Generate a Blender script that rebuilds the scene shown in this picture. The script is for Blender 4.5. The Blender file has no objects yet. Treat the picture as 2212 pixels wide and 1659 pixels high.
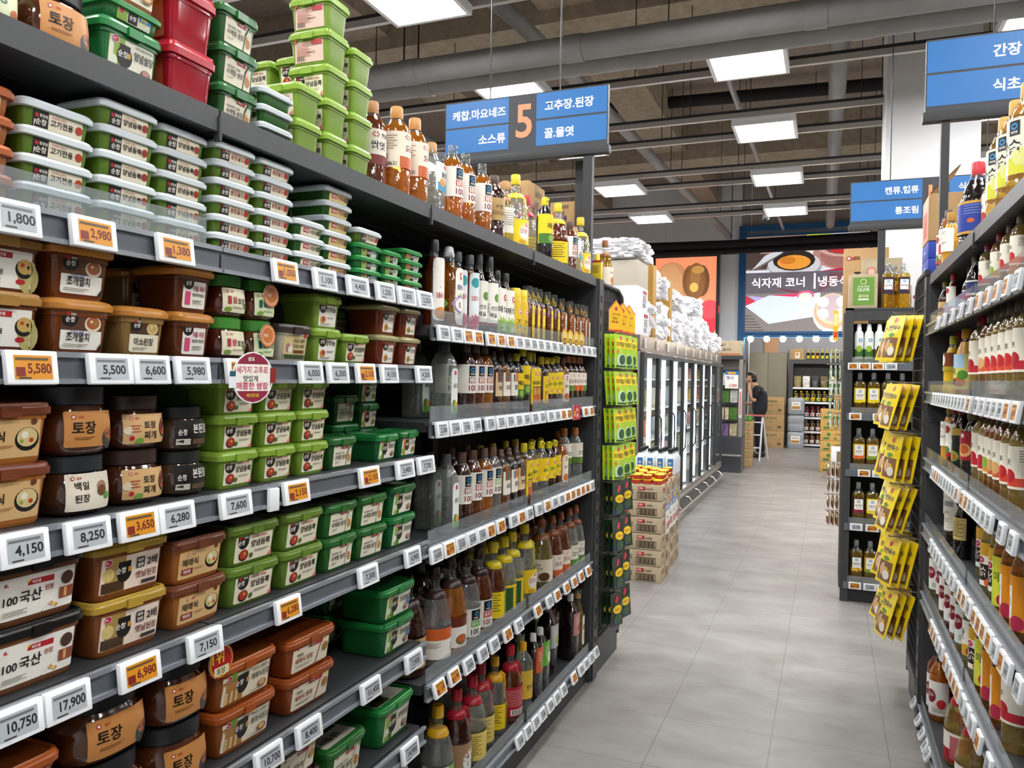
import bpy, bmesh, math, random
from mathutils import Vector, Matrix
random.seed(5)
S = bpy.context.scene
COL = S.collection
PI = math.pi
# ---------------------------------------------------------------- camera, world, exposure
EYE = 1.6
cam = bpy.data.cameras.new('camera')
cam.sensor_width = 36.0
cam.lens = 36.0 * 1698.88 / 2212.0
cam.clip_start = 0.05
cam.clip_end = 80
camo = bpy.data.objects.new('camera', cam)
COL.objects.link(camo)
yaw, pitch, roll = 0.383401, -0.0101958, 0.0173728
cyw, syw = math.cos(yaw), math.sin(yaw)
Fv = Vector((-syw, cyw, 0)); Rv = Vector((cyw, syw, 0)); Uv = Vector((0, 0, 1))
F2 = Fv * math.cos(pitch) + Uv * math.sin(pitch); U2 = Uv * math.cos(pitch) - Fv * math.sin(pitch)
R3 = Rv * math.cos(roll) + U2 * math.sin(roll); U3 = U2 * math.cos(roll) - Rv * math.sin(roll)
M3 = Matrix((R3, U3, -F2)).transposed()
camo.matrix_world = Matrix.Translation((0, 0, EYE)) @ M3.to_4x4()
S.camera = camo
S.view_settings.view_transform = 'Standard'
S.view_settings.look = 'None'
S.view_settings.gamma = 1.0
S.view_settings.use_curve_mapping = False
S.view_settings.exposure = 0.0
LAMP = 44.0                      # radiance of the ceiling panels
S.cycles.use_denoising = True
S.cycles.use_adaptive_sampling = True
S.cycles.adaptive_threshold = 0.04
S.cycles.max_bounces = 6
S.cycles.diffuse_bounces = 4
S.cycles.glossy_bounces = 3
S.cycles.transmission_bounces = 2
S.cycles.transparent_max_bounces = 10
S.cycles.sample_clamp_indirect = 6
w = bpy.data.worlds.new('world')
w.use_nodes = True
w.node_tree.nodes['Background'].inputs[0].default_value = (0.75, 0.85, 1, 1)
w.node_tree.nodes['Background'].inputs[1].default_value = 0.02
S.world = w

# ---------------------------------------------------------------- materials
def lin(h):
    h = h.lstrip('#')
    v = [int(h[i:i + 2], 16) / 255 for i in (0, 2, 4)]
    return tuple((c / 12.92 if c <= .04045 else ((c + .055) / 1.055) ** 2.4) for c in v) + (1,)
_M = {}
def nodes(name):
    m = bpy.data.materials.new(name)
    m.use_nodes = True
    return m, m.node_tree, m.node_tree.nodes['Principled BSDF']
def mat(name, col, rough=.5, metal=0, spec=.5, var=0, scale=30, bump=0, bscale=60, emit=0, coat=0):
    k = (name, col, rough, metal, var, bump, emit)
    if k in _M: return _M[k]
    m, t, p = nodes(name)
    p.inputs['Base Color'].default_value = lin(col)
    p.inputs['Roughness'].default_value = rough
    p.inputs['Metallic'].default_value = metal
    p.inputs['Specular IOR Level'].default_value = spec
    if coat: p.inputs['Coat Weight'].default_value = coat
    if emit:
        p.inputs['Emission Color'].default_value = lin(col)
        p.inputs['Emission Strength'].default_value = emit
    tc = None
    if var or bump:
        tc = t.nodes.new('ShaderNodeTexCoord')
    if var:
        n = t.nodes.new('ShaderNodeTexNoise'); n.inputs['Scale'].default_value = scale
        n.inputs['Detail'].default_value = 5
        t.links.new(tc.outputs['Object'], n.inputs['Vector'])
        r = t.nodes.new('ShaderNodeMapRange')
        r.inputs[1].default_value = .3; r.inputs[2].default_value = .7
        r.inputs[3].default_value = 1 - var; r.inputs[4].default_value = 1 + var
        t.links.new(n.outputs['Fac'], r.inputs[0])
        h = t.nodes.new('ShaderNodeHueSaturation'); h.inputs['Color'].default_value = lin(col)
        t.links.new(r.outputs[0], h.inputs['Value'])
        t.links.new(h.outputs[0], p.inputs['Base Color'])
    if bump:
        n = t.nodes.new('ShaderNodeTexNoise'); n.inputs['Scale'].default_value = bscale
        n.inputs['Detail'].default_value = 4
        t.links.new(tc.outputs['Object'], n.inputs['Vector'])
        b = t.nodes.new('ShaderNodeBump'); b.inputs['Strength'].default_value = bump
        b.inputs['Distance'].default_value = .01
        t.links.new(n.outputs['Fac'], b.inputs['Height'])
        t.links.new(b.outputs[0], p.inputs['Normal'])
    _M[k] = m
    return m
def liq(name, tint, body, opac, bump=.2, bs=60, rough=.09):
    """filled or empty plastic bottle: clear shell with a tinted look-through, some body colour and a gloss"""
    k = ('liq', name)
    if k in _M: return _M[k]
    m, t, p = nodes(name)
    N = t.nodes.new
    p.inputs['Base Color'].default_value = lin(body); p.inputs['Roughness'].default_value = .15
    tr = N('ShaderNodeBsdfTransparent'); tr.inputs[0].default_value = lin(tint)
    mx = N('ShaderNodeMixShader'); mx.inputs[0].default_value = opac
    t.links.new(tr.outputs[0], mx.inputs[1]); t.links.new(p.outputs[0], mx.inputs[2])
    gl = N('ShaderNodeBsdfGlossy'); gl.inputs['Roughness'].default_value = rough
    gl.inputs[0].default_value = (1, 1, 1, 1)
    lw = N('ShaderNodeLayerWeight'); lw.inputs['Blend'].default_value = .5
    pw = N('ShaderNodeMath'); pw.operation = 'POWER'; pw.inputs[1].default_value = 4
    t.links.new(lw.outputs['Facing'], pw.inputs[0])
    ad = N('ShaderNodeMath'); ad.operation = 'MULTIPLY_ADD'; ad.inputs[1].default_value = .55; ad.inputs[2].default_value = .06
    t.links.new(pw.outputs[0], ad.inputs[0])
    m2 = N('ShaderNodeMixShader')
    t.links.new(ad.outputs[0], m2.inputs[0])
    t.links.new(mx.outputs[0], m2.inputs[1]); t.links.new(gl.outputs[0], m2.inputs[2])
    if bump:
        tc = N('ShaderNodeTexCoord'); n = N('ShaderNodeTexVoronoi'); n.inputs['Scale'].default_value = bs
        t.links.new(tc.outputs['Object'], n.inputs['Vector'])
        b = N('ShaderNodeBump'); b.inputs['Strength'].default_value = bump; b.inputs['Distance'].default_value = .006
        t.links.new(n.outputs['Distance'], b.inputs['Height'])
        for q in (gl, p, lw): t.links.new(b.outputs[0], q.inputs['Normal'])
    t.links.new(m2.outputs[0], t.nodes['Material Output'].inputs[0])
    _M[k] = m
    return m
def glass(name, tint='#ffffff', refl=.06, haze=0):
    k = ('glass', name)
    if k in _M: return _M[k]
    m, t, p = nodes(name); N = t.nodes.new
    p.inputs['Base Color'].default_value = lin('#dfe4e6'); p.inputs['Roughness'].default_value = .3
    tr = N('ShaderNodeBsdfTransparent'); tr.inputs[0].default_value = lin(tint)
    mh = N('ShaderNodeMixShader'); mh.inputs[0].default_value = haze
    t.links.new(tr.outputs[0], mh.inputs[1]); t.links.new(p.outputs[0], mh.inputs[2])
    gl = N('ShaderNodeBsdfGlossy'); gl.inputs['Roughness'].default_value = .04
    lw = N('ShaderNodeLayerWeight'); lw.inputs['Blend'].default_value = .5
    pw = N('ShaderNodeMath'); pw.operation = 'POWER'; pw.inputs[1].default_value = 5
    t.links.new(lw.outputs['Facing'], pw.inputs[0])
    f = N('ShaderNodeMath'); f.operation = 'MULTIPLY_ADD'; f.inputs[1].default_value = .35; f.inputs[2].default_value = refl
    t.links.new(pw.outputs[0], f.inputs[0])
    m2 = N('ShaderNodeMixShader')
    t.links.new(f.outputs[0], m2.inputs[0]); t.links.new(mh.outputs[0], m2.inputs[1]); t.links.new(gl.outputs[0], m2.inputs[2])
    t.links.new(m2.outputs[0], t.nodes['Material Output'].inputs[0])
    _M[k] = m
    return m
def ink(h): return mat('print_' + h.lstrip('#'), h, .4)
def glow(h, e): return mat('backlit_print', h, .4, emit=e)
BLK = mat('black_metal', '#3a3b3d', .45, 0, .5, .06, 40)
DRK = mat('dark_metal', '#303133', .5, 0, .5, .06, 40)
GRY = mat('grey_rail', '#6b7077', .35, .3)
ALU = mat('clear_rail_edge', '#a4aab2', .25, .5)
WHT = mat('white_plastic', '#eef0f2', .4)
STEEL = mat('steel', '#b9b4ad', .28, .9, .5, .05, 12)
CARD = mat('cardboard', '#b8966a', .8, 0, .2, .07, 9)
CARD2 = mat('cardboard_pale', '#b9a88c', .8, 0, .2, .07, 9)
LIP = glass('clear_lip', '#eef2f4', haze=.12)
GLASS = glass('door_glass', '#f2f6f5', haze=.02)

# ---------------------------------------------------------------- mesh toolkit
class MB:
    def __init__(s): s.v = []; s.f = []; s.m = []; s.sm = []; s.mats = []
    def mi(s, m):
        if m not in s.mats: s.mats.append(m)
        return s.mats.index(m)
    def add(s, vs, fs, m, smooth=False):
        o = len(s.v); k = s.mi(m)
        s.v += [tuple(p) for p in vs]
        for f in fs:
            s.f.append(tuple(i + o for i in f)); s.m.append(k); s.sm.append(smooth)
        return s
    def box(s, x0, x1, y0, y1, z0, z1, m):
        if x0 > x1: x0, x1 = x1, x0
        if y0 > y1: y0, y1 = y1, y0
        v = [(x, y, z) for z in (z0, z1) for y in (y0, y1) for x in (x0, x1)]
        return s.add(v, [(0, 2, 3, 1), (4, 5, 7, 6), (0, 1, 5, 4), (2, 6, 7, 3), (0, 4, 6, 2), (1, 3, 7, 5)], m)
    def rbox(s, x0, x1, y0, y1, z0, z1, r, m):
        """box with bevelled edges"""
        c = Vector(((x0 + x1) / 2, (y0 + y1) / 2, (z0 + z1) / 2)); h = Vector((abs(x1 - x0) / 2, abs(y1 - y0) / 2, abs(z1 - z0) / 2))
        bm = bmesh.new(); bmesh.ops.create_cube(bm, size=2)
        for q in bm.verts: q.co = Vector((q.co[i] * h[i] for i in range(3))) + c
        bmesh.ops.bevel(bm, geom=bm.edges[:], offset=min(r, min(h) * .9), segments=2, profile=.6, affect='EDGES')
        bm.verts.index_update()
        s.add([q.co[:] for q in bm.verts], [[q.index for q in f.verts] for f in bm.faces], m, True); bm.free()
        return s
    def loft(s, rings, m, cap0=True, cap1=True, smooth=True, mats=None):
        n = len(rings[0]); o = len(s.v)
        for r in rings: s.v += [tuple(p) for p in r]
        for i in range(len(rings) - 1):
            k = s.mi(mats[i] if mats else m)
            for j in range(n):
                a = o + i * n + j; b = o + i * n + (j + 1) % n
                s.f.append((a, b, b + n, a + n)); s.m.append(k); s.sm.append(smooth)
        if cap0: s.f.append(tuple(o + j for j in reversed(range(n)))); s.m.append(s.mi(mats[0] if mats else m)); s.sm.append(False)
        if cap1:
            t = o + (len(rings) - 1) * n
            s.f.append(tuple(t + j for j in range(n))); s.m.append(s.mi(mats[-1] if mats else m)); s.sm.append(False)
        return s
    def lathe(s, prof, m, N=18, c=(0, 0, 0), n=2, mats=None, b=1.0):
        rings = [[(c[0] + x, c[1] + y * b, c[2] + z) for x, y in sup(r, r, n, N)] for z, r in prof]
        return s.loft(rings, m, mats=mats)
    def tube(s, pts, r, m, N=8, flat=1.0):
        pts = [Vector(p) for p in pts]; rings = []
        up = Vector((0, 0, 1))
        for i, p in enumerate(pts):
            d = (pts[min(i + 1, len(pts) - 1)] - pts[max(i - 1, 0)]).normalized()
            a = d.cross(up)
            if a.length < .1: a = d.cross(Vector((0, 1, 0)))
            a.normalize(); b = a.cross(d)
            rr = r[i] if isinstance(r, (list, tuple)) else r
            rings.append([p + a * math.cos(2 * PI * k / N) * rr * flat + b * math.sin(2 * PI * k / N) * rr for k in range(N)])
        return s.loft(rings, m)
    def ball(s, c, r, m, nu=12, nv=8, sc=(1, 1, 1)):
        rings = []
        for i in range(nv + 1):
            t = -PI / 2 + PI * i / nv; q = max(math.cos(t), .02)
            rings.append([(c[0] + r * sc[0] * q * math.cos(2 * PI * k / nu), c[1] + r * sc[1] * q * math.sin(2 * PI * k / nu), c[2] + r * sc[2] * math.sin(t)) for k in range(nu)])
        return s.loft(rings, m)
    def mesh(s, name):
        me = bpy.data.meshes.new(name)
        me.from_pydata(s.v, [], s.f)
        for m in s.mats: me.materials.append(m)
        me.polygons.foreach_set('material_index', s.m)
        me.polygons.foreach_set('use_smooth', s.sm)
        me.set_sharp_from_angle(angle=.75)
        me.update()
        return me
    def ob(s, name, parent=None, loc=None):
        return link(name, s.mesh(name), parent, loc)
def sup(a, b, n, N):
    out = []
    for k in range(N):
        t = 2 * PI * (k + .5) / N - PI / 2
        c, q = math.cos(t), math.sin(t)
        out.append((a * math.copysign(abs(c) ** (2 / n), c), b * math.copysign(abs(q) ** (2 / n), q)))
    return out
def link(name, me, parent=None, loc=None, rz=0):
    o = bpy.data.objects.new(name, me); COL.objects.link(o)
    if parent is not None: o.parent = parent
    if loc: o.location = loc
    if rz: o.rotation_euler = (0, 0, rz)
    return o
def empty(name, loc=(0, 0, 0), rz=0): return link(name, None, None, loc, rz)
def tag(o, label, cat, group=None, kind=None):
    o['label'] = label; o['category'] = cat
    if group: o['group'] = group
    if kind: o['kind'] = kind
    return o
def struct(o): o['kind'] = 'structure'; return o
ORD = 'first second third fourth fifth sixth seventh eighth ninth tenth eleventh twelfth thirteenth fourteenth fifteenth sixteenth seventeenth eighteenth nineteenth twentieth'.split() + ['twenty-' + q for q in 'first second third fourth fifth sixth seventh eighth ninth'.split()] + ['thirtieth'] + ['thirty-' + q for q in 'first second third fourth fifth sixth seventh eighth ninth'.split()]

# ---------------------------------------------------------------- lettering and printed labels
_ts = bpy.data.scenes.new('lettering')
_tcu = bpy.data.curves.new('lettering', 'FONT'); _tcu.resolution_u = 3
_tob = bpy.data.objects.new('lettering', _tcu); _ts.collection.objects.link(_tob)
_tc = {}
def glyphs(s, bold):
    k = (s, bold)
    if k not in _tc:
        _tcu.body = s; _tcu.offset = (.004, .018, .027)[bold]
        _ts.view_layers[0].update()
        dg = _ts.view_layers[0].depsgraph
        me = bpy.data.meshes.new_from_object(_tob.evaluated_get(dg))
        vs = [(q.co.x, q.co.y) for q in me.vertices]; fs = [tuple(p.vertices) for p in me.polygons]
        bpy.data.meshes.remove(me)
        if not vs: vs, fs = [(0, 0), (1, 0), (1, 1)], [(0, 1, 2)]
        x0 = min(q[0] for q in vs); y0 = min(q[1] for q in vs); x1 = max(q[0] for q in vs); y1 = max(q[1] for q in vs)
        _tc[k] = ([((a - x0) / (y1 - y0), (b - y0) / (y1 - y0)) for a, b in vs], fs, (x1 - x0) / (y1 - y0))
    return _tc[k]
K, W, C0 = '#17140f', '#f3efe4', '#efe6cc'
RD, DG, YL = '#b3202a', '#1f6b35', '#f2d21c'
def T(u, v, h, s, c=K, mw=None, b=1): return ('t', u, v, h, s, c, mw, b)
def Rc(u0, v0, u1, v1, c): return ('r', u0, v0, u1, v1, c)
def El(u, v, r, c, asp=1): return ('e', u, v, r, c, asp)
def Pg(pts, c): return ('p', pts, c)
def Bg(c, r=.06): return ('b', c, r)
def printed(mb, spec, lw, lh, fn, step=.02, emit=0, zstep=9):
    """print a label: lw x lh metres, fn(x, z, layer) places a point of the sheet on its carrier"""
    for i, e in enumerate(spec):
        ly = i * .00015
        k = e[0]
        if k == 'b':
            r = e[2] * min(lw, lh)
            nx = max(1, int(lw / step)); pts = []
            c = [(lw / 2 - r, r, -PI / 2), (lw / 2 - r, lh - r, 0), (-lw / 2 + r, lh - r, PI / 2), (-lw / 2 + r, r, PI)]
            xs = sorted(set([-lw / 2 + lw * q / nx for q in range(nx + 1)] + [-lw / 2 + r * .3, lw / 2 - r * .3, -lw / 2 + r, lw / 2 - r]))
            def hh(x):
                d = abs(x) - (lw / 2 - r)
                return 0 if d <= 0 else r - math.sqrt(max(0, r * r - d * d))
            nz = max(1, int(lh / zstep)); m_ = nz + 1
            vs = [(x, hh(x) + (lh - 2 * hh(x)) * p / nz) for x in xs for p in range(m_)]
            fs = [(q * m_ + p, (q + 1) * m_ + p, (q + 1) * m_ + p + 1, q * m_ + p + 1) for q in range(len(xs) - 1) for p in range(nz)]; col = e[1]
        elif k == 'r':
            x0, x1 = (e[1] - .5) * lw, (e[3] - .5) * lw; z0, z1 = e[2] * lh, e[4] * lh
            nx = max(1, int((x1 - x0) / step)); nz = max(1, int((z1 - z0) / zstep)); m_ = nz + 1
            vs = [(x0 + (x1 - x0) * q / nx, z0 + (z1 - z0) * p / nz) for q in range(nx + 1) for p in range(m_)]
            fs = [(q * m_ + p, (q + 1) * m_ + p, (q + 1) * m_ + p + 1, q * m_ + p + 1) for q in range(nx) for p in range(nz)]; col = e[5]
        elif k == 'e':
            cx, cz, r = (e[1] - .5) * lw, e[2] * lh, e[3] * lh
            nr = 1 if step > .015 else max(1, int(r * e[5] / .006)); nr = min(nr, 4)
            vs = [(cx, cz)] + [(cx + r * e[5] * p / nr * math.cos(2 * PI * q / 16), cz + r * p / nr * math.sin(2 * PI * q / 16)) for p in range(1, nr + 1) for q in range(16)]
            fs = [(0, q + 1, (q + 1) % 16 + 1) for q in range(16)]; col = e[4]
            for p in range(nr - 1): fs += [(1 + p * 16 + q, 17 + p * 16 + q, 17 + p * 16 + (q + 1) % 16, 1 + p * 16 + (q + 1) % 16) for q in range(16)]
        elif k == 'p':
            vs = [((a - .5) * lw, b * lh) for a, b in e[1]]; fs = [tuple(range(len(vs)))]; col = e[2]
        else:
            g, fs, wd = glyphs(e[4], e[7]); h = e[3] * lh; sx = h
            if e[6] and wd * h > e[6] * lw: sx = e[6] * lw / wd
            vs = [((e[1] - .5) * lw + a * sx, e[2] * lh + b * h) for a, b in g]; col = e[5]
        mb.add([fn(a, b, ly) for a, b in vs], fs, glow(col, emit) if emit else ink(col), False)
    return mb
def flat(y=0, off=.0006):
    return lambda x, z, l: (x, y - off - l, z)
def wrap(R, z0, off=.0006, n=2, b=1.0):
    if n == 2: return lambda x, z, l: ((R + off + l) * math.sin(x / R), -(R + off + l) * math.cos(x / R), z0 + z)
    def f(x, z, l):
        q = min(abs(x) / R, .999)
        return (x, -R * b * (1 - q ** n) ** (1 / n) - off - l, z0 + z)
    return f
# brand-like marks as they stand on the packs
def sunchang(u, v, s):
    return [El(u, v, s, K, 1.0), Rc(u - s * .55, v, u + s * .55, v + s, K), El(u - s * .3, v + s * .45, s * .22, RD), T(u - s * .02, v + s * .3, s * .28, '청정원', W, s * .55), T(u - s * .55, v - s * .45, s * .62, '순창', W, s * 1.1)]
def onggi(u, v, s):
    return [El(u, v, s, K, .85), Rc(u - s * .38, v + s * .55, u + s * .38, v + s * 1.05, K), T(u - s * .5, v - s * .1, s * .6, '순창', W, s * .8), Rc(u + s * .22, v - s * .05, u + s * .42, v + s * .45, '#c79a45')]
def haepyo(u, v, s): return [El(u, v, s, W, 1.15), El(u, v, s * .86, '#c01f55', 1.2), T(u - s * .5, v - s * .28, s * .56, '해표', W, s * 1.0)]
def haechan(u, v, s): return [Pg([(u, v), (u + s * 1.9, v - .01), (u + s * 1.9, v + s * .75), (u, v + s * .75)], RD), Pg([(u, v + s * .3), (u + s * .25, v + s * .75), (u, v + s * .75)], YL), T(u + s * .28, v + s * .14, s * .46, '해찬들', W, s * 1.5)]
def cjm(u, v, s): return [El(u, v, s, '#d23a35'), El(u + s * .7, v - s * .5, s * .7, '#e0a030'), El(u + s * .1, v + s * .9, s * .6, '#2a5ca8')]
def sampyo(u, v, s, c='#b3342a'): return [El(u, v, s, c), El(u, v, s * .55, W), T(u + s * 1.3, v - s * .7, s * 1.4, '샘표', c if c != RD else K)]
def blue_ring(u, v, s, bg=K): return [Rc(u - s * .8, v - s * 1.5, u + s * .8, v + s * 1.1, bg), El(u, v + .1 * s, s * .6, '#2f8fd0'), El(u, v + .1 * s, s * .3, bg), T(u - s * .5, v - s * 1.2, s * .5, '청정원', W, s * 1.0)]
def flower(u, v, s): return [El(u + s * math.cos(k * PI / 3), v + s * math.sin(k * PI / 3), s * .42, '#c0392f') for k in range(6)] + [El(u, v, s * .4, W)]
def ottugi(u, v, s): return [El(u, v, s, W), El(u, v, s * .85, '#cf3a4a'), El(u, v + s * .1, s * .45, '#f3c9b0')]
def lines(u, v, wd, n, c='#8a8377', h=.018, gap=.045): return [Rc(u, v - k * gap, u + wd * (1 - .18 * (k % 2)), v - k * gap + h, c) for k in range(n)]
def barcode(u, v, wd, h): return [Rc(u + wd * q / 12, v, u + wd * (q + .35 + .3 * (q % 3 == 0)) / 12, v + h, K) for q in range(12)]
# ---------------------------------------------------------------- product kinds
class Kind:
    def __init__(s, name, desc, cat): s.name, s.desc, s.cat, s.parts, s.H, s.nest = name, desc, cat, [], 0, False
    def part(s, name, mb, under=None, label=None):
        s.parts.append((name, mb.mesh(name), under, label)); return s
def place(kd, loc, rz=0, label=None, group=None, desc=None):
    r = empty(kd.name, loc, rz)
    tag(r, label or kd.desc, kd.cat, group)
    made = []
    for nm, me, un, lb in kd.parts:
        o = link(nm, me, made[un] if un is not None else r)
        if lb: o['label'] = lb
        made.append(o)
    return r
TK = {}
WADJ = {'ol': (.113, .1), 'gr': (.126, .12), 'fg': (.12, .11), 'fy': (.118, .11), 'olb': (.113, .088), 'olF': (.113, .088), 'red': (.118, .112), 'sa': (.108, .11), 'fs': (.108, .1), 'fp': (.088, .1), 'jg': (.112, .12), 'mi': (.1, .11), 'jd': (.096, .11), 'crm': (.115, .12), 'ck': (.106, .11), 'gj': (.105, .11), 'jaeL': (.14, .13), 'jaeM': (.14, .13), 'olL': (.152, .15), 'saL': (.134, .14), 'fb': (.118, .11), 'go': (.1, .1), 'fd': (.112, .11), 'fm': (.112, .11), 'grS': (.113, .11), 'fn': (.116, .11), 'bt': (.12, .11)}
def tub(key, name, desc, w, d, H, bc, lc, spec, lw, lh, lz, lid='rim', n=9, taper=.88, top=None, side=None, rough=.3, lidh=.016):
    if key in WADJ: w_, d = WADJ[key]; lw *= w_ / w; w = w_
    a, b = w / 2, d / 2; kd = Kind(name, desc, 'food tub'); kd.H = H
    bm_ = mat('tub_plastic', bc, rough, 0, .5, .03, 8); lm_ = mat('lid_plastic', lc, .14 if lid == 'clear' else .28, 0, .5, .03, 8)
    hb = H - lidh
    def ring(z, s, e=0): return [(x, y, z) for x, y in sup(a * s + e, b * s + e, n, 36)]
    def sc(z): return taper + (1 - taper) * min(1, z / hb)
    mb = MB()
    mb.loft([ring(0, taper * .95), ring(.003, taper * .985), ring(.008, sc(.008)), ring(hb * .5, sc(hb * .5)), ring(hb * .86, sc(hb * .86)), ring(hb * .87, sc(hb * .86), .0018), ring(hb, 1, .0018), ring(hb + .004, 1, .0)], bm_)
    kd.part('tub_body', mb)
    lb = MB()
    if lid == 'dome':
        lb.loft([ring(hb, 1, .003), ring(hb + .002, 1, .007), ring(hb + lidh * .5, 1, .008), ring(hb + lidh * .85, 1, .003), ring(H, 1, -.006)], lm_)
    else:
        lb.loft([ring(hb - .004, 1, .003), ring(hb - .003, 1, .0055), ring(hb + lidh * .45, 1, .006), ring(hb + lidh * .55, 1, .004), ring(H - .002, 1, .003), ring(H, 1, 0), ring(H - .001, 1, -.003), ring(H - .004, 1, -.0035)], lm_)
        if lid == 'rim':
            lb.box(-.016, .016, -b - .0095, -b - .003, hb - .006, hb + lidh * .6, lm_)
    kd.part('lid', lb)
    if top:
        tm = MB(); printed(tm, top, w * .84, d * .74, lambda x, z, l: (x, z - d * .37, H - .0037 + l)); kd.part('lid_label', tm, 1)
    def face(hw, hd):
        def f(x, z, l):
            zz = lz + z; s = sc(zz); q = min(abs(x) / (hw * s), .98)
            return (x, -hd * s * (1 - q ** n) ** (1 / n) - .0007 - l, zz)
        return f
    if spec:
        sm = MB(); printed(sm, spec, lw, lh, face(a, b), .009); kd.part('printed_label', sm, 0)
    if side:
        sm = MB(); g = face(b, a)
        def fs(x, z, l): q = g(x, z, l); return (q[1], -q[0], q[2])
        printed(sm, side, d * .6, H * .62, fs); kd.part('side_label', sm, 0)
    kd.nest = lid != 'dome'
    TK[key] = kd
    return kd
def jar(key, name, desc, R, H, bc, lc, spec, lw, lh, lz, n=2.8, lidf=.27, wrinkle=1):
    kd = Kind(name, desc, 'food jar'); kd.H = H; hb = H * (1 - lidf); rl = R * .86
    bm_ = mat('jar_paste', bc, .12, 0, .6, .12, 60, coat=.5); lm_ = mat('jar_lid', lc, .42, 0, .5, .05, 30)
    mb = MB(); P = [(0, .72), (.004, .82), (hb * .12, .93), (hb * .35, 1), (hb * .6, .985), (hb * .8, .93), (hb * .93, .84), (hb, .8)]
    mb.lathe([(z, r * R) for z, r in P], bm_, 32, n=n); kd.part('jar_body', mb)
    lb = MB(); pr = [(hb - .001, rl * .97)]; m = 9
    for q in range(m + 1): pr.append((hb + (H - hb - .002) * q / m, rl * (1 + (.012 if q % 2 else -.006) * wrinkle)))
    pr += [(H, rl * .95), (H, rl * .9), (H - .002, rl * .86)]
    lb.lathe(pr, lm_, 32, n=n - .2); kd.part('lid', lb)
    sm = MB()
    def f(x, z, l):
        zz = lz + z; t = zz / hb; s = 1 - .16 * max(0, t - .6) - .22 * max(0, .3 - t)
        q = min(abs(x) / (R * s), .985)
        return (x, -R * s * (1 - q ** n) ** (1 / n) - .0015 - l, zz)
    printed(sm, spec, lw, lh, f, .012, 0, .008); kd.part('printed_label', sm, 0)
    TK[key] = kd
    return kd
def lab_flat(txt, tc, dot, brand='s'):
    sp = [Bg(C0, .1)]
    if brand == 's': sp += [Rc(0, .02, .3, 1, K), El(.07, .7, .13, RD), T(.12, .62, .2, '청정원', W, .16), T(.05, .16, .38, '순창', W, .22)]
    elif brand == 'h': sp += [El(.05, .8, .1, RD), Rc(.12, .3, .42, .75, RD), T(.16, .38, .28, '해찬들', W, .24)]
    else: sp += [Rc(0, 0, .3, 1, '#8fb04a'), El(.12, .7, .2, '#c01f55'), Rc(.32, .05, .6, .95, K), T(.36, .3, .36, '순창', W, .2), Rc(.62, .05, .98, .95, '#dfe4d4')]
    u = {'s': .34, 'h': .45, 'g': .64}[brand]
    sp += [T(u, .28, .4, txt, tc, .8 - u + .06), T(u + .02, .74, .14, '고소하고 맛있는', '#b5453f', .3)]
    if dot: sp += [El(.92, .5, .26, dot)]
    return sp
def bowl(u, v, s, soup, rim=K): return [El(u, v, s, rim, 1.2), El(u, v + s * .12, s * .78, soup, 1.2), El(u - s * .2, v + s * .3, s * .2, '#e9d9a8'), El(u + s * .3, v + s * .1, s * .18, '#7ea23c')]
ydlab = [Bg(C0, .05)] + sunchang(.2, .68, .26) + [T(.42, .72, .1, '고소하고 맛있는', '#b5453f', .5), T(.4, .42, .24, '양념듬뿍', K, .57)] + [El(.22, .22, .19, K, 1.15), El(.22, .24, .16, '#b33a22', 1.15), El(.24, .27, .05, '#d9a441'), El(.42, .16, .09, '#4d6b2c')] + lines(.5, .3, .4, 2) + [Pg([(1, 0), (1, .2), (.86, 0)], '#e77f86')]
bktop = [Bg('#d8d3c4', .06), Rc(.05, .1, .3, .9, K), T(.36, .4, .25, '양념듬뿍', K, .5)]
yd2 = [Bg('#efe0c8', .04), Rc(0, 0, 1, .9, '#e9c9b8')] + lines(.06, .82, .5, 9, '#c98f80', .03, .07) + [Rc(.6, .72, .96, .92, '#c5494f'), T(.45, .38, .07, '2027.06.03', K, .35)] + barcode(.08, .06, .3, .2) + [Pg([(0, 1), (0, .78), (.12, 1)], '#c5494f')]
tub('ol', 'ssamjang_tub', 'olive green ssamjang tub', .12, .125, .079, '#6f8f2c', '#86a83a', ydlab, .088, .058, .008)
tub('olb', 'ssamjang_tub', 'olive tub turned back label out', .12, .125, .086, '#7d9c35', '#8fb140', yd2, .088, .056, .01)
tub('olF', 'ssamjang_tub', 'olive tub turned sideways', .12, .125, .086, '#7d9c35', '#8fb140', ydlab, .088, .056, .01)
tub('olL', 'ssamjang_tub', 'large olive green ssamjang tub', .165, .16, .09, '#5f7f2a', '#67852f', ydlab, .125, .066, .008, top=bktop)
jae = [Bg('#d9b27a', .05), El(.8, .45, .3, K, 1.1), El(.8, .5, .24, '#d9c48a', 1.15), El(.76, .56, .09, '#f1ead2'), El(.86, .42, .06, '#c03a22'), El(.72, .4, .05, '#8fa84a')] + sampyo(.2, .8, .06) + [T(.06, .42, .26, '재래식', K, .52), Rc(.06, .14, .32, .34, '#8f2a2a'), T(.09, .18, .12, '옛된장', W, .2), El(.88, .9, .08, '#6b3a22')] + lines(.36, .3, .24, 2, '#9a6a3c')
tub('jaeL', 'doenjang_tub', 'caramel doenjang tub with chestnut lid', .17, .14, .098, '#a8672a', '#7a3f28', jae, .135, .062, .012, lid='rim')
tub('jaeM', 'doenjang_tub', 'caramel doenjang tub with chestnut lid', .165, .14, .09, '#9c5c28', '#74402a', jae, .13, .058, .01, top=[Bg('#3a2a1c', .06), Rc(.1, .3, .8, .7, '#cfc2a8')])
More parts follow.
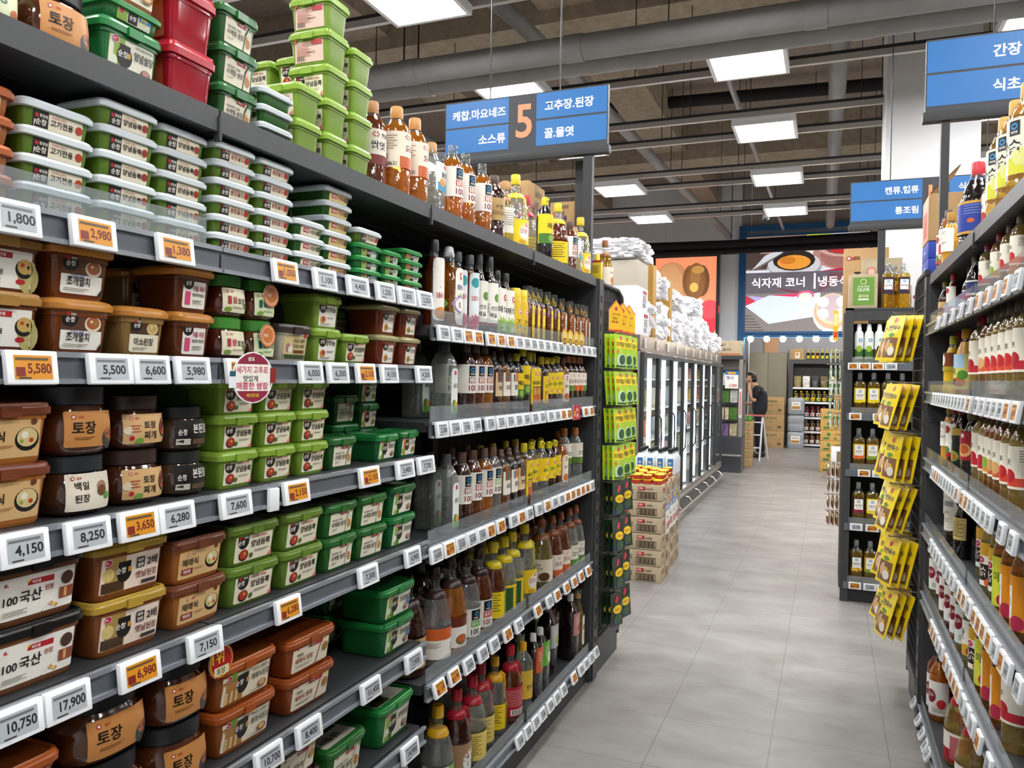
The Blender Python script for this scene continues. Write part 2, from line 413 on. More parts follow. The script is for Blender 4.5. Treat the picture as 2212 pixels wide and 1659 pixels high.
guk = [Bg(W, .05), Pg([(.55, 0), (1, 0), (1, .62), (.8, .4)], '#5a3a1c')] + haechan(.36, .74, .18) + cjm(.08, .85, .035) + [T(.06, .36, .2, '100', K, .18), T(.26, .34, .3, '국산', K, .3), T(.58, .52, .14, '된장', '#9c3a2a', .12), El(.88, .72, .17, '#4a3220', 1), Rc(.78, .22, .98, .5, '#8a4a2a'), Rc(.84, .25, .88, .48, '#d8a070'), El(.68, .16, .05, '#d9a441'), El(.74, .1, .05, '#d9a441')] + lines(.06, .2, .3, 3)
tub('guk', 'doenjang_tub', 'brown doenjang tub with black lid', .16, .14, .106, '#6b4428', '#1b1a1a', guk, .132, .066, .012)
gold = [Bg('#efdcca', .05), Rc(0, 0, .4, 1, '#a98a4c'), El(.12, .5, .18, '#d9c07a'), Rc(.02, .02, .38, .3, '#4a3420')] + onggi(.38, .5, .28) + haepyo(.1, .84, .1) + [Rc(.58, .52, .72, .82, '#3a3434'), T(.6, .68, .1, '메주', W, .1), T(.6, .55, .1, '함량', W, .1), T(.76, .54, .26, '2배', K, .2), T(.57, .24, .2, '옛날된장', '#6b2a2a', .38), Rc(.68, .06, .94, .16, '#3a3434')]
tub('gold', 'doenjang_tub', 'brown doenjang tub with gold lid', .155, .14, .102, '#7e4620', '#b8963a', gold, .125, .066, .012)
org = [Bg(C0, .05), Rc(0, 0, .42, .75, '#b07a3a')] + [El(.08 + .1 * (q % 3), .1 + .12 * (q // 3), .075, '#d9b98a') for q in range(9)] + [El(.2, .85, .16, '#6f8f2c')] + onggi(.4, .5, .3) + haepyo(.1, .84, .1) + [T(.58, .74, .12, '구수하고 담백한 맛', K, .38), T(.57, .46, .22, '재래식된장', K, .4), El(.82, .22, .13, '#8a5a32', 1.6), El(.82, .24, .09, '#d9b070', 1.6)] + lines(.56, .1, .25, 1)
tub('org', 'doenjang_tub', 'orange brown doenjang tub with bean picture', .18, .15, .1, '#8f4a1c', '#a8541f', org, .145, .068, .012)
or2 = [Bg(C0, .05), Pg([(.62, 0), (1, 0), (1, 1), (.78, 1)], '#8a4526')] + haechan(.42, .72, .2) + cjm(.1, .84, .04) + [T(.1, .54, .13, '맛있는', K, .24), T(.06, .3, .2, '재래식 된장', '#a03a1c', .6), T(.78, .76, .16, '2.3kg', YL, .2), El(.88, .5, .18, '#c08a3a'), El(.88, .5, .15, '#a87030')] + lines(.08, .2, .44, 2)
tub('or2', 'doenjang_tub', 'rust orange doenjang tub marked 2.3kg', .18, .15, .092, '#8a4219', '#9c4c1e', or2, .14, .066, .01)
tub('drk', 'doenjang_tub', 'dark brown doenjang tub', .17, .15, .1, '#33201a', '#2c1d1a', [Bg(C0, .05), Pg([(.62, 0), (1, 0), (1, 1), (.78, 1)], '#5a3524')] + haechan(.44, .74, .18) + cjm(.1, .84, .04) + [T(.08, .5, .12, '구수한', K, .24), T(.05, .24, .2, '가정식 집된장', K, .62), T(.78, .76, .16, '2.3kg', YL, .2), El(.88, .5, .17, '#c08a3a')], .135, .066, .012)
sa = [Bg('#ebe4cc', .05), Pg([(.68, 0), (1, 0), (1, 1), (.86, 1), (.72, .6)], '#2c3a22'), El(.86, .3, .17, '#b98a4a', .8), El(.9, .62, .13, '#dfe6c8', .5), El(.8, .45, .1, '#e0812c', .5), El(.92, .85, .1, '#5a8a3a', .6)] + haechan(.42, .76, .17) + cjm(.09, .87, .035) + [T(.06, .54, .08, '양념 듬뿍한 사계절', K, .5), T(.05, .3, .2, '사계절 쌈장', K, .62)] + lines(.08, .2, .24, 2)
satop = [Bg('#d9d4c0', .06), Rc(.05, .5, .95, .95, '#2c3a22'), T(.1, .15, .22, '사계절 쌈장', K, .6)]
tub('sa', 'ssamjang_tub', 'dark green four-season ssamjang tub', .115, .12, .084, '#24582a', '#2b6a33', sa, .085, .058, .008)
tub('saL', 'ssamjang_tub', 'large dark green ssamjang tub', .14, .15, .088, '#2a6428', '#2a6a2e', sa, .105, .064, .008, top=satop)
tub('saX', 'ssamjang_tub', 'large dark green ssamjang tub', .165, .16, .11, '#2a6a2a', '#2a6a2e', sa, .125, .08, .01, top=satop)
gr = [Bg('#e9e6d4', .06), Rc(0, 0, .34, 1, '#8fb04a'), El(.1, .3, .14, '#dfe6d0'), El(.26, .12, .12, '#4d7a2c')] + onggi(.34, .48, .3) + haepyo(.12, .86, .1) + [T(.56, .82, .07, '12가지 양념으로 맛있는', K, .4), T(.54, .5, .24, '양념쌈장', K, .44), El(.82, .22, .14, '#6b3a2c', 1.2), El(.82, .26, .1, '#b98a7a', 1.2)]
grtop = [Bg('#dcd8c6', .06), Rc(.02, .02, .5, .98, '#3f5a2a'), El(.35, .4, .25, K), T(.3, .35, .16, '순창', W, .2), T(.55, .4, .24, '양념쌈장', K, .3), El(.85, .65, .14, '#8a5a4a')]
tub('gr', 'ssamjang_tub', 'bright green seasoned ssamjang tub', .14, .13, .1, '#1d6b34', '#1f7a3a', gr, .108, .064, .012, top=grtop)
tub('grS', 'ssamjang_tub', 'green seasoned ssamjang tub', .12, .125, .078, '#1a6132', '#1f7a3c', gr, .09, .054, .008)
tub('grM', 'ssamjang_tub', 'green seasoned ssamjang tub', .14, .15, .092, '#1c6634', '#1f7238', gr, .108, .066, .008, top=grtop)
tub('grL', 'ssamjang_tub', 'large green ssamjang tub with blue sticker', .175, .16, .1, '#1c6430', '#1f7a3a', gr + [El(.93, .42, .15, '#2a78b8'), T(.88, .38, .08, '400g', YL, .1)], .13, .07, .012)
tub('grX', 'ssamjang_tub', 'extra large green ssamjang tub', .19, .18, .12, '#1c7034', '#1f8238', gr, .14, .085, .015, top=grtop)
go = [Bg('#efe9dc', .06), Rc(0, 0, .26, 1, '#e0762c'), El(.12, .2, .16, '#7ea23c')] + onggi(.36, .5, .28) + haepyo(.12, .86, .1) + [T(.58, .5, .22, '고기전용', K, .4), T(.58, .78, .08, '캠핑에 좋은', '#b5453f', .36), El(.8, .25, .16, '#7a9a3a'), El(.84, .28, .08, '#b33a22')]
tub('go', 'ssamjang_tub', 'green ssamjang tub with orange-edged label', .105, .12, .08, '#1a6132', '#1f7238', go, .08, .056, .008)
rd = [Bg('#b5501c', .08), Pg([(.2, .75), (.9, .95), (.6, .7)], '#e2772a'), El(.75, .95, .06, '#5a7a2c'), T(.06, .62, .16, '+300g', YL, .85), T(.2, .52, .08, '더드려요!', YL, .6), El(.5, .24, .19, '#6b4a10'), El(.5, .24, .16, '#b98a2c'), T(.36, .17, .14, '1등', K, .3)]
tub('red', 'gochujang_tub', 'large glossy red gochujang tub', .14, .14, .116, '#9c1426', '#b01a2c', rd, .085, .075, .012, rough=.12, lidh=.022)
cy = [Bg(W, .06), El(.98, .3, .42, '#b9b070', .8), El(.86, .5, .24, K, 1), El(.86, .56, .19, '#c9a45a', 1), El(.82, .6, .05, '#c03a22'), El(.8, .18, .07, '#b3202a', 1.8)] + haechan(.3, .74, .17) + cjm(.1, .88, .035) + [T(.08, .5, .13, '청양초', '#1f6b5a', .38), T(.06, .3, .15, '된장찌개', K, .46)] + lines(.08, .2, .36, 3)
tub('cyc', 'doenjang_tub', 'brown tub with tan lid and soup label', .115, .12, .092, '#6a3a1e', '#ad8040', cy, .088, .062, .008, rough=.18)
jg = [Bg(W, .06), Rc(0, .48, 1, 1, '#5a3a26')] + bowl(.76, .66, .2, '#b0603a', '#e6d8bc') + sunchang(.2, .78, .22) + [T(.12, .2, .24, '조개멸치', K, .56), T(.2, .4, .08, '구수하고 시원한', '#3a5a9a', .34), Pg([(1, 0), (1, .2), (.88, 0)], K)] + lines(.06, .12, .6, 2)
tub('jg', 'doenjang_tub', 'clear brown tub with amber domed lid', .125, .13, .092, '#6e3818', '#c8873c', jg, .085, .066, .008, lid='dome', n=7, rough=.15, lidh=.02)
tub('mi', 'doenjang_tub', 'tan miso tub with amber domed lid', .115, .125, .09, '#8a6a3a', '#c8873c', [Bg(C0, .06), Rc(0, .52, 1, 1, '#4a3020')] + bowl(.76, .7, .18, '#c9a86a', '#d8c088') + sunchang(.2, .8, .2) + [T(.14, .2, .22, '미소된장', K, .66)] + lines(.1, .12, .5, 2), .075, .062, .008, lid='dome', n=7, rough=.15, lidh=.02)
tub('jd', 'doenjang_tub', 'brown low-sugar tub with amber lid', .11, .125, .09, '#5e3018', '#c8873c', [Bg(W, .06)] + sunchang(.22, .78, .22) + [T(.42, .52, .18, '차돌 저당', '#a8324a', .52), T(.4, .36, .11, '된장찌개양념', K, .54), Rc(.1, .1, .32, .5, '#d84a7a')] + lines(.42, .24, .44, 3), .068, .064, .008, lid='dome', n=7, rough=.15, lidh=.02)
tub('gj', 'ssamjang_tub', 'red-brown tub with pale domed lid', .115, .125, .086, '#6e2c18', '#a8a070', [Bg(W, .06)] + sunchang(.22, .76, .22) + [T(.38, .5, .2, '고기전용', K, .56), T(.45, .76, .1, '알뜰한', RD, .3), El(.3, .22, .16, '#c9843a'), El(.36, .2, .08, '#5a8a2c')] + lines(.5, .2, .4, 2), .06, .062, .008, lid='dome', n=7, rough=.15, lidh=.018)
tub('crm', 'ssamjang_tub', 'cream tub with black lid', .135, .13, .088, '#b9b39c', '#3a302c', [Bg('#d9c48c', .05), Rc(0, 0, 1, .16, '#2f4a22'), El(.2, .42, .18, '#b0708a', .8), El(.3, .36, .13, '#efe6d0')] + sampyo(.1, .88, .05) + [T(.42, .62, .15, '양념이 듬뿍', K, .5), T(.42, .42, .15, '맛있는 쌈장', K, .5), Rc(.44, .22, .9, .34, '#6b3a1c'), El(.93, .93, .1, RD)], .098, .06, .008)
tub('ck', 'ssamjang_tub', 'lime tub with spoon label', .12, .125, .086, '#7a9a34', '#86a838', [Bg(W, .06)] + sunchang(.2, .74, .24) + [T(.4, .56, .2, '참깨마늘', K, .54), T(.42, .8, .08, '양념이 더욱 풍부한', '#6b5a3c', .44), El(.24, .26, .14, '#c9843a', 1.2), El(.26, .28, .09, '#a8381c')] + lines(.46, .34, .4, 2) + lines(.1, .1, .6, 2), .08, .064, .008)
fk = dict(lid='clear', taper=.92, lidh=.011)
CL = '#d6dee0'
tub('fg', 'ssamjang_tub', 'flat olive meat-dish tub with clear lid', .13, .12, .046, '#5c7a26', CL, lab_flat('고기전용', K, '#b33a22'), .094, .026, .004, **fk)
tub('fy', 'ssamjang_tub', 'flat olive seasoned tub with clear lid', .125, .12, .046, '#5c7a26', CL, lab_flat('양념듬뿍', K, '#9c2f22'), .086, .026, .004, **fk)
tub('fd', 'ssamjang_tub', 'flat olive gold-label tub with clear lid', .115, .115, .0395, '#5c7a26', CL, lab_flat('쌈장골드', '#8a2f2a', '#b3202a'), .082, .025, .004, **fk)
tub('fs', 'ssamjang_tub', 'flat dark green tub with clear lid', .115, .115, .041, '#2a5a22', CL, lab_flat('사계절 쌈장', K, '#4a5a2c', 'h'), .08, .025, .004, **fk)
tub('fm', 'ssamjang_tub', 'flat deep green tub with clear lid', .115, .115, .0395, '#27551f', CL, [Bg('#dcc888', .1)] + lab_flat('고기전용 쌈장', '#8a2f2a', '#6b4a2c', 'h')[1:], .08, .025, .004, **fk)
tub('fn', 'ssamjang_tub', 'flat green tub with blue-corner label', .12, .115, .036, '#1f6a34', '#23823c', lab_flat('990', YL, None, 'g') + [Rc(.64, .5, .98, .95, '#2f7fc0'), T(.68, .56, .32, '990', YL, .24)], .075, .023, .003, lid='flat', taper=.92, lidh=.01)
tub('fp', 'ssamjang_tub', 'small flat green tub', .095, .11, .036, '#1f6a34', '#23823c', lab_flat('양념쌈장', K, None, 'g'), .068, .023, .003, lid='flat', taper=.92, lidh=.01)
tub('fq', 'ssamjang_tub', 'flat green tub with orange-corner label', .11, .11, .033, '#1f6a34', '#23823c', lab_flat('고기전용', K, None, 'g') + [Rc(0, .3, .22, 1, '#d8602c')], .075, .022, .003, lid='flat', taper=.92, lidh=.01)
tub('fb', 'doenjang_tub', 'flat caramel tub with orange lid', .125, .12, .046, '#9c5a2c', '#a8582c', [Bg('#e2cc98', .1), T(.3, .4, .4, '재래식된장', '#5a2f1c', .5), El(.88, .5, .26, '#8a4a1c'), El(.88, .5, .18, '#d9b070')], .086, .026, .004, lid='flat', taper=.92, lidh=.012)
tub('bt', 'doenjang_tub', 'caramel brown doenjang tub', .135, .13, .1, '#8a4f20', '#8a4f22', org, .11, .068, .012)
tolab = [Bg('#c8894a', .05), El(.92, .2, .3, '#3c3c3a', 1), El(.9, .35, .16, '#b0603a', 1.1)] + sampyo(.14, .84, .06) + [T(.1, .36, .36, '토장', K, .56)] + lines(.14, .26, .4, 2, '#7a4a22')
jar('to', 'doenjang_jar', 'brown toejang jar with black ridged lid', .058, .118, '#4a2412', '#26272a', tolab, .088, .06, .016)
jar('toL', 'doenjang_jar', 'large toejang jar with black ridged lid', .086, .126, '#4e2814', '#222326', tolab, .12, .068, .016)
jar('toM', 'doenjang_jar', 'toejang jar with black ridged lid', .073, .126, '#4e2814', '#222326', tolab, .104, .068, .016)
jar('tj', 'doenjang_jar', 'toejang stew jar with brown ridged lid', .06, .1, '#452110', '#33221c', [Bg('#d9b07a', .05), El(.96, .5, .34, '#2c1c12', .8), El(.96, .52, .27, '#c9622c', .8)] + sampyo(.14, .86, .055) + [T(.4, .5, .26, '토장', K, .34), T(.4, .14, .28, '찌개', K, .34), El(.08, .45, .14, '#e8dcc0'), El(.14, .2, .08, '#b3202a'), El(.3, .1, .1, '#6f9a3c', 1.6)] + lines(.12, .6, .2, 3, '#a8482c', .03, .1), .09, .054, .012)
jar('ba', 'doenjang_jar', 'hundred-day doenjang jar with pale label', .056, .1, '#3c2214', '#23282c', [Bg('#e6dcc8', .03)] + sampyo(.12, .88, .05) + [T(.14, .56, .22, '백일', K, .36), T(.14, .22, .22, '된장', K, .36), El(.74, .62, .15, '#a8805a', 1), El(.74, .5, .15, '#6a4426', 1), El(.88, .34, .1, '#5a9a3c')], .082, .062, .01)
jar('bo', 'doenjang_jar', 'dark bon doenjang jar with black lid', .052, .088, '#4a3526', '#1d1e20', [Bg('#16120f', .02), T(.42, .46, .38, '본된장', W, .5), T(.05, .4, .24, '순창', W, .2), Rc(.02, .03, .34, .26, '#cfc8ba')] + [Rc(.4, .04, .95, .24, '#5a4630')], .08, .05, .012, n=2.4, wrinkle=.3)
ssal = [Bg('#ece4c4', .05)] + sampyo(.16, .86, .06) + [T(.3, .38, .3, '쌀', '#b02a3c', .2), T(.52, .36, .26, '토장', K, .4), Rc(.14, .34, .26, .68, '#a82a3a'), El(.16, .12, .1, '#7a9a3c', 1.6), El(.9, .3, .12, '#4d7a2c')] + lines(.3, .22, .5, 2)
jar('sr', 'ssamjang_jar', 'red-brown rice jar with green ridged lid', .046, .088, '#4c1a10', '#3f8a2c', ssal, .068, .05, .01)
jar('sg', 'ssamjang_jar', 'brown rice jar with green ridged lid', .044, .088, '#5a2a14', '#3a8228', [Bg('#dfe8bc', .05)] + sampyo(.16, .86, .06) + [T(.3, .38, .3, '쌀', '#1f6b5a', .2), T(.52, .36, .26, '토장', K, .4), Rc(.14, .34, .26, .68, '#1f5a4a'), El(.2, .1, .1, '#7ab04c', 1.6)] + lines(.3, .22, .5, 2, '#6a9a5a'), .064, .05, .01)
jar('sG', 'ssamjang_jar', 'big rice jar with green ridged lid', .066, .118, '#3a3a1c', '#4a9a34', [Bg('#dfe6bc', .05)] + sampyo(.16, .84, .06) + [T(.24, .36, .3, '쌀토장', '#2a6a5a', .66), Rc(.06, .34, .18, .68, '#1f5a4a'), El(.9, .2, .12, '#c9602c')], .1, .062, .012)

# bottles: profile (fraction of height, fraction of radius), fill level, cap
PROF = {
    'syrup': ([(0, .86), (.015, .98), (.06, 1), (.3, 1), (.31, .97), (.6, .97), (.61, 1), (.68, .99), (.76, .88), (.83, .62), (.865, .42), (.9, .38), (.92, .38)], .8),
    'waist': ([(0, .88), (.02, 1), (.3, 1), (.34, .93), (.38, 1), (.62, 1), (.7, .93), (.78, .74), (.85, .45), (.88, .36), (.92, .36)], .8),
    'flatb': ([(0, .9), (.02, 1), (.7, 1), (.76, .9), (.8, .55), (.84, .4), (.9, .38)], .74),
    'square': ([(0, .92), (.01, 1), (.06, 1), (.62, 1), (.72, .9), (.8, .66), (.85, .46), (.9, .42)], .76),
    'jug': ([(0, .88), (.02, 1), (.1, 1), (.11, .97), (.4, .97), (.41, 1.02), (.47, 1), (.5, .93), (.56, .92), (.66, .74), (.74, .48), (.77, .34), (.8, .29), (.92, .28)], .68),
    'tall': ([(0, .9), (.015, 1), (.55, 1), (.62, .95), (.72, .62), (.8, .44), (.92, .4)], .8),
    'slim': ([(0, .92), (.01, 1), (.66, 1), (.7, .9), (.74, .55), (.78, .5), (.82, .5)], .7),
    'squeeze': ([(0, .9), (.02, 1), (.6, 1), (.74, .96), (.8, .9), (.82, .86)], .8),
    'pet': ([(0, .8), (.02, .95), (.05, 1), (.5, 1), (.52, 1.02), (.72, 1.02), (.78, .85), (.86, .45), (.9, .3), (.93, .3)], .88),
    'vin': ([(0, .88), (.02, 1), (.28, .97), (.3, .94), (.34, 1), (.64, 1), (.66, .97), (.7, 1), (.76, .9), (.84, .6), (.88, .42), (.92, .42)], .82),
    'spray': ([(0, .98), (.02, 1), (.74, 1), (.8, .86), (.83, .6)], .9),
    'soy': ([(0, .9), (.02, 1), (.12, 1), (.14, .96), (.42, .96), (.44, 1.02), (.52, 1.0), (.7, .72), (.8, .5), (.84, .4), (.9, .36)], .8),
}
BK = {}
CLR = liq('clear_plastic', '#dfe3e0', '#dfe6e4', .06)
SYR = liq('clear_syrup', '#e8eae8', '#dfe4e2', .12)
AMB = liq('amber_syrup', '#f2b050', '#c87a18', .34)
HON = liq('honey_syrup', '#e09838', '#a86418', .4)
DAM = liq('dark_amber_syrup', '#b8602a', '#743612', .5)
BRN = liq('brown_syrup', '#6a3420', '#3e1a0e', .65)
BLKL = liq('black_syrup', '#2a1410', '#160a08', .8)
PLUM = liq('plum_juice', '#3a1620', '#1d0a10', .85, bump=.1)
OIL = liq('cooking_oil', '#efd860', '#b8942a', .18)
OIL2 = liq('pale_oil', '#e6e0a8', '#c9c07a', .14)
VIN = liq('vinegar_liquid', '#f0e2b0', '#cdb060', .2)
VINB = liq('brown_vinegar', '#e0a860', '#a8702c', .28)
OLV = liq('olive_oil', '#c9a83a', '#8a7420', .35)
def bottle(key, name, desc, R, H, prof, liquid, cap, spec, lw, lh, lz, n=2, b=1.0, capsh='screw', capr=.42, handle=None, collar=None, empty_m=None, cat='bottle', two=None, N=20):
    kd = Kind(name, desc, cat); kd.H = H; kd.turn = 1 if n == 2 else 0
    P, fill = PROF[prof]
    em = empty_m or CLR
    mb = MB(); pr = [(z * H, r * R) for z, r in P]
    mats = [liquid if P[i][0] < fill else em for i in range(len(P) - 1)]
    mb.lathe(pr, liquid, N if n == 2 else 28, n=n, mats=mats, b=b); kd.part('bottle_body', mb)
    zt = P[-1][0] * H; z0 = zt - .05 * H; r = R * capr * 1.06
    cm = cap if not isinstance(cap, str) else mat('cap_plastic', cap, .35)
    cb = MB()
    if capsh == 'screw': cb.lathe([(z0, r), (z0 + .01, r * 1.02), (H - .004, r * .98), (H, r * .88)], cm, 16)
    elif capsh == 'flip': cb.lathe([(z0, r), (z0 + (H - z0) * .5, r), (z0 + (H - z0) * .52, r * .9), (H - .006, r * .86), (H, r * .6)], cm, 16); cb.box(-.006, .006, -r - .004, -r * .7, z0 + (H - z0) * .55, H - .006, cm)
    elif capsh == 'cone': cb.lathe([(z0, r), (z0 + .012, r * 1.02), (z0 + .014, r * .9), (H - .012, r * .84), (H - .004, r * .74), (H, r * .45)], cm, 16)
    elif capsh == 'spray': cb.lathe([(z0 - .02, R * .8), (z0, R * .72), (z0 + .02, r), (H - .012, r * .9), (H, r * .7)], cm, 16)
    elif capsh == 'cup':
        cb.lathe([(z0, r * .95), (z0 + .014, r * .95), (z0 + .016, r * .6), (H - .02, r * .2), (H - .012, r * .12)], cm, 14)
        cb.lathe([(z0 + .004, r * 1.02), (H, r * 1.12), (H, r * 1.06)], CLR, 14)
    kd.part('cap', cb)
    if collar:
        c = MB(); k = .7 * H; rr = R * .56
        c.lathe([(k - .008, rr * 1.2), (k - .004, rr * 1.26), (k + .012, rr * 1.08), (k + .018, rr * .72)], mat('cap_plastic', collar, .35), 18); kd.part('collar', c)
    if handle:
        c = MB(); k = .715 * H
        c.tube([(R * .4, 0, k), (R * .75, 0, k + .008), (R * 1.02, 0, k - .004), (R * 1.08, 0, k - .03), (R * 1.06, 0, k - .1 * H / .3 - .03)], .0085, mat('cap_plastic', handle, .35), 8, 1.0); kd.part('handle', c, 2 if collar else 1)
    if n != 2: lw = min(lw, R * 1.8)
    if spec:
        sm = MB(); q = 0
        for i in range(9):
            zz = (lz + lh * i / 8) / H
            for (za, ra), (zb, rb) in zip(P, P[1:]):
                if za <= zz <= zb: q = max(q, R * (ra + (rb - ra) * (zz - za) / (zb - za)))
        printed(sm, spec, lw, lh, wrap(q, lz, .0012, n, b), step=.009); kd.part('printed_label', sm, 0)
    BK[key] = kd
    return kd
def lab100(c, t, sub): return [Bg(W, .02), Rc(.38, .34, .78, .56, c), T(.4, .38, .15, t, W, .36), T(.38, .08, .2, '100', '#8a1f2a' if sub else K, .4), Pg([(0, 0), (.14, 0), (0, .12)], c)] + blue_ring(.5, .8, .14) + lines(.62, .92, .2, 4, '#6a6a6a', .02, .06)
b = bottle
b('o100', 'syrup_bottle', 'amber oligosaccharide bottle with clear cap', .036, .262, 'syrup', AMB, CLR, lab100('#c8402c', '올리고당', 1), .13, .1, .085)
b('o100w', 'syrup_bottle', 'amber syrup bottle marked 100', .036, .262, 'syrup', AMB, mat('cap_plastic', '#5a4236', .4), lab100('#d0452c', '올리고당', 1), .13, .1, .085)
b('br100', 'syrup_bottle', 'brown rice syrup bottle marked 100', .036, .262, 'syrup', BRN, '#54382c', lab100('#8a4a32', '쌀올리고', 1), .13, .1, .085)
b('rd100', 'syrup_bottle', 'dark amber syrup bottle marked 100', .036, .262, 'syrup', DAM, '#54382c', lab100('#b8283c', '올리고당', 1), .13, .1, .085)
b('gn100', 'syrup_bottle', 'clear syrup bottle with green 100 label', .036, .262, 'syrup', SYR, '#6a4a3c', lab100('#5aa83a', '올리고당', 0), .13, .1, .085)
mull = [Bg('#e9ece8', .03), Rc(0, 0, 1, .3, '#3a9ab8'), El(.5, .32, .14, '#e0952c', 1.5)] + haepyo(.7, .88, .09) + [T(.4, .5, .2, '물엿', K, .5)]
b('mul', 'syrup_bottle', 'clear square starch syrup bottle', .042, .25, 'square', SYR, '#b98a55', mull, .074, .09, .09, n=4.5)
b('mulB', 'syrup_bottle', 'big clear square starch syrup bottle', .036, .157, 'square', SYR, '#3a3f42', mull, .066, .05, .055, n=4.5)
b('aloe', 'syrup_bottle', 'clear square bottle with green-foot label', .04, .265, 'square', SYR, '#3c4044', [Bg('#edf0ea', .3), Rc(0, .0, 1, .2, '#6aa83a'), El(.4, .22, .09, '#4d8a2c'), El(.7, .2, .08, '#e8a03c')] + haepyo(.55, .9, .06) + [T(.3, .56, .11, '올리고', K, .6)], .05, .15, .02, n=4.5)
b('yori', 'syrup_bottle', 'amber cooking syrup bottle with tan cap', .042, .275, 'syrup', AMB, '#c98a44', [Bg('#f0e4cf', .02), Rc(.4, 0, 1, .32, '#c9622c'), T(.5, .44, .22, '요리', '#8a2f2a', .34), T(.04, .06, .1, '2026.06.21', K, .3)] + flower(.55, .86, .05) + lines(.05, .86, .3, 6, '#8a7a66', .02, .07) + barcode(.05, .25, .16, .12), .17, .105, .09)
b('saly', 'syrup_bottle', 'dark rice syrup bottle with tan cap', .04, .265, 'syrup', DAM, '#b07a4a', [Bg('#efe6d8', .02), Rc(0, 0, 1, .28, '#7a2a2a'), T(.3, .42, .24, '쌀엿', K, .5)] + flower(.4, .84, .06) + [T(.52, .78, .12, '백설', K, .3)], .14, .1, .08)
b('joch', 'syrup_bottle', 'brown grain syrup bottle with farm label', .043, .222, 'syrup', BRN, '#54382c', [Bg('#f0e6d6', .02), Rc(0, 0, 1, .34, '#d99a2c'), El(.36, .34, .14, '#b33a2c', .8), Rc(.33, .1, .39, .26, '#2a5a9a')] + haepyo(.7, .88, .09) + [T(.3, .5, .18, '조청쌀엿', K, .6)], .12, .09, .06)
b('drkb', 'syrup_bottle', 'dark brown syrup bottle with gold label', .042, .25, 'syrup', BRN, '#4a3226', [Bg('#b99a62', .02), T(.3, .5, .2, '조청', '#4a2c16', .4)] + lines(.1, .4, .8, 4, '#7a5a32'), .14, .085, .075)
b('clrt', 'syrup_bottle', 'clear pale syrup bottle with tan cap', .036, .27, 'tall', OIL2, '#b98a55', [Bg('#eee8d6', .02)] + lines(.1, .86, .8, 7, '#8a8377', .025, .09), .1, .1, .06, collar='#b07a4a')
b('flat1', 'syrup_bottle', 'brown flat syrup bottle', .037, .245, 'flatb', BRN, '#4a302a', [Bg('#d8bc92', .02), Rc(0, .6, 1, 1, '#6a4428')] + blue_ring(.65, .78, .13) + [T(.2, .24, .2, '조청', K, .6)], .07, .09, .07, n=4, capsh='cone')
b('flat2', 'syrup_bottle', 'amber flat cooking syrup bottle', .037, .245, 'flatb', HON, '#4a302a', [Bg('#eee8da', .02), Rc(0, .62, 1, 1, '#8a5a32')] + blue_ring(.5, .8, .12) + [T(.2, .26, .22, '요리', K, .6)], .07, .09, .07, n=4, capsh='cone')
b('flat3', 'syrup_bottle', 'dark flat starch syrup bottle', .037, .245, 'flatb', BLKL, '#4a302a', [Bg('#eee8da', .02), Rc(.4, .62, 1, 1, '#e0762c')] + blue_ring(.25, .8, .12) + [T(.3, .26, .22, '물엿', K, .6)], .07, .09, .07, n=4, capsh='cone')
yelL = [Bg(YL, .02), Rc(0, 0, 1, .34, '#4a7a2c'), El(.5, .18, .12, '#8ab04a'), El(.7, .2, .1, '#6a9a3a')] + ottugi(.8, .88, .09) + [T(.35, .5, .2, '매실', K, .5)]
b('mae', 'syrup_bottle', 'dark plum syrup bottle with yellow cap', .034, .24, 'waist', BLKL, '#d8c41c', yelL, .12, .1, .06, capsh='flip')
b('maeT', 'syrup_bottle', 'tall dark plum syrup bottle, yellow cap', .038, .29, 'waist', BLKL, '#d8c41c', yelL, .13, .13, .08, capsh='flip')
yl2 = [Bg(YL, .02), Pg([(.3, .2), (.5, .85), (.72, .5), (.65, .1), (.4, .05)], W), El(.6, .15, .12, '#d99a2c', 1.5), T(.36, .4, .14, '물엿', '#3f7a2c', .3)] + ottugi(.55, .76, .09)
b('yel', 'syrup_bottle', 'dark syrup bottle with yellow flip cap', .034, .235, 'waist', BRN, '#d8c41c', yl2, .12, .095, .07, capsh='flip')
b('yelc', 'syrup_bottle', 'clear corn syrup bottle with yellow cap', .036, .245, 'waist', SYR, '#d8c41c', yl2, .13, .1, .07, capsh='flip')
b('ginger', 'syrup_bottle', 'ginger tea bottle with yellow cap', .032, .235, 'flatb', BRN, '#cdb91c', [Bg(YL, .02), Rc(0, 0, 1, .45, '#b5782c'), El(.6, .2, .18, '#e0b04a'), T(.2, .56, .14, '생강', K, .5)] + ottugi(.6, .84, .08), .06, .12, .03, n=3.5)
b('oligo', 'syrup_bottle', 'amber oligosaccharide bottle with yellow cap', .034, .25, 'flatb', HON, '#cdb91c', [Bg(YL, .02), Rc(0, 0, 1, .5, '#6a2a2c'), El(.4, .36, .12, '#c9963a', 1.2), El(.6, .14, .14, '#c9602c', 1.4), T(.1, .55, .11, '올리고당', K, .7)] + ottugi(.5, .86, .07), .062, .15, .03, n=3.5)
ovl = [Bg('#efe4d0', .3), T(.26, .5, .12, '올리고', K, .5), El(.5, .18, .14, '#c9702c', 1)] + flower(.5, .86, .06)
b('ovl', 'syrup_bottle', 'amber bottle with narrow oval label', .036, .24, 'waist', HON, '#5a4236', ovl, .05, .13, .03, capsh='screw')
b('wol', 'syrup_bottle', 'dark syrup bottle with white and green label', .038, .25, 'waist', BRN, '#a8632c', [Bg('#efe9da', .02), Rc(0, 0, 1, .3, '#5a8a3a'), T(.3, .4, .22, '물엿', K, .45)] + flower(.6, .84, .06), .13, .09, .08)
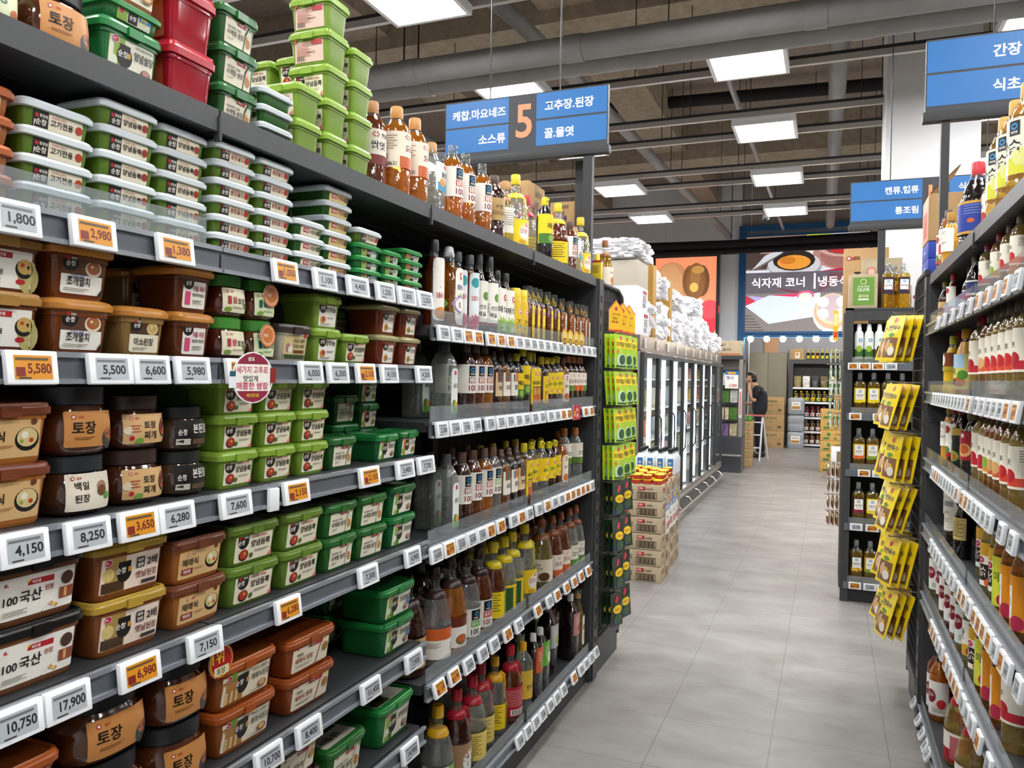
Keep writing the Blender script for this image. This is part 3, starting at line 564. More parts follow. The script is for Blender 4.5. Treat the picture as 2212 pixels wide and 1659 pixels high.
b('woo', 'syrup_bottle', 'dark cooking syrup bottle with orange label foot', .038, .25, 'waist', BRN, '#a8632c', [Bg('#efe9da', .02), Rc(0, 0, 1, .3, '#d0602c'), T(.3, .4, .22, '요리', '#8a2f2a', .45)] + flower(.6, .84, .06), .13, .09, .08)
b('clw', 'syrup_bottle', 'clear starch syrup bottle with brown cap', .042, .275, 'waist', SYR, '#a8632c', [Bg('#e9e4d6', .02), Rc(0, 0, 1, .3, '#5a7a2c'), T(.4, .4, .22, '물엿', K, .45)] + flower(.6, .84, .06), .15, .1, .1)
# sugar syrups and honeys on the upper bottle shelf
b('alr', 'syrup_bottle', 'dark allulose bottle with red arrow label', .034, .28, 'tall', DAM, '#2c2e32', [Bg(W, .3), Pg([(.1, .62), (.9, .62), (.9, .95), (.5, .99), (.1, .95)], '#d0442c'), Pg([(.2, .62), (.8, .62), (.5, .52)], '#d0442c'), T(.2, .36, .09, '알룰로스', '#b33a2c', .6), El(.6, .12, .1, '#c9843a', 1.3)], .05, .2, .02)
b('alw', 'syrup_bottle', 'amber allulose bottle with white pull cap', .045, .28, 'tall', HON, '#e6e8ea', [Bg(W, .3), El(.5, .36, .2, '#7ab04a', 1.3), El(.38, .36, .16, '#a87ac0', 1), El(.5, .36, .12, W, 1.3), T(.14, .62, .09, '알룰로스', '#4a3a7a', .7), T(.3, .3, .1, '0', K)] + flower(.5, .86, .05), .06, .19, .015, n=3, capsh='cone')
b('alg', 'syrup_bottle', 'clear allulose bottle with grey cap', .036, .275, 'tall', HON, '#4a4e52', [Bg('#e6eef0', .3), T(.16, .5, .09, '알룰로스', RD, .7), El(.5, .12, .14, '#c02a5a', 1.3), El(.5, .82, .09, '#3aa0a8')], .05, .2, .01)
b('plw', 'plum_drink_bottle', 'dark plum drink bottle with white label', .034, .29, 'tall', BLKL, '#3a3a3c', [Bg(W, .02), El(.6, .66, .1, '#5a8a2c'), T(.3, .36, .1, '건강', K, .5), T(.25, .2, .11, '매실', K, .5), Rc(0, 0, 1, .07, '#8a2a2a')] + lines(.08, .5, .2, 5), .1, .16, .03)
b('plg', 'plum_drink_bottle', 'dark drink bottle with green fruit label', .04, .25, 'tall', BLKL, '#2c2e2c', [Bg(W, .02), El(.4, .14, .2, '#8ab03a', 1.3), T(.3, .42, .16, '매실', K, .5)] + flower(.6, .78, .06), .12, .16, .02)
b('squ', 'honey_bottle', 'yellow squeeze honey bottle', .034, .2, 'squeeze', mat('squeeze_plastic', '#d9b41c', .35), '#e8c81c', [Bg('#e3bf2a', .02), T(.35, .12, .34, '꿀', K, .4), Pg([(.05, .1), (.4, .9), (.2, .95)], '#f0dc6a')] + ottugi(.6, .72, .1), .08, .12, .02, capr=.84)
b('hon', 'honey_bottle', 'brown honey bottle with yellow clear cap', .03, .225, 'slim', DAM, '#d8b81c', [Bg(YL, .02), T(.3, .3, .12, '벌꿀', K, .5)] + ottugi(.5, .84, .07) + lines(.3, .2, .4, 2), .03, .13, .01, n=4, capsh='cup', capr=.56)
b('honp', 'honey_bottle', 'tan honey bottle with clear cone cap', .028, .215, 'slim', HON, '#c98a2c', [Bg('#e9e0cc', .1)] + lines(.2, .85, .6, 8, '#6a5a3c', .03, .09), .02, .12, .01, n=4, capsh='cup', capr=.56)
# big handled jugs
b('jgb', 'syrup_jug', 'big dark syrup jug with brown collar', .06, .32, 'jug', BRN, '#3a241e', [Bg('#c9aa6a', .02), T(.3, .4, .3, '조청쌀엿', K, .5)] + lines(.3, .25, .4, 2, '#6a4a22'), .22, .095, .03, handle='#2e1c18', collar='#2e1c18', capsh='cone', capr=.34)
b('jgc', 'syrup_jug', 'big clear syrup jug with brown collar', .056, .32, 'jug', SYR, '#3a241e', [Bg(W, .02), Rc(0, .62, 1, 1, '#d8642c'), T(.6, .2, .28, '물엿', K, .3)] + lines(.1, .5, .3, 4) , .2, .1, .025, collar='#35201c', capsh='cone', capr=.34)
b('jga', 'syrup_jug', 'big amber syrup jug with brown collar', .058, .33, 'jug', AMB, '#3a241e', [Bg(W, .02), Rc(0, .7, 1, 1, '#6a2c20'), T(.1, .3, .26, '당', K, .12), El(.52, .26, .18, '#8a6a3a', 1.4), El(.52, .3, .12, '#c9602c', 1.4)] + barcode(.8, .1, .14, .5), .21, .1, .025, collar='#35201c', capsh='cone', capr=.34)
b('jgg', 'syrup_jug', 'big clear jug marked 100 in green', .054, .31, 'jug', SYR, '#3a241e', lab100('#5aa83a', '올리고당', 0), .19, .1, .025, collar='#35201c', capsh='cone', capr=.34)
b('jgr', 'syrup_jug', 'big amber handled jug marked 100', .054, .31, 'jug', DAM, '#3a241e', lab100('#c8402c', '올리고당', 1), .19, .1, .025, handle='#35201c', collar='#35201c', capsh='cone', capr=.34)
yj = [Bg(YL, .02)] + lines(.1, .88, .35, 7, '#5a5a1c', .03, .1) + [El(.8, .25, .22, '#c9843a', 1.2), Rc(.6, 0, .64, 1, '#3f7a2c')]
b('jya', 'syrup_jug', 'big amber jug with yellow collar', .052, .31, 'jug', DAM, '#d8c01c', yj, .18, .1, .025, collar='#e0c81c', capsh='screw', capr=.34)
b('jyc', 'syrup_jug', 'big clear jug with yellow collar', .052, .31, 'jug', SYR, '#d8c01c', [Bg(YL, .02), Rc(.3, 0, .5, .9, '#2f5a2c')] + barcode(.06, .2, .14, .6) + lines(.55, .88, .35, 8, '#4a4a1c', .03, .1), .18, .1, .025, collar='#e0c81c', capsh='screw', capr=.34)
b('jyh', 'syrup_jug', 'big clear corn jug with yellow handle', .055, .32, 'jug', SYR, '#d8c01c', [Bg(YL, .02), El(.55, .5, .36, W, 1), T(.38, .42, .2, '물엿', '#b02a4a', .34), El(.45, .1, .09, '#d9a02c', 2)] + ottugi(.55, .78, .1), .19, .1, .03, handle='#e0c81c', collar='#e0c81c', capsh='screw', capr=.34)
b('jfr', 'syrup_jug', 'pale amber jug with brown handle', .056, .31, 'jug', OIL2, '#8a4a22', [Bg('#e6dcc4', .02), T(.12, .7, .1, '프락토', K, .3), T(.12, .54, .1, '올리고당', K, .36), El(.35, .22, .2, '#5a3a22', 1.4), Rc(.68, 0, 1, 1, '#dfe0cc')] + lines(.7, .8, .24, 7, '#5a6a3c', .03, .1), .2, .1, .03, handle='#7a4220', collar='#7a4220', capsh='cone', capr=.34)
b('jda', 'syrup_jug', 'dark amber jug with brown cone cap', .052, .3, 'jug', DAM, '#8a4a22', [Bg('#efe6d6', .02), Rc(0, 0, 1, .3, '#d0602c'), T(.35, .44, .24, '요리', '#8a2f2a', .3)] + flower(.5, .84, .06), .18, .1, .02, handle='#7a4220', collar='#7a4220', capsh='cone', capr=.34)
b('jdc', 'syrup_jug', 'clear jug with brown cone cap', .05, .3, 'jug', SYR, '#8a4a22', [Bg('#e9e6d8', .02), Rc(0, 0, 1, .3, '#5a8a3a'), T(.35, .44, .24, '물엿', K, .3)] + flower(.5, .84, .06), .17, .1, .02, collar='#7a4220', capsh='cone', capr=.34)
# bottom bottle shelf
ry = [Bg('#e8cf6a', .02), T(.7, .55, .14, '양조', K, .2), El(.8, .2, .16, '#d9a83a', 1.2)] + lines(.1, .86, .4, 9, '#7a6a2c', .025, .08) + barcode(.1, .04, .24, .16)
b('vyc', 'vinegar_jug', 'big clear vinegar jug with yellow cap', .056, .31, 'jug', SYR, '#e0a81c', [Bg('#dfe6cc', .02), Rc(.5, 0, 1, 1, '#8ab05a')] + lines(.08, .8, .36, 7, '#5a5a5a', .03, .1), .2, .1, .02, collar='#e0a81c', capr=.34)
b('vrd', 'syrup_jug', 'dark jug with red cap and bul label', .054, .31, 'jug', BRN, '#b01a2c', [Bg('#a8805c', .02), El(.62, .42, .36, W, 1), T(.5, .24, .36, '불', K, .26)], .19, .11, .02, handle='#b01a2c', collar='#b01a2c', capr=.34)
b('vrc', 'vinegar_jug', 'big clear vinegar jug with red collar', .056, .315, 'jug', SYR, '#b01a2c', ry, .2, .1, .02, collar='#b01a2c', capr=.34)
b('vrh', 'vinegar_jug', 'big clear vinegar jug with red handle', .056, .315, 'jug', SYR, '#b01a2c', ry, .2, .1, .02, handle='#b01a2c', collar='#b01a2c', capr=.34)
b('vyh', 'vinegar_jug', 'big clear vinegar jug with yellow handle', .05, .3, 'jug', SYR, '#e0a81c', yj, .17, .1, .02, handle='#e0a81c', collar='#e0a81c', capr=.34)
b('vbr', 'syrup_jug', 'brown jug with red handle and red label', .052, .31, 'jug', DAM, '#b01a2c', [Bg('#b01a2c', .02)] + lines(.15, .86, .7, 8, '#e0a8a0', .02, .07) + [Rc(.3, .04, .7, .24, W)] + barcode(.34, .06, .32, .16), .18, .12, .03, handle='#b01a2c', collar='#b01a2c', capr=.34)
b('vyl', 'vinegar_bottle', 'clear vinegar bottle with tall yellow label', .042, .29, 'pet', SYR, '#e0a81c', [Bg('#d9b43a', .02), T(.4, .3, .2, '양조', K, .4), El(.7, .14, .1, '#c9622c', 1.3)], .16, .12, .06, capr=.36)
def pet(key, desc, c1, c2, cap, R=.042, H=.29):
    b(key, 'plum_juice_bottle', desc, R, H, 'pet', PLUM, cap, [Bg(c1, .02), El(.6, .3, .2, c2, 1)] + lines(.1, .8, .4, 6, '#e8e0d8', .02, .07), .16, .11, .13, n=3.2, capr=.34)
pet('por', 'dark juice bottle with orange label', '#d0562c', '#7aa03c', '#e6e6e6')
pet('pgn', 'dark juice bottle with green label', '#6ab03a', '#e0e8c8', '#e6e6e6')
pet('pgy', 'black juice bottle with grey label', '#b9bcc0', '#9ab04a', '#8a8f94', .046, .33)
pet('prd', 'black juice bottle with red label', '#c08078', '#a01a34', '#e6e6e6', .046, .33)
pet('pgg', 'black juice bottle with leaf label', '#a8b87a', '#5a8a3c', '#8a8f94', .044, .31)
b('olo', 'oil_bottle', 'tall olive oil bottle with clear cone cap', .036, .33, 'tall', OLV, '#d8982c', [Bg('#e6ddc8', .3), El(.5, .6, .1, '#b33a2c')] + lines(.3, .4, .4, 6, '#6a5a3c', .02, .06), .04, .15, .05, n=3, capsh='cup', capr=.5)
# right-hand aisle
def vin(key, desc, cap, c, fruit, liquid=VIN, R=.037, H=.275, t='식초', prof='vin'):
    b(key, 'vinegar_bottle', desc, R, H, prof, liquid, cap, [Bg('#f0ead8', .02), Rc(0, .06, 1, .26, c), El(.5, .3, .16, fruit, 1), T(.3, .54, .16, t, K, .44)] + blue_ring(.14, .86, .08) + lines(.7, .88, .26, 5, '#8a7a6a', .02, .06), R * 3.9, H * .42, H * .27)
vin('va', 'apple vinegar bottle with brown cap', '#5a4a40', '#d84a34', '#c0202a')
vin('vb', 'grain vinegar bottle with brown cap', '#5a4a40', '#d0602c', '#d9a86a', VINB)
vin('vr', 'apple vinegar bottle with red cap', '#8a1a2a', '#c0283a', '#b01a2a', VIN, .042, .285)
vin('vo', 'orange-label vinegar bottle with red cap', '#8a1a2a', '#e0982c', '#8ab03a', VINB, .04, .28)
b('soyb', 'soy_sauce_jug', 'big dark soy sauce jug with blue label', .062, .34, 'soy', BLKL, '#c0202e', [Bg('#1c3a9a', .02), Rc(0, .92, 1, 1, '#c9983a'), Rc(0, 0, 1, .08, '#c9983a'), T(.05, .3, .36, '오리', W, .2), T(.28, .5, .16, '맥전', W, .14), El(.72, .4, .07, '#d0602c', 1.5)] + lines(.6, .85, .3, 4, '#8a9ad0', .02, .08), .22, .12, .07, collar='#c0202e', capr=.36)
b('ricew', 'cooking_wine_bottle', 'golden cooking wine bottle with lemon label', .046, .33, 'waist', liq('rice_wine', '#f0d9a0', '#d8b878', .12, .5, 50), '#d0a04a', [Bg('#e9ead4', .02), Rc(.5, 0, 1, .3, '#d9d83a'), El(.7, .3, .16, '#e0e08a'), Rc(.1, .6, .3, 1, '#e8e05a'), T(.3, .36, .26, '맛술', K, .5)] + blue_ring(.6, .84, .1), .18, .15, .08, capr=.36)
b('sauy', 'sauce_bottle', 'yellow squeeze sauce bottle', .036, .235, 'soy', mat('squeeze_plastic', '#d8b020', .3), '#b8b82c', [Bg('#7a3a1c', .02), El(.4, .6, .3, W, .8), Rc(0, 0, 1, .25, '#b09a2a')], .1, .075, .09, capr=.4)
b('mus', 'mustard_bottle', 'mustard sauce bottle with vegetable label', .042, .245, 'soy', mat('mustard_plastic', '#c98f1c', .25), '#c08a1c', [Bg('#e0d86a', .02), Rc(0, .6, .75, 1, '#a8c8e0'), T(.2, .4, .2, '머리', K, .4), El(.6, .2, .14, '#d0602c', 1.5), El(.7, .4, .14, '#4d8a2c', 1), El(.45, .2, .1, K), Pg([(0, .5), (.3, .8), (.32, .4)], '#e8c020')], .15, .13, .02, capr=.44)
b('mus2', 'mustard_bottle', 'mustard sauce bottle with white label', .036, .25, 'soy', mat('mustard_plastic', '#c98f1c', .25), '#b08024', [Bg(W, .02), T(.2, .3, .14, '머스터드', K, .6), T(.2, .5, .14, '소스', K, .6)] + lines(.2, .85, .5, 3), .1, .1, .08, capr=.44)
b('redc', 'sauce_bottle', 'dark red vinegar sauce bottle', .034, .255, 'soy', liq('red_sauce', '#8a2018', '#6a1410', .8), '#9a1a2a', [Bg(W, .02), T(.2, .4, .22, '초', K, .4), El(.5, .82, .12, '#b01a2a'), Rc(0, 0, 1, .14, '#b01a2a'), El(.5, .2, .12, '#5a7a3c')], .1, .13, .05, capr=.44)
b('blks', 'sauce_bottle', 'black sauce bottle with salad label', .036, .26, 'soy', BLKL, '#7a1a24', [Bg('#16201c', .02), Rc(0, .8, 1, 1, '#b89a3c'), T(.2, .46, .24, '장', W, .4), El(.5, .2, .16, '#7a9a3c', 1.4), El(.6, .18, .08, '#c0402c')], .11, .13, .04, capr=.44)
b('drks', 'sauce_bottle', 'dark sauce bottle with red bowl label', .042, .25, 'soy', BLKL, '#6a5a3c', [Bg('#a01a28', .02), El(.6, .35, .24, '#e0b878', 1.1), El(.6, .38, .17, '#c9622c', 1.1), El(.55, .86, .08, W)] + lines(.1, .85, .14, 8, '#e0c0a0', .02, .08), .13, .1, .07, capr=.5)
b('soys', 'soy_sauce_bottle', 'small black soy sauce bottle', .032, .215, 'tall', BLKL, '#5a4a24', [Bg('#1c2f6a', .02), Rc(0, .9, 1, 1, W), Rc(0, 0, 1, .14, W)], .1, .06, .05, capr=.4)
b('sess', 'oil_bottle', 'small brown sesame oil bottle', .026, .18, 'tall', BRN, '#8a8a2c', [Bg('#d9b070', .02), Rc(0, .4, 1, .6, '#a8321c')], .07, .07, .02, capr=.44)
b('mealS', 'sauce_bottle', 'black sauce bottle with white oval label', .044, .24, 'slim', BLKL, '#1c1c1c', [Bg('#d9d4c8', .3), T(.1, .46, .16, '밀소스', K, .8), Rc(.15, .74, .85, .9, '#8a8a86')] + lines(.25, .36, .5, 3), .1, .13, .06, capr=.52)
b('fish', 'sauce_bottle', 'slim black bottle with cream label', .03, .25, 'tall', BLKL, '#161616', [Bg('#d8c07a', .02)] + lines(.12, .88, .76, 9, '#6a5024', .03, .09), .09, .08, .07, capr=.44)
b('rw2', 'cooking_wine_bottle', 'clear cooking wine bottle', .038, .29, 'waist', OIL2, '#3a3a3a', [Bg(W, .02), Rc(0, .7, 1, 1, '#d8a82c'), Rc(.3, .12, .7, .5, '#2a1c16'), T(.34, .2, .24, '맛술', W, .3), El(.7, .08, .1, '#d0602c')] + haepyo(.5, .6, .09), .14, .14, .04)
b('rw3', 'cooking_wine_bottle', 'pale cooking wine bottle with yellow label', .04, .31, 'waist', VINB, '#5a4a30', [Bg('#d8d83a', .02), Rc(0, 0, .5, 1, '#c9d84a'), T(.5, .5, .2, '미향', '#2f5a2c', .3), El(.3, .16, .14, '#e8e0a8'), El(.7, .14, .12, '#b02a4a')], .16, .16, .03)
b('rw4', 'cooking_wine_bottle', 'amber cooking wine bottle, orange label', .042, .31, 'waist', VINB, '#5a4a30', [Bg('#d88a1c', .02), Rc(.1, .2, .5, .8, W), T(.14, .4, .2, '미림', '#2f5a2c', .3), El(.6, .14, .14, '#b02a4a')], .17, .16, .03)
def hong(key, desc, c, liquid=DAM, cap='#2a1c1c', R=.04, H=.29, g='#e9e6e0'):
    b(key, 'fruit_vinegar_bottle', desc, R, H, 'pet', liquid, cap, [Bg(g, .02), El(.3, .7, .16, c, .9), El(.8, .35, .14, c, .9), El(.3, .2, .12, c, 1.2), El(.55, .55, .2, '#7a1426', .8), T(.44, .52, .13, '홍초', W, .22)] + lines(.6, .2, .3, 3), R * 4.4, H * .5, .03, capr=.36)
hong('ho1', 'fruit vinegar bottle with cherry label', '#b01a34')
hong('ho2', 'fruit vinegar bottle with pomegranate label', '#c02a4a')
hong('ho3', 'fruit vinegar bottle with apple label', '#c8302c', AMB)
hong('ho4', 'white fruit vinegar bottle, pale green label', '#d05a6a', VIN, '#8a1a2a', .036, .27, '#dfe6dc')
b('mat', 'cooking_wine_bottle', 'cooking wine bottle with yellow mat label', .038, .28, 'waist', OIL2, '#4a4036', [Bg(W, .02), Rc(0, 0, 1, .32, '#d8a82c'), T(.3, .44, .32, '맛', K, .3), El(.7, .14, .1, '#b02a4a')], .13, .12, .04)
b('vbig', 'vinegar_jug', 'big apple vinegar jug with red handle', .066, .34, 'jug', VIN, '#c0202e', [Bg(W, .02), Rc(0, 0, 1, .42, '#b01a28'), El(.28, .44, .24, '#c02030'), T(.14, .66, .2, '식초', '#b02a3a', .24), Rc(.6, .1, .9, .9, '#c86a70')], .24, .11, .02, handle='#c0202e', collar='#c0202e', capr=.36)
# cooking-oil rack
def oil(key, t, c1, c2, liquid=OIL):
    b(key, 'oil_bottle', t, .043, .296, 'flatb', liquid, '#8f9498', [Bg(c1, .02), El(.2, .12, .16, c2), El(.85, .14, .14, c2), El(.5, .06, .12, c2), Rc(.12, .2, .88, .92, W), El(.5, .76, .1, '#2f8fb8'), El(.5, .76, .05, W), T(.2, .42, .14, {'c': '카놀라유', 's': '해바라기유', 'g': '포도씨유', 'k': '옥수수유', 'o': '올리브유', 'y': '요리유'}[key[2]], K, .6)] + lines(.25, .34, .5, 1), .077, .105, .08, n=4.5, capr=.36)
oil('okc', 'canola oil bottle with yellow flower label', '#e0c81c', '#e8d020')
oil('oks', 'sunflower oil bottle with sunflower label', '#3a2a14', '#e0b020')
oil('okg', 'grape seed oil bottle with purple label', '#33182a', '#8a1f3a')
oil('okk', 'corn oil bottle with corn label', '#c9a03a', '#7a9a2c')
oil('oko', 'olive oil bottle with dark label', '#2c2c1c', '#8a9a3c', OLV)
oil('oky', 'cooking oil bottle with orange label', '#d8b83a', '#e0622c')
def spray(key, desc, c, c2):
    b(key, 'oil_spray_can', desc, .031, .285, 'spray', mat('spray_can', '#dfe6e0', .3), '#eef0f0', [Bg('#e9ede8', 0), Rc(0, 0, 1, .5, c), El(.5, .52, .12, c2, .9), T(.2, .12, .1, '올리브유', W, .6), El(.6, .84, .07, '#2f8fb8'), El(.6, .84, .035, W)], .09, .19, .008, capsh='spray', capr=.5, cat='spray can')
spray('spg', 'green olive oil spray can', '#3a6a2c', '#9ab83a')
spray('spb', 'brown truffle oil spray can', '#6a5034', '#3a2a1c')
spray('spy', 'yellow olive oil spray can', '#a8b02c', '#5a6a1c')
b('evo', 'oil_bottle', 'dark olive oil bottle with tall white label', .033, .3, 'tall', liq('dark_glass', '#1c2a14', '#10160c', .85, 0), '#b08a50', [Bg('#dfe2e2', 0), El(.5, .82, .12, '#8a8f94'), T(.25, .5, .06, 'OLIVE', K, .5), T(.3, .4, .06, 'OIL', K, .4)], .045, .18, .02, n=4, capr=.4)
b('grp', 'oil_bottle', 'tall grape seed oil bottle', .043, .325, 'flatb', OIL, CLR, [Bg('#2a1a2c', .02), El(.15, .5, .14, '#7a1a34'), El(.85, .3, .14, '#7a1a34'), Rc(.14, .26, .86, .86, W), El(.5, .74, .08, '#2f8fb8'), El(.5, .74, .04, W), T(.2, .44, .12, '포도씨유', K, .6)], .078, .12, .1, n=4, capr=.36)
b('kan', 'oil_bottle', 'golden oil jug with brown handle', .05, .3, 'jug', OIL, '#9a6434', [Bg('#efe4d0', .02), El(.5, .24, .24, '#c9782c', 1.2), T(.3, .6, .16, '바삭하게', K, .4)], .15, .1, .04, handle='#9a6434', collar='#9a6434', capr=.36)
# ---------------------------------------------------------------- the setting
def floor_mat():
    m, t, p = nodes('floor_vinyl'); N = t.nodes.new; Lk = t.links.new
    tc = N('ShaderNodeTexCoord'); mp = N('ShaderNodeMapping')
    mp.inputs['Location'].default_value = (.687, -3.717, 0)
    Lk(tc.outputs['Object'], mp.inputs[0])
    bk = N('ShaderNodeTexBrick'); bk.offset = 0
    for k, v in (('Scale', 1), ('Mortar Size', .0016), ('Mortar Smooth', .3), ('Brick Width', .4775), ('Row Height', .495)): bk.inputs[k].default_value = v
    bk.inputs['Color1'].default_value = (1, 1, 1, 1); bk.inputs['Color2'].default_value = (.95, .95, .95, 1); bk.inputs['Mortar'].default_value = (.34, .34, .34, 1)
    Lk(mp.outputs[0], bk.inputs['Vector'])
    m2 = N('ShaderNodeMapping'); m2.inputs['Scale'].default_value = (1.0, 1.7, 1); Lk(tc.outputs['Object'], m2.inputs[0])
    n = N('ShaderNodeTexNoise'); n.inputs['Scale'].default_value = 2.2; n.inputs['Detail'].default_value = 5; n.inputs['Roughness'].default_value = .6; n.inputs['Distortion'].default_value = .4
    Lk(m2.outputs[0], n.inputs['Vector'])
    cr = N('ShaderNodeValToRGB'); cr.color_ramp.elements[0].position = .3; cr.color_ramp.elements[1].position = .72
    cr.color_ramp.elements[0].color = lin('#716b67'); cr.color_ramp.elements[1].color = lin('#918e8b')
    Lk(n.outputs['Fac'], cr.inputs[0])
    mx = N('ShaderNodeMix'); mx.data_type = 'RGBA'; mx.blend_type = 'MULTIPLY'; mx.inputs[0].default_value = 1
    Lk(cr.outputs[0], mx.inputs[6]); Lk(bk.outputs['Color'], mx.inputs[7]); Lk(mx.outputs[2], p.inputs['Base Color'])
    n2 = N('ShaderNodeTexNoise'); n2.inputs['Scale'].default_value = 3; n2.inputs['Detail'].default_value = 3; Lk(m2.outputs[0], n2.inputs['Vector'])
    r = N('ShaderNodeMapRange'); r.inputs[3].default_value = .3; r.inputs[4].default_value = .5; Lk(n2.outputs['Fac'], r.inputs[0]); Lk(r.outputs[0], p.inputs['Roughness'])
    n3 = N('ShaderNodeTexNoise'); n3.inputs['Scale'].default_value = 5; n3.inputs['Detail'].default_value = 2; Lk(tc.outputs['Object'], n3.inputs['Vector'])
    b = N('ShaderNodeBump'); b.inputs['Strength'].default_value = .12; b.inputs['Distance'].default_value = .02; Lk(n3.outputs['Fac'], b.inputs['Height']); Lk(b.outputs[0], p.inputs['Normal'])
    return m
CEIL = mat('ceiling_spray', '#94877b', .95, 0, .2, .14, 14, .5, 90)
WALLM = mat('painted_wall', '#c4c3c2', .7, 0, .3, .04, 3)
PANEL = mat('ribbed_panel', '#e2e5e7', .5, .1, .4, .03, 2)
BLUEF = mat('blue_steel', '#1f5f94', .45)
X0, X1, Y0, Y1, ZC = -7.0, 5.0, -3.5, 21.0, 6.0
def sbox(name, *a):
    m = a[-1]; return struct(MB().box(*a[:-1], m).ob(name))
sbox('floor', X0, X1, Y0, Y1, -.1, 0, floor_mat())
sbox('ceiling', X0, X1, Y0, Y1, ZC, ZC + .1, CEIL)
sbox('wall_left', X0 - .1, X0, Y0, Y1, 0, ZC, WALLM)
sbox('wall_right', X1, X1 + .1, Y0, Y1, 0, ZC, WALLM)
sbox('wall_near', X0, X1, Y0 - .1, Y0, 0, ZC, WALLM)
sbox('wall_far', X0, X1, Y1, Y1 + .1, 0, ZC, mat('alcove_wall', '#a5a3a6', .7, 0, .3, .03, 3))
# ribbed panel wall left of the alcove, header above it
mb = MB(); x = X0
while x < -1.9:
    mb.box(x, min(x + .3, -1.86), 18, 18.1, 0, ZC, PANEL); mb.box(x + .3, x + .315, 17.99, 18, 0, ZC, PANEL); x += .315
struct(mb.ob('wall_panelled'))
struct(MB().box(-1.86, X1, 18, 18.1, 4.9, ZC, mat('header_paint', '#9a948c', .8, 0, .3, .05, 2)).ob('wall_header'))
for i, (a) in enumerate([(-1.9, -1.76, 17.93, 18.12, 0, 4.98), (-1.76, 4, 17.93, 18.12, 4.86, 4.98), (-1.76, 4, 17.93, 18.12, 2.54, 2.63)]):
    sbox('trim_%d' % (i + 1), *a, BLUEF)
# ceiling beams
BEAM = mat('beam_concrete', '#a39683', .95, 0, .2, .16, 10, .6, 60)
for i, yb in enumerate((2.2, 7.9, 13.6)): sbox('beam.%03d' % i, X0, X1, yb, yb + .7, 5.35, ZC, BEAM)
for i, xb in enumerate((-5.4, -2.95, 1.9)): sbox('beam.%03d' % (i + 5), xb, xb + .6, Y0, Y1, 5.5, ZC, BEAM)
sbox('column', .415, 1.14, 7.6, 8.2, 0, ZC, mat('column_paint', '#d3d3d4', .75, 0, .3, .03, 2, .05, 6))

# ---------------------------------------------------------------- ceiling services
PANM = mat('lamp_diffuser', '#ffffff', .5, emit=LAMP)
PIPE = mat('grey_pipe', '#908f8d', .55, 0, .4, .08, 6)
BLKP = mat('pipe_lagging', '#1d1c1e', .75, 0, .3, .1, 8, .3, 20)
lamp_me = (MB().box(-.27, .27, -.285, .285, -.012, 0, PANM).mesh('diffuser'),
           MB().box(-.3, -.27, -.315, .315, -.02, .05, WHT).box(.27, .3, -.315, .315, -.02, .05, WHT).box(-.27, .27, -.315, -.285, -.02, .05, WHT).box(-.27, .27, .285, .315, -.02, .05, WHT).box(-.27, .27, -.285, .285, .03, .05, WHT).mesh('lamp_frame'))
LZ = 4.13
lamps = []
LROWS = (-1.6, .4, 2.45, 4.675, 6.5, 8.35, 10.355, 12.365)
for ci, (cx, ys) in enumerate(((-2.66, LROWS), (-.65, LROWS + (19.4,)), (1.36, LROWS + (14.4, 16.4, 19.4)), (-4.7, LROWS[1:] + (14.4, 16.4)), (3.3, LROWS[1:] + (14.4, 16.4)))):  # the extra farthest panels are unseen, added to brighten far walls and alcove
    for k, cy in enumerate(ys): lamps.append((ci, k, cx, cy))
cname = {0: 'row above the left shelving', 1: 'row above the aisle', 2: 'row above the right shelving', 3: 'row far to the left', 4: 'row far to the right'}
for ci, k, cx, cy in lamps:
    r = empty('ceiling_light', (cx, cy, LZ))
    near = 'behind the camera' if cy < 1 else 'over the near aisle' if cy < 5.5 else 'over the cross aisle' if cy < 9 else 'over the freezers' if cy < 11.5 else 'near the far wall' if cy < 18 else 'added to light alcove'
    tag(r, 'bright square LED panel, ' + ORD[k] + ' in the ' + cname[ci] + ', ' + near, 'ceiling light', 'square LED ceiling panels')
    link('diffuser', lamp_me[0], r); link('lamp_frame', lamp_me[1], r)
RAIL = mat('light_rail', '#c9c5c0', .3, .5)
WIRE = mat('hanger_wire', '#2c2a28', .5)
prev = []
for k, yr in enumerate([c + q * .337 for c in LROWS[2:] for q in (-1, 1)]):
    r = empty('light_rail', (0, yr, LZ + .06))
    tag(r, 'slim steel lighting rail across the ceiling, ' + ORD[k] + ' from the front', 'rail', 'lighting rails')
    xe = .41 if 7.6 < yr < 8.2 else 4.8
    MB().box(-6.8, xe, -.02, .02, -.02, .03, RAIL).box(-6.8, xe, -.014, .014, .03, .06, DRK).ob('rail_bar', r)
    for xw in ((-4, -1.35), (-1.9, .3))[k % 2]: MB().tube([(xw + .13 * (k % 3), 0, .05), (xw + .13 * (k % 3), 0, 5.36 - LZ - .06 if k in (1, 6, 7, 12) else ZC - LZ - .06)], .005, WIRE, 5).ob('hanger_wire', r)
for k, (yp, zp, rad) in enumerate(((5.68, 4.075, .095), (5.92, 4.055, .092))):
    r = empty('drain_pipe', (0, yp, zp))
    tag(r, 'thick grey drain pipe across the ceiling, ' + ('nearer' if k == 0 else 'farther') + ' of the pair', 'pipe', 'grey ceiling pipes')
    MB().tube([(-6.9, 0, 0), (4.9, 0, 0)], rad, PIPE, 20).ob('pipe_run', r)
    for q, xj in enumerate((-3.9, -3.3, -1.9 + .5 * k, -.2 + .3 * k, 1.4)): MB().tube([(xj, 0, 0), (xj + .14, 0, 0)], rad * 1.07, PIPE, 20).ob('pipe_coupling', r)
    for xh in (-3.3, .9): MB().tube([(xh, 0, 0), (xh, 0, 1.98)], .008, WIRE, 6).ob('pipe_hanger', r)
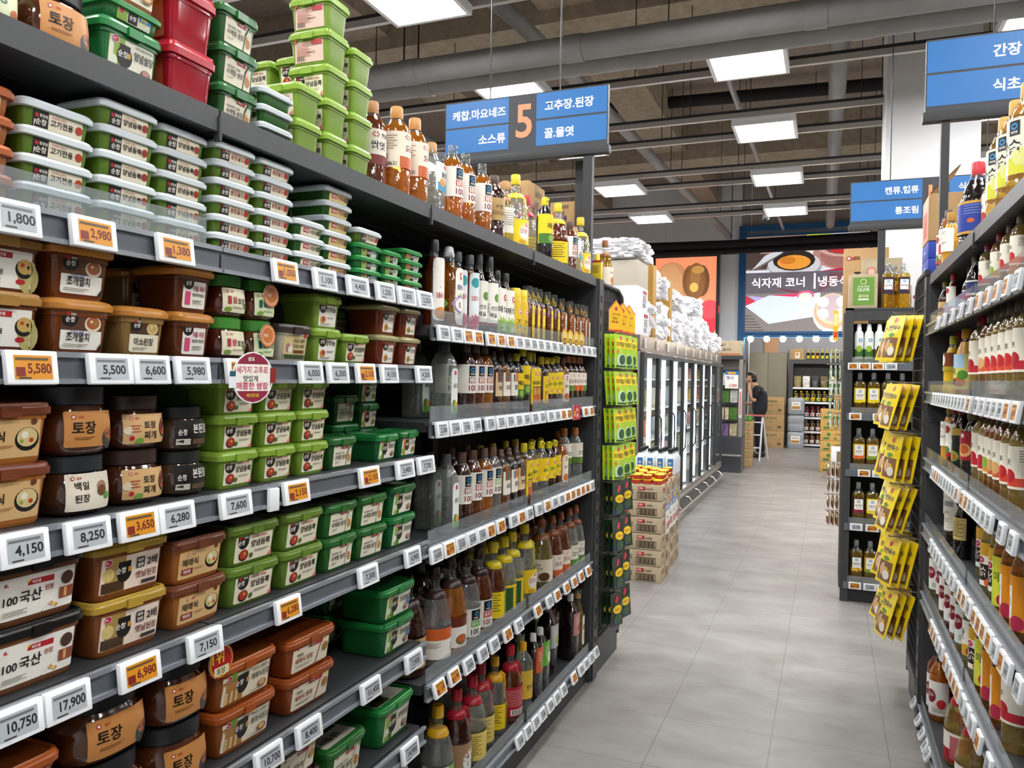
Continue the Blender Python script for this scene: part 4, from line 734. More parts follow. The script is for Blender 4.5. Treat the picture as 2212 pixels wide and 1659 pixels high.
def pipe(label, pts, rad, m, drop=None):
    r = empty('ceiling_pipe', pts[0]); tag(r, label, 'pipe')
    o = Vector(pts[0]); MB().tube([Vector(p) - o for p in pts], rad, m, 14).ob('pipe_run', r)
    if drop:
        for d in drop: MB().tube([Vector(d) - o, Vector((d[0], d[1], ZC)) - o], .006, WIRE, 5).ob('pipe_hanger', r)
pipe('grey branch pipe slanting away over the aisle 5 sign', [(-3.0, 3.2, 4.75), (-2.5, 6.2, 4.6), (-2.1, 17.8, 4.75)], .07, PIPE, [(-2.55, 5.9, 4.6), (-2.3, 12, 4.7)])
pipe('grey pipe running away above the aisle lamps', [(.05, 5.2, 4.75), (-.05, 17.8, 4.9)], .09, PIPE, [(.0, 9, 4.8), (-.03, 14, 4.9)])
pipe('thin metal conduit running away beside aisle lamps', [(-.95, 7, 4.45), (-.98, 17.8, 4.85)], .03, mat('conduit', '#b0aeb2', .4, .6), [(-.96, 10, 4.5), (-.97, 15, 4.8)])
pipe('black lagged pipe hung across above far freezers', [(-4.6, 12, 5.85), (.7, 12, 5.72), (4.9, 12, 5.6)], .09, BLKP, [(-.26, 12, 5.7)])
pipe('black lagged pipe in front of the menu lightbox', [(-6.9, 16.5, 4.4), (-2, 16.5, 4.34), (4.9, 16.5, 4.42)], .1, BLKP, [(-1.9, 16.5, 4.4), (.6, 16.5, 4.4)])
pipe('black lagged pipe just below the other far pipe', [(-6.9, 16.45, 4.22), (-2, 16.45, 4.2), (4.9, 16.45, 4.26)], .06, BLKP, [(-1.9, 16.45, 4.2), (.6, 16.45, 4.2)])
r = empty('security_camera', (-.96, 12.79, 4.11)); tag(r, 'small white dome camera hanging beside the last aisle lamp', 'camera')
MB().lathe([(-.02, .05), (.02, .055), (.06, .05)], WHT, 14).ob('housing', r); MB().ball((0, -.02, -.025), .04, mat('dark_dome', '#1a1a1c', .1)).ob('dome', r)

# ---------------------------------------------------------------- shelving
def price_rail(mb, x, s, y0, y1, z):
    mb.box(x, x + s * .006, y0, y1, z - .046, z + .002, GRY)
    mb.box(x + s * .006, x + s * .014, y0, y1, z - .048, z - .04, ALU); mb.box(x + s * .006, x + s * .013, y0, y1, z - .006, z + .003, ALU)
def gondola(name, label, x, s, bays, y_end, topz):
    """x = front edge, s = +1 if the shelf fronts face +X; bays = list of (y0, y1, shelf heights)"""
    g = empty(name, (x, bays[0][0], 0)); tag(g, label, 'shelving')
    ox, oy = x, bays[0][0]
    def P(mb, nm, par=g): return mb.ob(nm, par)
    ya, yb = bays[0][0], y_end
    d = -s
    P(MB().box(d * .48, d * .5, 0, yb - oy, .0, topz - .03, mat('back_panel', '#1e1e20', .7)), 'back_panel')
    P(MB().box(d * .94, d * .95, 0, yb - oy, .0, topz - .03, BLK), 'rear_panel')
    P(MB().box(d * .02, d * .94, 0, yb - oy, 0, .1, DRK), 'base_plinth')
    for y0, y1, zs in bays:
        for k, z in enumerate(zs):
            a, c = y0 - oy + .003, y1 - oy - .003
            top = z == zs[0]
            mb = MB().box(d * .012, d * (.94 if top else .48), a, c, z - .03, z, BLK)
            if top: mb.box(0, d * .012, a, c, z - .032, z + .012, BLK)
            for q in range(3): mb.box(d * (.12 + .12 * q), d * (.13 + .12 * q), a, c, z - .033, z - .03, DRK)
            sh = P(mb, 'shelf')
            if not top:
                mr = MB(); price_rail(mr, 0, s, a, c, z); P(mr, 'price_rail', sh)
                if s > 0 and y0 < 1 and k == 1: P(MB().box(-.002, .001, .45, c - .03, z + .003, z + .055, LIP), 'clear_lip', sh)
                if (s > 0 and y0 > 2) or s < 0:
                    ml = MB().box(s * -.002, s * .001, a + .01, c - .02, z + .002, z + .05, LIP); P(ml, 'clear_lip', sh)
        P(MB().box(d * .44, d * .5, y0 - oy - .02, y0 - oy + .02, 0, topz - .03, DRK), 'upright')
        P(MB().box(s * .004, d * .012, y0 - oy - .004, y0 - oy + .003, topz - .05, topz - .001, DRK), 'shelf_bracket')
    e = y_end - oy
    P(MB().box(0, d * .95, e, e + .025, 0, topz - .01, mat('end_panel', '#37383a', .55, 0, .5, .04, 20)).box(0, d * .94, e - .002, e, .62, .624, DRK).box(0, d * .94, e - .002, e, 1.02, 1.024, DRK).box(0, d * .94, e - .002, e, 1.42, 1.424, DRK).box(0, d * .94, e - .002, e, 1.78, 1.784, DRK), 'end_panel')
    m = MB().box(s * .012, d * .05, e + .025, e + .1, 0, topz + .01, BLK)
    slot = mat('slot_shadow', '#050505', .9)
    for q in range(26): m.box(s * .0125, s * .012, e + .045, e + .072, .12 + q * .075, .155 + q * .075, slot)
    P(m, 'slotted_upright')
    return g
LB = [(.335, 1.235), (1.235, 2.133)]
ZL = (2.107, 1.843, 1.623, 1.352, 1.092, .782, .522, .2)
ZB = (2.107, 1.752, 1.452, 1.068, .64, .17)
XL, XR = -1.135, .416
gondola('left_shelving', 'long black aisle shelving on the left full of tubs and bottles', XL, 1, [(y0, y1, ZL) for y0, y1 in LB] + [(2.133, 3.03, ZB), (3.03, 3.96, ZB)], 3.965, 2.107)
ZR = (2.08, 1.862, 1.56, 1.262, .962, .652, .13)
gondola('right_shelving', 'black aisle shelving on the right packed with vinegar bottles', XR, -1, [(.46, 1.66, ZR), (1.66, 2.86, ZR), (2.86, 4.03, ZR)], 4.035, 2.08)
def mesh_end(name, label, x, s, y0, y1, z0, z1, hooks):
    g = empty(name, (x, y0, 0)); tag(g, label, 'display panel')
    d = -s; w_ = y1 - y0
    MB().box(0, d * .9, 0, w_, 0, .13, BLK).ob('base_plinth', g)
    MB().box(d * .012, d * .9, .0, w_, .13, z1 - .008, mat('inner_panel', '#262629', .6)).ob('inner_panel', g)
    fr = MB().tube([(0, w_ - .01, .1), (0, w_ - .01, z1 - .12), (0, w_ - .05, z1 - .03), (0, w_ - .14, z1), (0, 0, z1)], .014, BLK, 8)
    fr.box(-.014, .014, 0, w_, .13, .2, BLK); fr.ob('panel_frame', g)
    mb = MB()
    for k in range(int(w_ / .04)): mb.box(s * .004, s * .007, .02 + k * .04, .0235 + k * .04, z0, z1 - .02, WIRE)
    for k in range(int((z1 - z0) / .06)): mb.box(s * .007, s * .01, .01, w_ - .02, z0 + k * .06, z0 + k * .06 + .0035, WIRE)
    mb.ob('wire_grid', g)
    for hy, hz, hl in hooks:
        MB().tube([(s * .005, hy, hz), (s * hl, hy, hz + .004), (s * (hl + .008), hy, hz + .009)], .003, STEEL, 6).ob('hook', g)
    return g

# ---------------------------------------------------------------- hanging packets
PK = {}
def packet(key, name, desc, w_, h_, base, spec, t=.012):
    kd = Kind(name, desc, 'food packet'); kd.H = h_
    if t == .012 and w_ < .13: t = .0085
    bm_ = mat('packet_film', base, .22, 0, .6, .06, 20, .25, 30)
    def by(z, x): return max(.0012, t * math.sin(PI * min(max(z / h_, 0), 1)) ** .7 * (1 - (x / (w_ / 2)) ** 2 * .9))
    mb = MB(); rings = []
    for k in range(9):
        z = -h_ + h_ * k / 8; r_ = []
        for q in range(14):
            x = -w_ / 2 + w_ * q / 13; r_.append((x, -by(z + h_, x), z))
        for q in range(14):
            x = w_ / 2 - w_ * q / 13; r_.append((x, by(z + h_, x), z))
        rings.append(r_)
    mb.loft(rings, bm_); kd.part('bag', mb)
    sm = MB(); printed(sm, spec, w_ * .98, h_ * .98, lambda x, z, l: (x, -by(z + h_ * .01, x) - .0012 - l, z - h_ * .99), step=.012); kd.part('printed_front', sm, 0)
    PK[key] = kd
packet('mi', 'seaweed_packet', 'lime seaweed packet', .125, .182, '#a8d02c', [Rc(.1, .58, .9, .86, YL), El(.5, .9, .07, '#c83a4a'), T(.14, .62, .16, '미역줄기', K, .72), El(.5, .22, .2, '#cfe0d0', 1.2), El(.56, .24, .15, '#2c5a34', 1.2), Rc(.1, .02, .9, .07, '#2c5a2c'), El(.2, .48, .06, '#d8842c')])
packet('ja', 'seaweed_packet', 'dark seaweed packet', .12, .178, '#23301f', [El(.5, .84, .08, '#c02a4a'), El(.4, .76, .06, '#c8404a'), El(.5, .5, .13, YL, 1.9), T(.24, .44, .1, '자른미역', '#b0202a', .54), El(.5, .2, .16, '#3a5a3a', 1.3), El(.3, .1, .05, '#3a4ab0')])
packet('an', 'stock_packet', 'yellow clear stock packet', .135, .222, '#e8cc1c', [El(.5, .9, .06, '#c83a4a'), T(.12, .66, .13, '천연육수', '#1f2a5a', .76), El(.5, .56, .05, '#5a8a2c', 2.2), Rc(.1, .06, .9, .5, '#7a5230'), El(.4, .3, .12, '#c9a080', .9), El(.65, .2, .1, '#d8d4c8', 1.2), Pg([(.3, .1), (.5, .46), (.36, .44)], '#d8c8a0')])
packet('rk', 'snack_packet', 'slim pale green packet', .11, .103, '#cfd8c8', [Rc(.1, .6, .9, .85, '#4a8a3c'), El(.5, .3, .2, '#3a4a2c'), Rc(.1, .08, .9, .16, '#d8c02c')], .01)
packet('rb', 'snack_packet', 'slim brown striped packet', .11, .103, '#8a6a4a', [Rc(.1, .6, .9, .85, '#e8d8b0'), El(.5, .3, .2, '#6a2c1c'), Rc(.1, .08, .9, .16, '#c83a2c')], .01)
TUBS = [
 [(('sG',), 0.8236, 0, 0.0), (('to',), 0.9485, 0, 0), (('bt',), 1.1152, 1, 0.17), (('gr', 'fn', 'bt'), 1.0875, 0, 0.0), (('red|', 'red|', 'red|'), 1.2415, 0, 0), (('sa', 'sa', 'sa'), 1.3521, 0, 0.0), (('fs|', 'fs|', 'fs|'), 1.4782, 0, 0.0), (('olF|', 'olF|'), 1.5454, 0, 0.0), (('olF|', 'olF|', 'olF|', 'olb|', 'olb|'), 1.6174, 0, 0.0), (('olF|', 'olF|', 'olF|', 'olF|'), 1.8802, 0, 0.125), (('olF|', 'olF|', 'olF|', 'olF|'), 1.7736, 0, 0.0), (('olF|', 'olF|', 'olF|', 'olF|'), 1.8445, 1, 0.24)],
 [(('fb', 'fb', 'fb', 'fb'), 0.7746, 0, 0), (('fg', 'fg', 'fg', 'fg'), 0.9076, 0, 0), (('fy', 'fy', 'fy', 'fy', 'fy'), 1.0402, 0, 0), (('fy', 'fy', 'fy', 'fy', 'fy'), 1.1791, 0, 0.01), (('fd', 'fd', 'fd', 'fd', 'fd', 'fd'), 1.3092, 0, 0), (('fd', 'fd', 'fd', 'fd', 'fd', 'fd'), 1.4337, 0, 0), (('fs', 'fs', 'fs', 'fs', 'fs'), 1.7039, 1, 0.13), (('fs', 'fs', 'fs'), 1.5826, 0, 0), (('fm', 'fm', 'fm', 'fm', 'fm', 'fm'), 1.7021, 0, 0.01), (('fn', 'fn', 'fn', 'fn', 'fn'), 2.0499, 1, 0.16), (('fn', 'fn', 'fn', 'fd'), 1.8544, 0, 0), (('fp', 'fp', 'fp'), 1.961, 0, 0), (('fq', 'fq', 'fq', 'fq'), 2.0807, 0, 0)],
 [(('cyc', 'cyc'), 0.8425, 0, 0), (('jg', 'jg'), 0.9703, 0, 0), (('mi',), 1.0857, 0, 0.0), (('mi', 'mi'), 1.2333, 1, 0.14), (('jd', 'jd'), 1.315, 1, 0.15), (('jd', 'jd'), 1.1967, 0, 0), (('sr', 'sr'), 1.2902, 0, 0), (('sg', 'sg'), 1.3814, 0, 0), (('crm',), 1.5321, 0, 0.0), (('crm', 'crm'), 1.7358, 1, 0.15), (('ck', 'ck'), 1.6432, 0, 0), (('ol',), 1.7651, 0, 0), (('ol', 'ol'), 1.907, 1, 0.15), (('gj', 'gj'), 1.9757, 0, 0), (('gj', 'gj'), 2.0966, 0, 0.0), (('gj', 'gj'), 2.2209, 1, 0.16)],
 [(('jaeL', 'jaeL'), 0.8396, 0, 0), (('jaeL', 'jaeL'), 0.9784, 1, 0.16), (('ba', 'to'), 0.9517, 0, 0), (('to',), 1.1502, 1, 0.14), (('tj', 'tj'), 1.1005, 0, 0.01), (('bo', 'bo'), 1.2009, 0, 0.01), (('ol', 'ol', 'ol'), 1.3401, 0, 0), (('ol', 'ol', 'ol'), 1.4688, 0, 0.0), (('ol', 'ol', 'ol'), 1.5928, 0, 0.0), (('sa',), 1.7127, 0, 0), (('gr', 'sa'), 1.9917, 1, 0.13), (('grS',), 1.9894, 0, 0), (('go', 'go', 'go'), 2.1724, 1, 0.14), (('go',), 2.1202, 0, 0), (('ol', 'ol', 'ol'), 1.3918, 1, 0.14)],
 [(('guk', 'guk'), 0.8797, 0, 0), (('gold', 'gold'), 1.0648, 0, 0), (('jaeM', 'jaeM'), 1.2501, 0, 0), (('olL', 'olL'), 1.394, 0, 0), (('olL', 'olL'), 1.5661, 0, 0), (('saL', 'saL'), 1.7051, 0, 0), (('saL', 'saL'), 1.8574, 0, 0), (('grM', 'grM'), 2.038, 0, 0)],
 [(('org', 'org'), 0.8283, 0, 0), (('toL', 'toL'), 1.0343, 0, 0), (('toM', 'toM'), 1.1958, 0, 0), (('org', 'org'), 1.3735, 0, 0), (('or2', 'or2'), 1.603, 0, 0), (('grL', 'grL'), 2.1699, 1, 0.2), (('grL', 'grL'), 2.0234, 0, 0)],
 [(('drk', 'drk'), 1.5563, 0, 0), (('saX',), 1.7647, 0, 0), (('grX',), 2.0262, 0, 0)],
 [],
]
BOT_L = [
 [('saly', 1.9539, 0.03), ('yori', 1.9963, 0.0), ('yori', 2.1281, 0), ('mul', 2.306, 0.03), ('aloe', 2.452, 0.06), ('o100', 2.3648, 0.0), ('o100', 2.6159, 0.09), ('o100', 2.4772, -0.01), ('o100', 2.62, 0), ('drkb', 2.7433, 0), ('clrt', 2.9153, 0.03), ('jyh', 3.0063, 0), ('vrc', 3.3545, 0.09), ('maeT', 3.3038, 0), ('jya', 3.6479, 0.09), ('jya', 3.5299, 0), ('jyc', 3.8569, 0.09), ('rd100', 3.7559, 0.02), ('mul', 3.8405, 0.02), ('jyh', 3.8635, 0)],
 [('alr', 2.252, 0), ('alr', 2.4822, 0.1), ('alw', 2.3883, 0), ('alg', 2.5197, 0.02), ('alg', 2.5757, 0.01), ('plw', 2.6442, 0.01), ('plw', 2.6847, 0), ('plg', 2.7586, 0), ('plg', 2.8313, 0), ('squ', 2.9123, 0), ('squ', 3.0024, 0), ('squ', 3.1349, 0.1), ('hon', 3.0759, 0), ('hon', 3.1415, 0), ('hon', 3.2018, -0.005), ('hon', 3.3225, 0), ('hon', 3.2817, 0.1), ('hon', 3.3744, 0.1), ('hon', 3.4453, 0.01), ('honp', 3.5225, 0), ('honp', 3.6889, 0.03), ('honp', 3.685, 0), ('honp', 3.8068, 0.01), ('honp', 3.8935, 0), ('honp', 4.0187, 0)],
 [('aloe', 2.3699, 0.05), ('aloe', 2.5492, 0.12), ('aloe', 2.3819, 0), ('gn100', 2.5384, 0.04), ('br100', 2.5468, 0), ('rd100', 2.6304, 0.0), ('o100w', 2.6972, 0), ('flat1', 2.7581, 0), ('flat2', 2.8214, 0), ('flat3', 2.8968, 0), ('mae', 2.9556, 0), ('maeT', 3.0092, -0.005), ('maeT', 3.0598, 0.11), ('oligo', 3.0904, 0), ('oligo', 3.1713, 0.01), ('ginger', 3.2246, 0), ('yel', 3.3016, 0), ('yel', 3.3818, 0.0), ('yelc', 3.4589, 0), ('ovl', 3.6653, 0.05), ('ovl', 3.5806, 0), ('wol', 3.6879, 0), ('woo', 3.7855, 0), ('woo', 3.8718, 0), ('wol', 4.0199, 0.01)],
 [('aloe', 2.4124, 0.06), ('aloe', 2.3718, 0), ('br100', 2.4858, 0), ('rd100', 2.5775, 0), ('o100w', 2.6751, 0), ('gn100', 2.7568, 0), ('flat2', 2.8382, 0), ('flat3', 2.919, 0), ('flat1', 2.9986, 0), ('oligo', 3.0854, -0.005), ('yelc', 3.2336, 0.02), ('yelc', 3.2973, 0), ('yel', 3.4022, 0), ('yel', 3.5153, 0.01), ('ovl', 3.5813, 0), ('clw', 3.75, 0.03), ('clw', 3.8085, 0), ('br100', 2.6218, 0.11), ('br100', 2.7573, 0.11), ('oligo', 2.8869, 0.11), ('oligo', 3.0078, 0.11), ('oligo', 3.148, 0.11), ('oligo', 3.2661, 0.11), ('yel', 3.4767, 0.11), ('yel', 3.591, 0.11), ('wol', 3.8699, 0.11)],
 [('jgb', 2.2548, 0.02), ('jgc', 2.2937, 0), ('jga', 2.4187, 0), ('jgg', 2.5285, 0), ('jgr', 2.6551, 0), ('jya', 2.775, 0), ('jyc', 2.89, 0), ('jyc', 3.033, 0.01), ('jyh', 3.1851, 0), ('jfr', 3.3996, 0), ('jda', 3.5707, 0), ('jda', 3.6837, 0.0), ('jdc', 3.8186, 0), ('jdc', 3.946, 0), ('jgb', 2.5615, 0.14), ('jgb', 2.6815, 0.14), ('jgb', 2.7944, 0.14), ('jyc', 2.88, 0.14), ('jyc', 3.0169, 0.14), ('jyc', 3.1245, 0.14), ('jyh', 3.282, 0.14), ('jda', 3.4418, 0.14), ('jda', 3.6026, 0.14), ('jda', 3.763, 0.14), ('jda', 3.9213, 0.14), ('jda', 4.0756, 0.14), ('jya', 3.1322, 0.27), ('jya', 3.2803, 0.27), ('jyh', 3.4462, 0.27), ('jda', 4.0488, 0.27), ('jda', 4.2326, 0.27)],
 [('vyc', 2.3777, -0.01), ('vrd', 2.5351, 0.0), ('vrc', 2.6495, 0), ('vrh', 2.8135, 0.02), ('vyh', 2.8961, 0.02), ('vbr', 3.0249, 0), ('vyl', 3.1414, 0), ('por', 3.2717, 0), ('pgn', 3.3496, 0), ('pgg', 3.6924, 0.16), ('pgy', 3.5894, 0.04), ('prd', 3.9861, 0.13), ('prd', 3.8156, 0), ('olo', 4.0764, 0), ('vrc', 2.7104, 0.14), ('vrh', 2.8548, 0.14), ('vyh', 2.9892, 0.14), ('pgg', 3.3688, 0.13), ('pgy', 4.0319, 0.18), ('olo', 4.3388, 0.14)],
]
BOT_R = [
 [('va', 4.394, 0.0), ('redc', 4.0285, 0), ('mus2', 3.8548, 0), ('soyb', 3.3196, -0.005), ('vr', 3.268, 0.06), ('ricew', 2.7811, 0.0), ('ricew', 2.6256, 0), ('ricew', 2.477, 0)],
 [('sess', 3.9041, 0), ('sess', 3.9491, 0.02), ('sauy', 4.0679, 0.05), ('redc', 3.6133, 0), ('soys', 3.424, 0.03), ('soys', 3.1141, 0), ('vr', 2.87, 0), ('vo', 2.6763, 0), ('va', 2.5313, 0), ('va', 2.4024, 0)],
 [('sauy', 3.6667, 0), ('redc', 3.8014, 0.04), ('mus', 3.3641, 0), ('vr', 3.0399, 0.0), ('vb', 3.0831, 0.03), ('vb', 2.8335, 0), ('va', 2.7275, 0), ('va', 2.6296, 0), ('va', 2.5333, 0), ('va', 2.4336, 0), ('vr', 2.342, 0)],
 [('mus2', 3.6976, 0), ('redc', 3.5344, 0), ('blks', 3.3749, 0), ('drks', 3.1717, 0), ('vr', 2.9434, 0), ('vr', 2.9937, 0.02), ('vr', 2.7975, 0), ('vo', 2.7267, 0), ('vb', 2.6467, 0), ('vb', 2.5656, 0), ('va', 2.4672, 0), ('va', 2.3614, 0)],
 [('mealS', 4.0407, 0.05), ('mealS', 3.5247, 0), ('mealS', 3.7483, 0.05), ('fish', 3.2787, 0), ('rw2', 2.9932, 0.03), ('rw2', 2.7051, 0), ('rw2', 2.6684, 0.01), ('rw3', 2.5323, 0), ('rw4', 2.4243, 0), ('rw4', 2.3012, 0)],
 [('ho4', 3.939, 0), ('ho1', 3.9252, 0.02), ('ho2', 3.6266, 0), ('ho1', 3.4772, 0.0), ('ho3', 3.3184, 0), ('ho4', 3.1941, 0.0), ('mat', 3.025, 0), ('rw2', 2.898, 0), ('rw3', 2.7818, 0), ('rw4', 2.6684, 0), ('rw4', 2.5276, 0), ('vr', 2.3806, 0)],
 [('ho1', 5.0, 0.06), ('ho1', 4.3277, 0), ('ho3', 3.9737, 0), ('vbig', 4.0729, 0.03), ('vbig', 3.4685, 0.0), ('vbig', 3.18, 0)],
]
BOT_K = [
 [('spg', 0.1822, 0), ('spg', 0.2379, 0), ('spb', 0.2962, 0), ('spb', 0.351, 0), ('spy', 0.4025, 0), ('evo', 0.4595, 0), ('evo', 0.5162, 0), ('evo', 0.4324, 0.13), ('evo', 0.5027, 0.13)],
 [('okc', 0.1864, 0), ('okc', 0.2575, 0), ('oks', 0.331, 0), ('oks', 0.4007, 0), ('okk', 0.4728, 0), ('okk', 0.5413, 0)],
 [('oky', 0.1852, 0), ('okk', 0.2533, 0), ('okg', 0.3269, 0), ('okg', 0.3998, 0), ('oko', 0.4691, 0), ('okc', 0.5406, 0)],
 [('okg', 0.2179, 0), ('okc', 0.3042, 0), ('oko', 0.3956, 0), ('okg', 0.486, 0)],
 [('oks', 0.2047, 0), ('okk', 0.2882, 0), ('oky', 0.3738, 0), ('okc', 0.4555, 0)],
]
TAGS_K = [
 (0, 0, 0.1575, 0.068, '9,480', 1),
 (0, 1, 0.2340, 0.079, '11,380', 1),
 (0, 2, 0.3204, 0.081, '9,980', 1),
 (0, 3, 0.4043, 0.080, '16,500', 0),
 (1, 0, 0.1785, 0.083, '1,980', 1),
 (1, 1, 0.3337, 0.081, '3,780', 1),
 (1, 2, 0.4843, 0.077, '1,980', 1),
 (2, 0, 0.2449, 0.082, '3,780', 1),
 (2, 1, 0.3389, 0.081, '3,650', 0),
 (2, 2, 0.4317, 0.080, '7,880', 1),
 (3, 0, 0.2007, 0.083, '8,150', 0),
 (3, 1, 0.3059, 0.085, '4,780', 1),
 (3, 2, 0.4038, 0.081, '1,980', 1),
 (4, 0, 0.2000, 0.083, '6,580', 1),
 (4, 1, 0.2993, 0.085, '5,250', 0),
 (4, 2, 0.3869, 0.084, '5,580', 1),
 (4, 3, 0.5149, 0.077, '9,980', 0),
]
TAGS_L = [
 (1, 0.8016, 0.074, '1,800', 0),
 (1, 0.9322, 0.084, '2,980', 1),
 (1, 1.1048, 0.086, '1,380', 1),
 (1, 1.4175, 0.084, '1,050', 1),
 (1, 1.5650, 0.089, '1,100', 0),
 (1, 1.7058, 0.096, '4,400', 0),
 (1, 1.8386, 0.092, '1,250', 0),
 (1, 1.9533, 0.097, '1,800', 0),
 (1, 2.0613, 0.091, '2,250', 0),
 (2, 0.8273, 0.083, '5,580', 1),
 (2, 0.9677, 0.086, '5,500', 0),
 (2, 1.0533, 0.080, '6,600', 0),
 (2, 1.1507, 0.086, '5,980', 0),
 (2, 1.2809, 0.082, '4,980', 1),
 (2, 1.5164, 0.085, '6,050', 0),
 (2, 1.6243, 0.085, '6,300', 0),
 (2, 1.7481, 0.087, '2,150', 1),
 (2, 1.8655, 0.087, '4,150', 0),
 (2, 2.0629, 0.091, '4,200', 0),
 (3, 0.8186, 0.079, '4,150', 0),
 (3, 0.9289, 0.084, '8,250', 0),
 (3, 1.0298, 0.083, '3,650', 1),
 (3, 1.1162, 0.085, '6,280', 0),
 (3, 1.2730, 0.089, '7,600', 0),
 (3, 1.4684, 0.090, '2,150', 1),
 (3, 1.7736, 0.093, '2,150', 1),
 (3, 1.9611, 0.097, '3,400', 0),
 (3, 2.0853, 0.101, '7,700', 0),
 (4, 0.8104, 0.082, '10,750', 0),
 (4, 0.8950, 0.081, '17,900', 0),
 (4, 1.0365, 0.088, '6,980', 1),
 (4, 1.1929, 0.089, '7,150', 0),
 (4, 1.4455, 0.086, '6,280', 1),
 (4, 1.7753, 0.091, '7,300', 0),
 (4, 2.0134, 0.087, '6,900', 0),
 (5, 1.3866, 0.090, '10,700', 0),
 (5, 1.5289, 0.094, '8,400', 0),
 (5, 1.7977, 0.093, '11,450', 0),
 (5, 2.0305, 0.097, '7,950', 0),
 (6, 2.0170, 0.095, '14,900', 0),
]
TAGS_B = [
 (1, 0, 2.1852, 0.075, '9,880', 0),
 (1, 1, 2.2793, 0.075, '9,880', 0),
 (1, 2, 2.3630, 0.072, '9,480', 1),
 (1, 3, 2.4436, 0.075, '7,980', 1),
 (1, 4, 2.5541, 0.075, '3,980', 1),
 (1, 5, 2.6439, 0.075, '4,200', 1),
 (1, 6, 2.7383, 0.075, '4,200', 1),
 (1, 7, 2.8266, 0.075, '11,900', 0),
 (1, 8, 2.9070, 0.075, '5,850', 0),
 (1, 9, 2.9869, 0.075, '16,250', 0),
 (1, 10, 3.0676, 0.075, '18,150', 0),
 (1, 11, 3.1513, 0.075, '16,250', 0),
 (1, 12, 3.2389, 0.075, '12,450', 0),
 (1, 13, 3.3309, 0.075, '10,800', 0),
 (1, 14, 3.4239, 0.075, '9,400', 0),
 (1, 15, 3.5069, 0.075, '7,350', 0),
 (1, 16, 3.5929, 0.075, '6,480', 0),
 (1, 17, 3.6827, 0.075, '5,250', 0),
 (1, 18, 3.7696, 0.075, '8,300', 0),
 (1, 19, 3.8579, 0.075, '9,100', 0),
 (2, 0, 2.1868, 0.075, '2,280', 0),
 (2, 1, 2.2751, 0.075, '3,560', 0),
 (2, 2, 2.3577, 0.075, '3,950', 0),
 (2, 3, 2.4408, 0.075, '5,850', 0),
 (2, 4, 2.5606, 0.075, '1,350', 0),
 (2, 5, 2.6572, 0.075, '1,250', 0),
 (2, 6, 2.7467, 0.075, '3,100', 0),
 (2, 7, 2.8327, 0.075, '5,650', 0),
 (2, 8, 2.9185, 0.075, '8,400', 0),
 (2, 9, 3.0149, 0.075, '6,100', 0),
 (2, 10, 3.1027, 0.075, '5,650', 0),
 (2, 11, 3.2095, 0.075, '3,750', 0),
 (2, 12, 3.2990, 0.075, '4,180', 0),
 (2, 13, 3.3846, 0.075, '2,980', 1),
 (2, 14, 3.4693, 0.075, '3,480', 1),
 (2, 15, 3.7356, 0.075, '2,780', 1),
 (2, 16, 3.8368, 0.075, '2,680', 1),
 (3, 0, 2.1619, 0.075, '6,650', 0),
 (3, 1, 2.2507, 0.075, '2,980', 1),
 (3, 2, 2.3353, 0.075, '5,550', 0),
 (3, 3, 2.4198, 0.075, '8,200', 0),
 (3, 4, 2.5015, 0.072, '7,000', 0),
 (3, 5, 2.5800, 0.072, '3,780', 1),
 (3, 6, 2.6763, 0.075, '3,780', 1),
 (3, 7, 2.8015, 0.074, '4,180', 0),
 (3, 8, 2.8845, 0.075, '5,880', 1),
 (3, 9, 2.9744, 0.075, '4,880', 0),
 (3, 10, 3.0861, 0.075, '4,750', 0),
 (3, 11, 3.1902, 0.075, '3,280', 1),
 (3, 12, 3.2878, 0.075, '6,300', 0),
 (3, 13, 3.3811, 0.075, '7,150', 0),
 (3, 14, 3.4688, 0.074, '2,480', 1),
 (3, 15, 3.5496, 0.070, '2,980', 1),
 (3, 16, 3.6304, 0.073, '3,280', 1),
 (3, 17, 3.7104, 0.068, '3,480', 1),
 (3, 18, 3.7896, 0.071, '2,680', 1),
 (3, 19, 3.8762, 0.075, '3,150', 0),
 (4, 0, 2.1990, 0.075, '11,680', 1),
 (4, 1, 2.3035, 0.075, '6,980', 1),
 (4, 2, 2.4147, 0.075, '8,800', 0),
 (4, 3, 2.5314, 0.075, '8,500', 0),
 (4, 4, 2.6343, 0.075, '8,500', 0),
 (4, 5, 2.7629, 0.075, '7,280', 1),
 (4, 6, 2.8779, 0.075, '7,980', 0),
 (4, 7, 3.0968, 0.075, '5,380', 1),
 (4, 8, 3.2432, 0.075, '13,130', 0),
 (4, 9, 3.3499, 0.075, '6,480', 1),
 (4, 10, 3.4870, 0.075, '7,180', 1),
 (4, 11, 3.6047, 0.075, '5,980', 1),
 (4, 12, 3.7180, 0.075, '6,280', 1),
 (4, 13, 3.8377, 0.075, '6,980', 1),
 (5, 0, 2.9103, 0.075, '4,680', 0),
 (5, 1, 3.0028, 0.075, '4,850', 0),
 (5, 2, 3.0954, 0.075, '4,750', 0),
 (5, 3, 3.1784, 0.075, '3,980', 0),
 (5, 4, 3.2776, 0.075, '4,400', 0),
 (5, 5, 3.3694, 0.075, '8,750', 0),
 (5, 6, 3.4661, 0.075, '7,900', 0),
 (5, 7, 3.6296, 0.075, '5,480', 1),
 (5, 8, 3.7431, 0.075, '10,900', 0),
 (5, 9, 3.8308, 0.075, '8,350', 0),
 (5, 10, 3.9223, 0.075, '3,180', 0),
 (5, 11, 4.0179, 0.075, '6,900', 0),
]
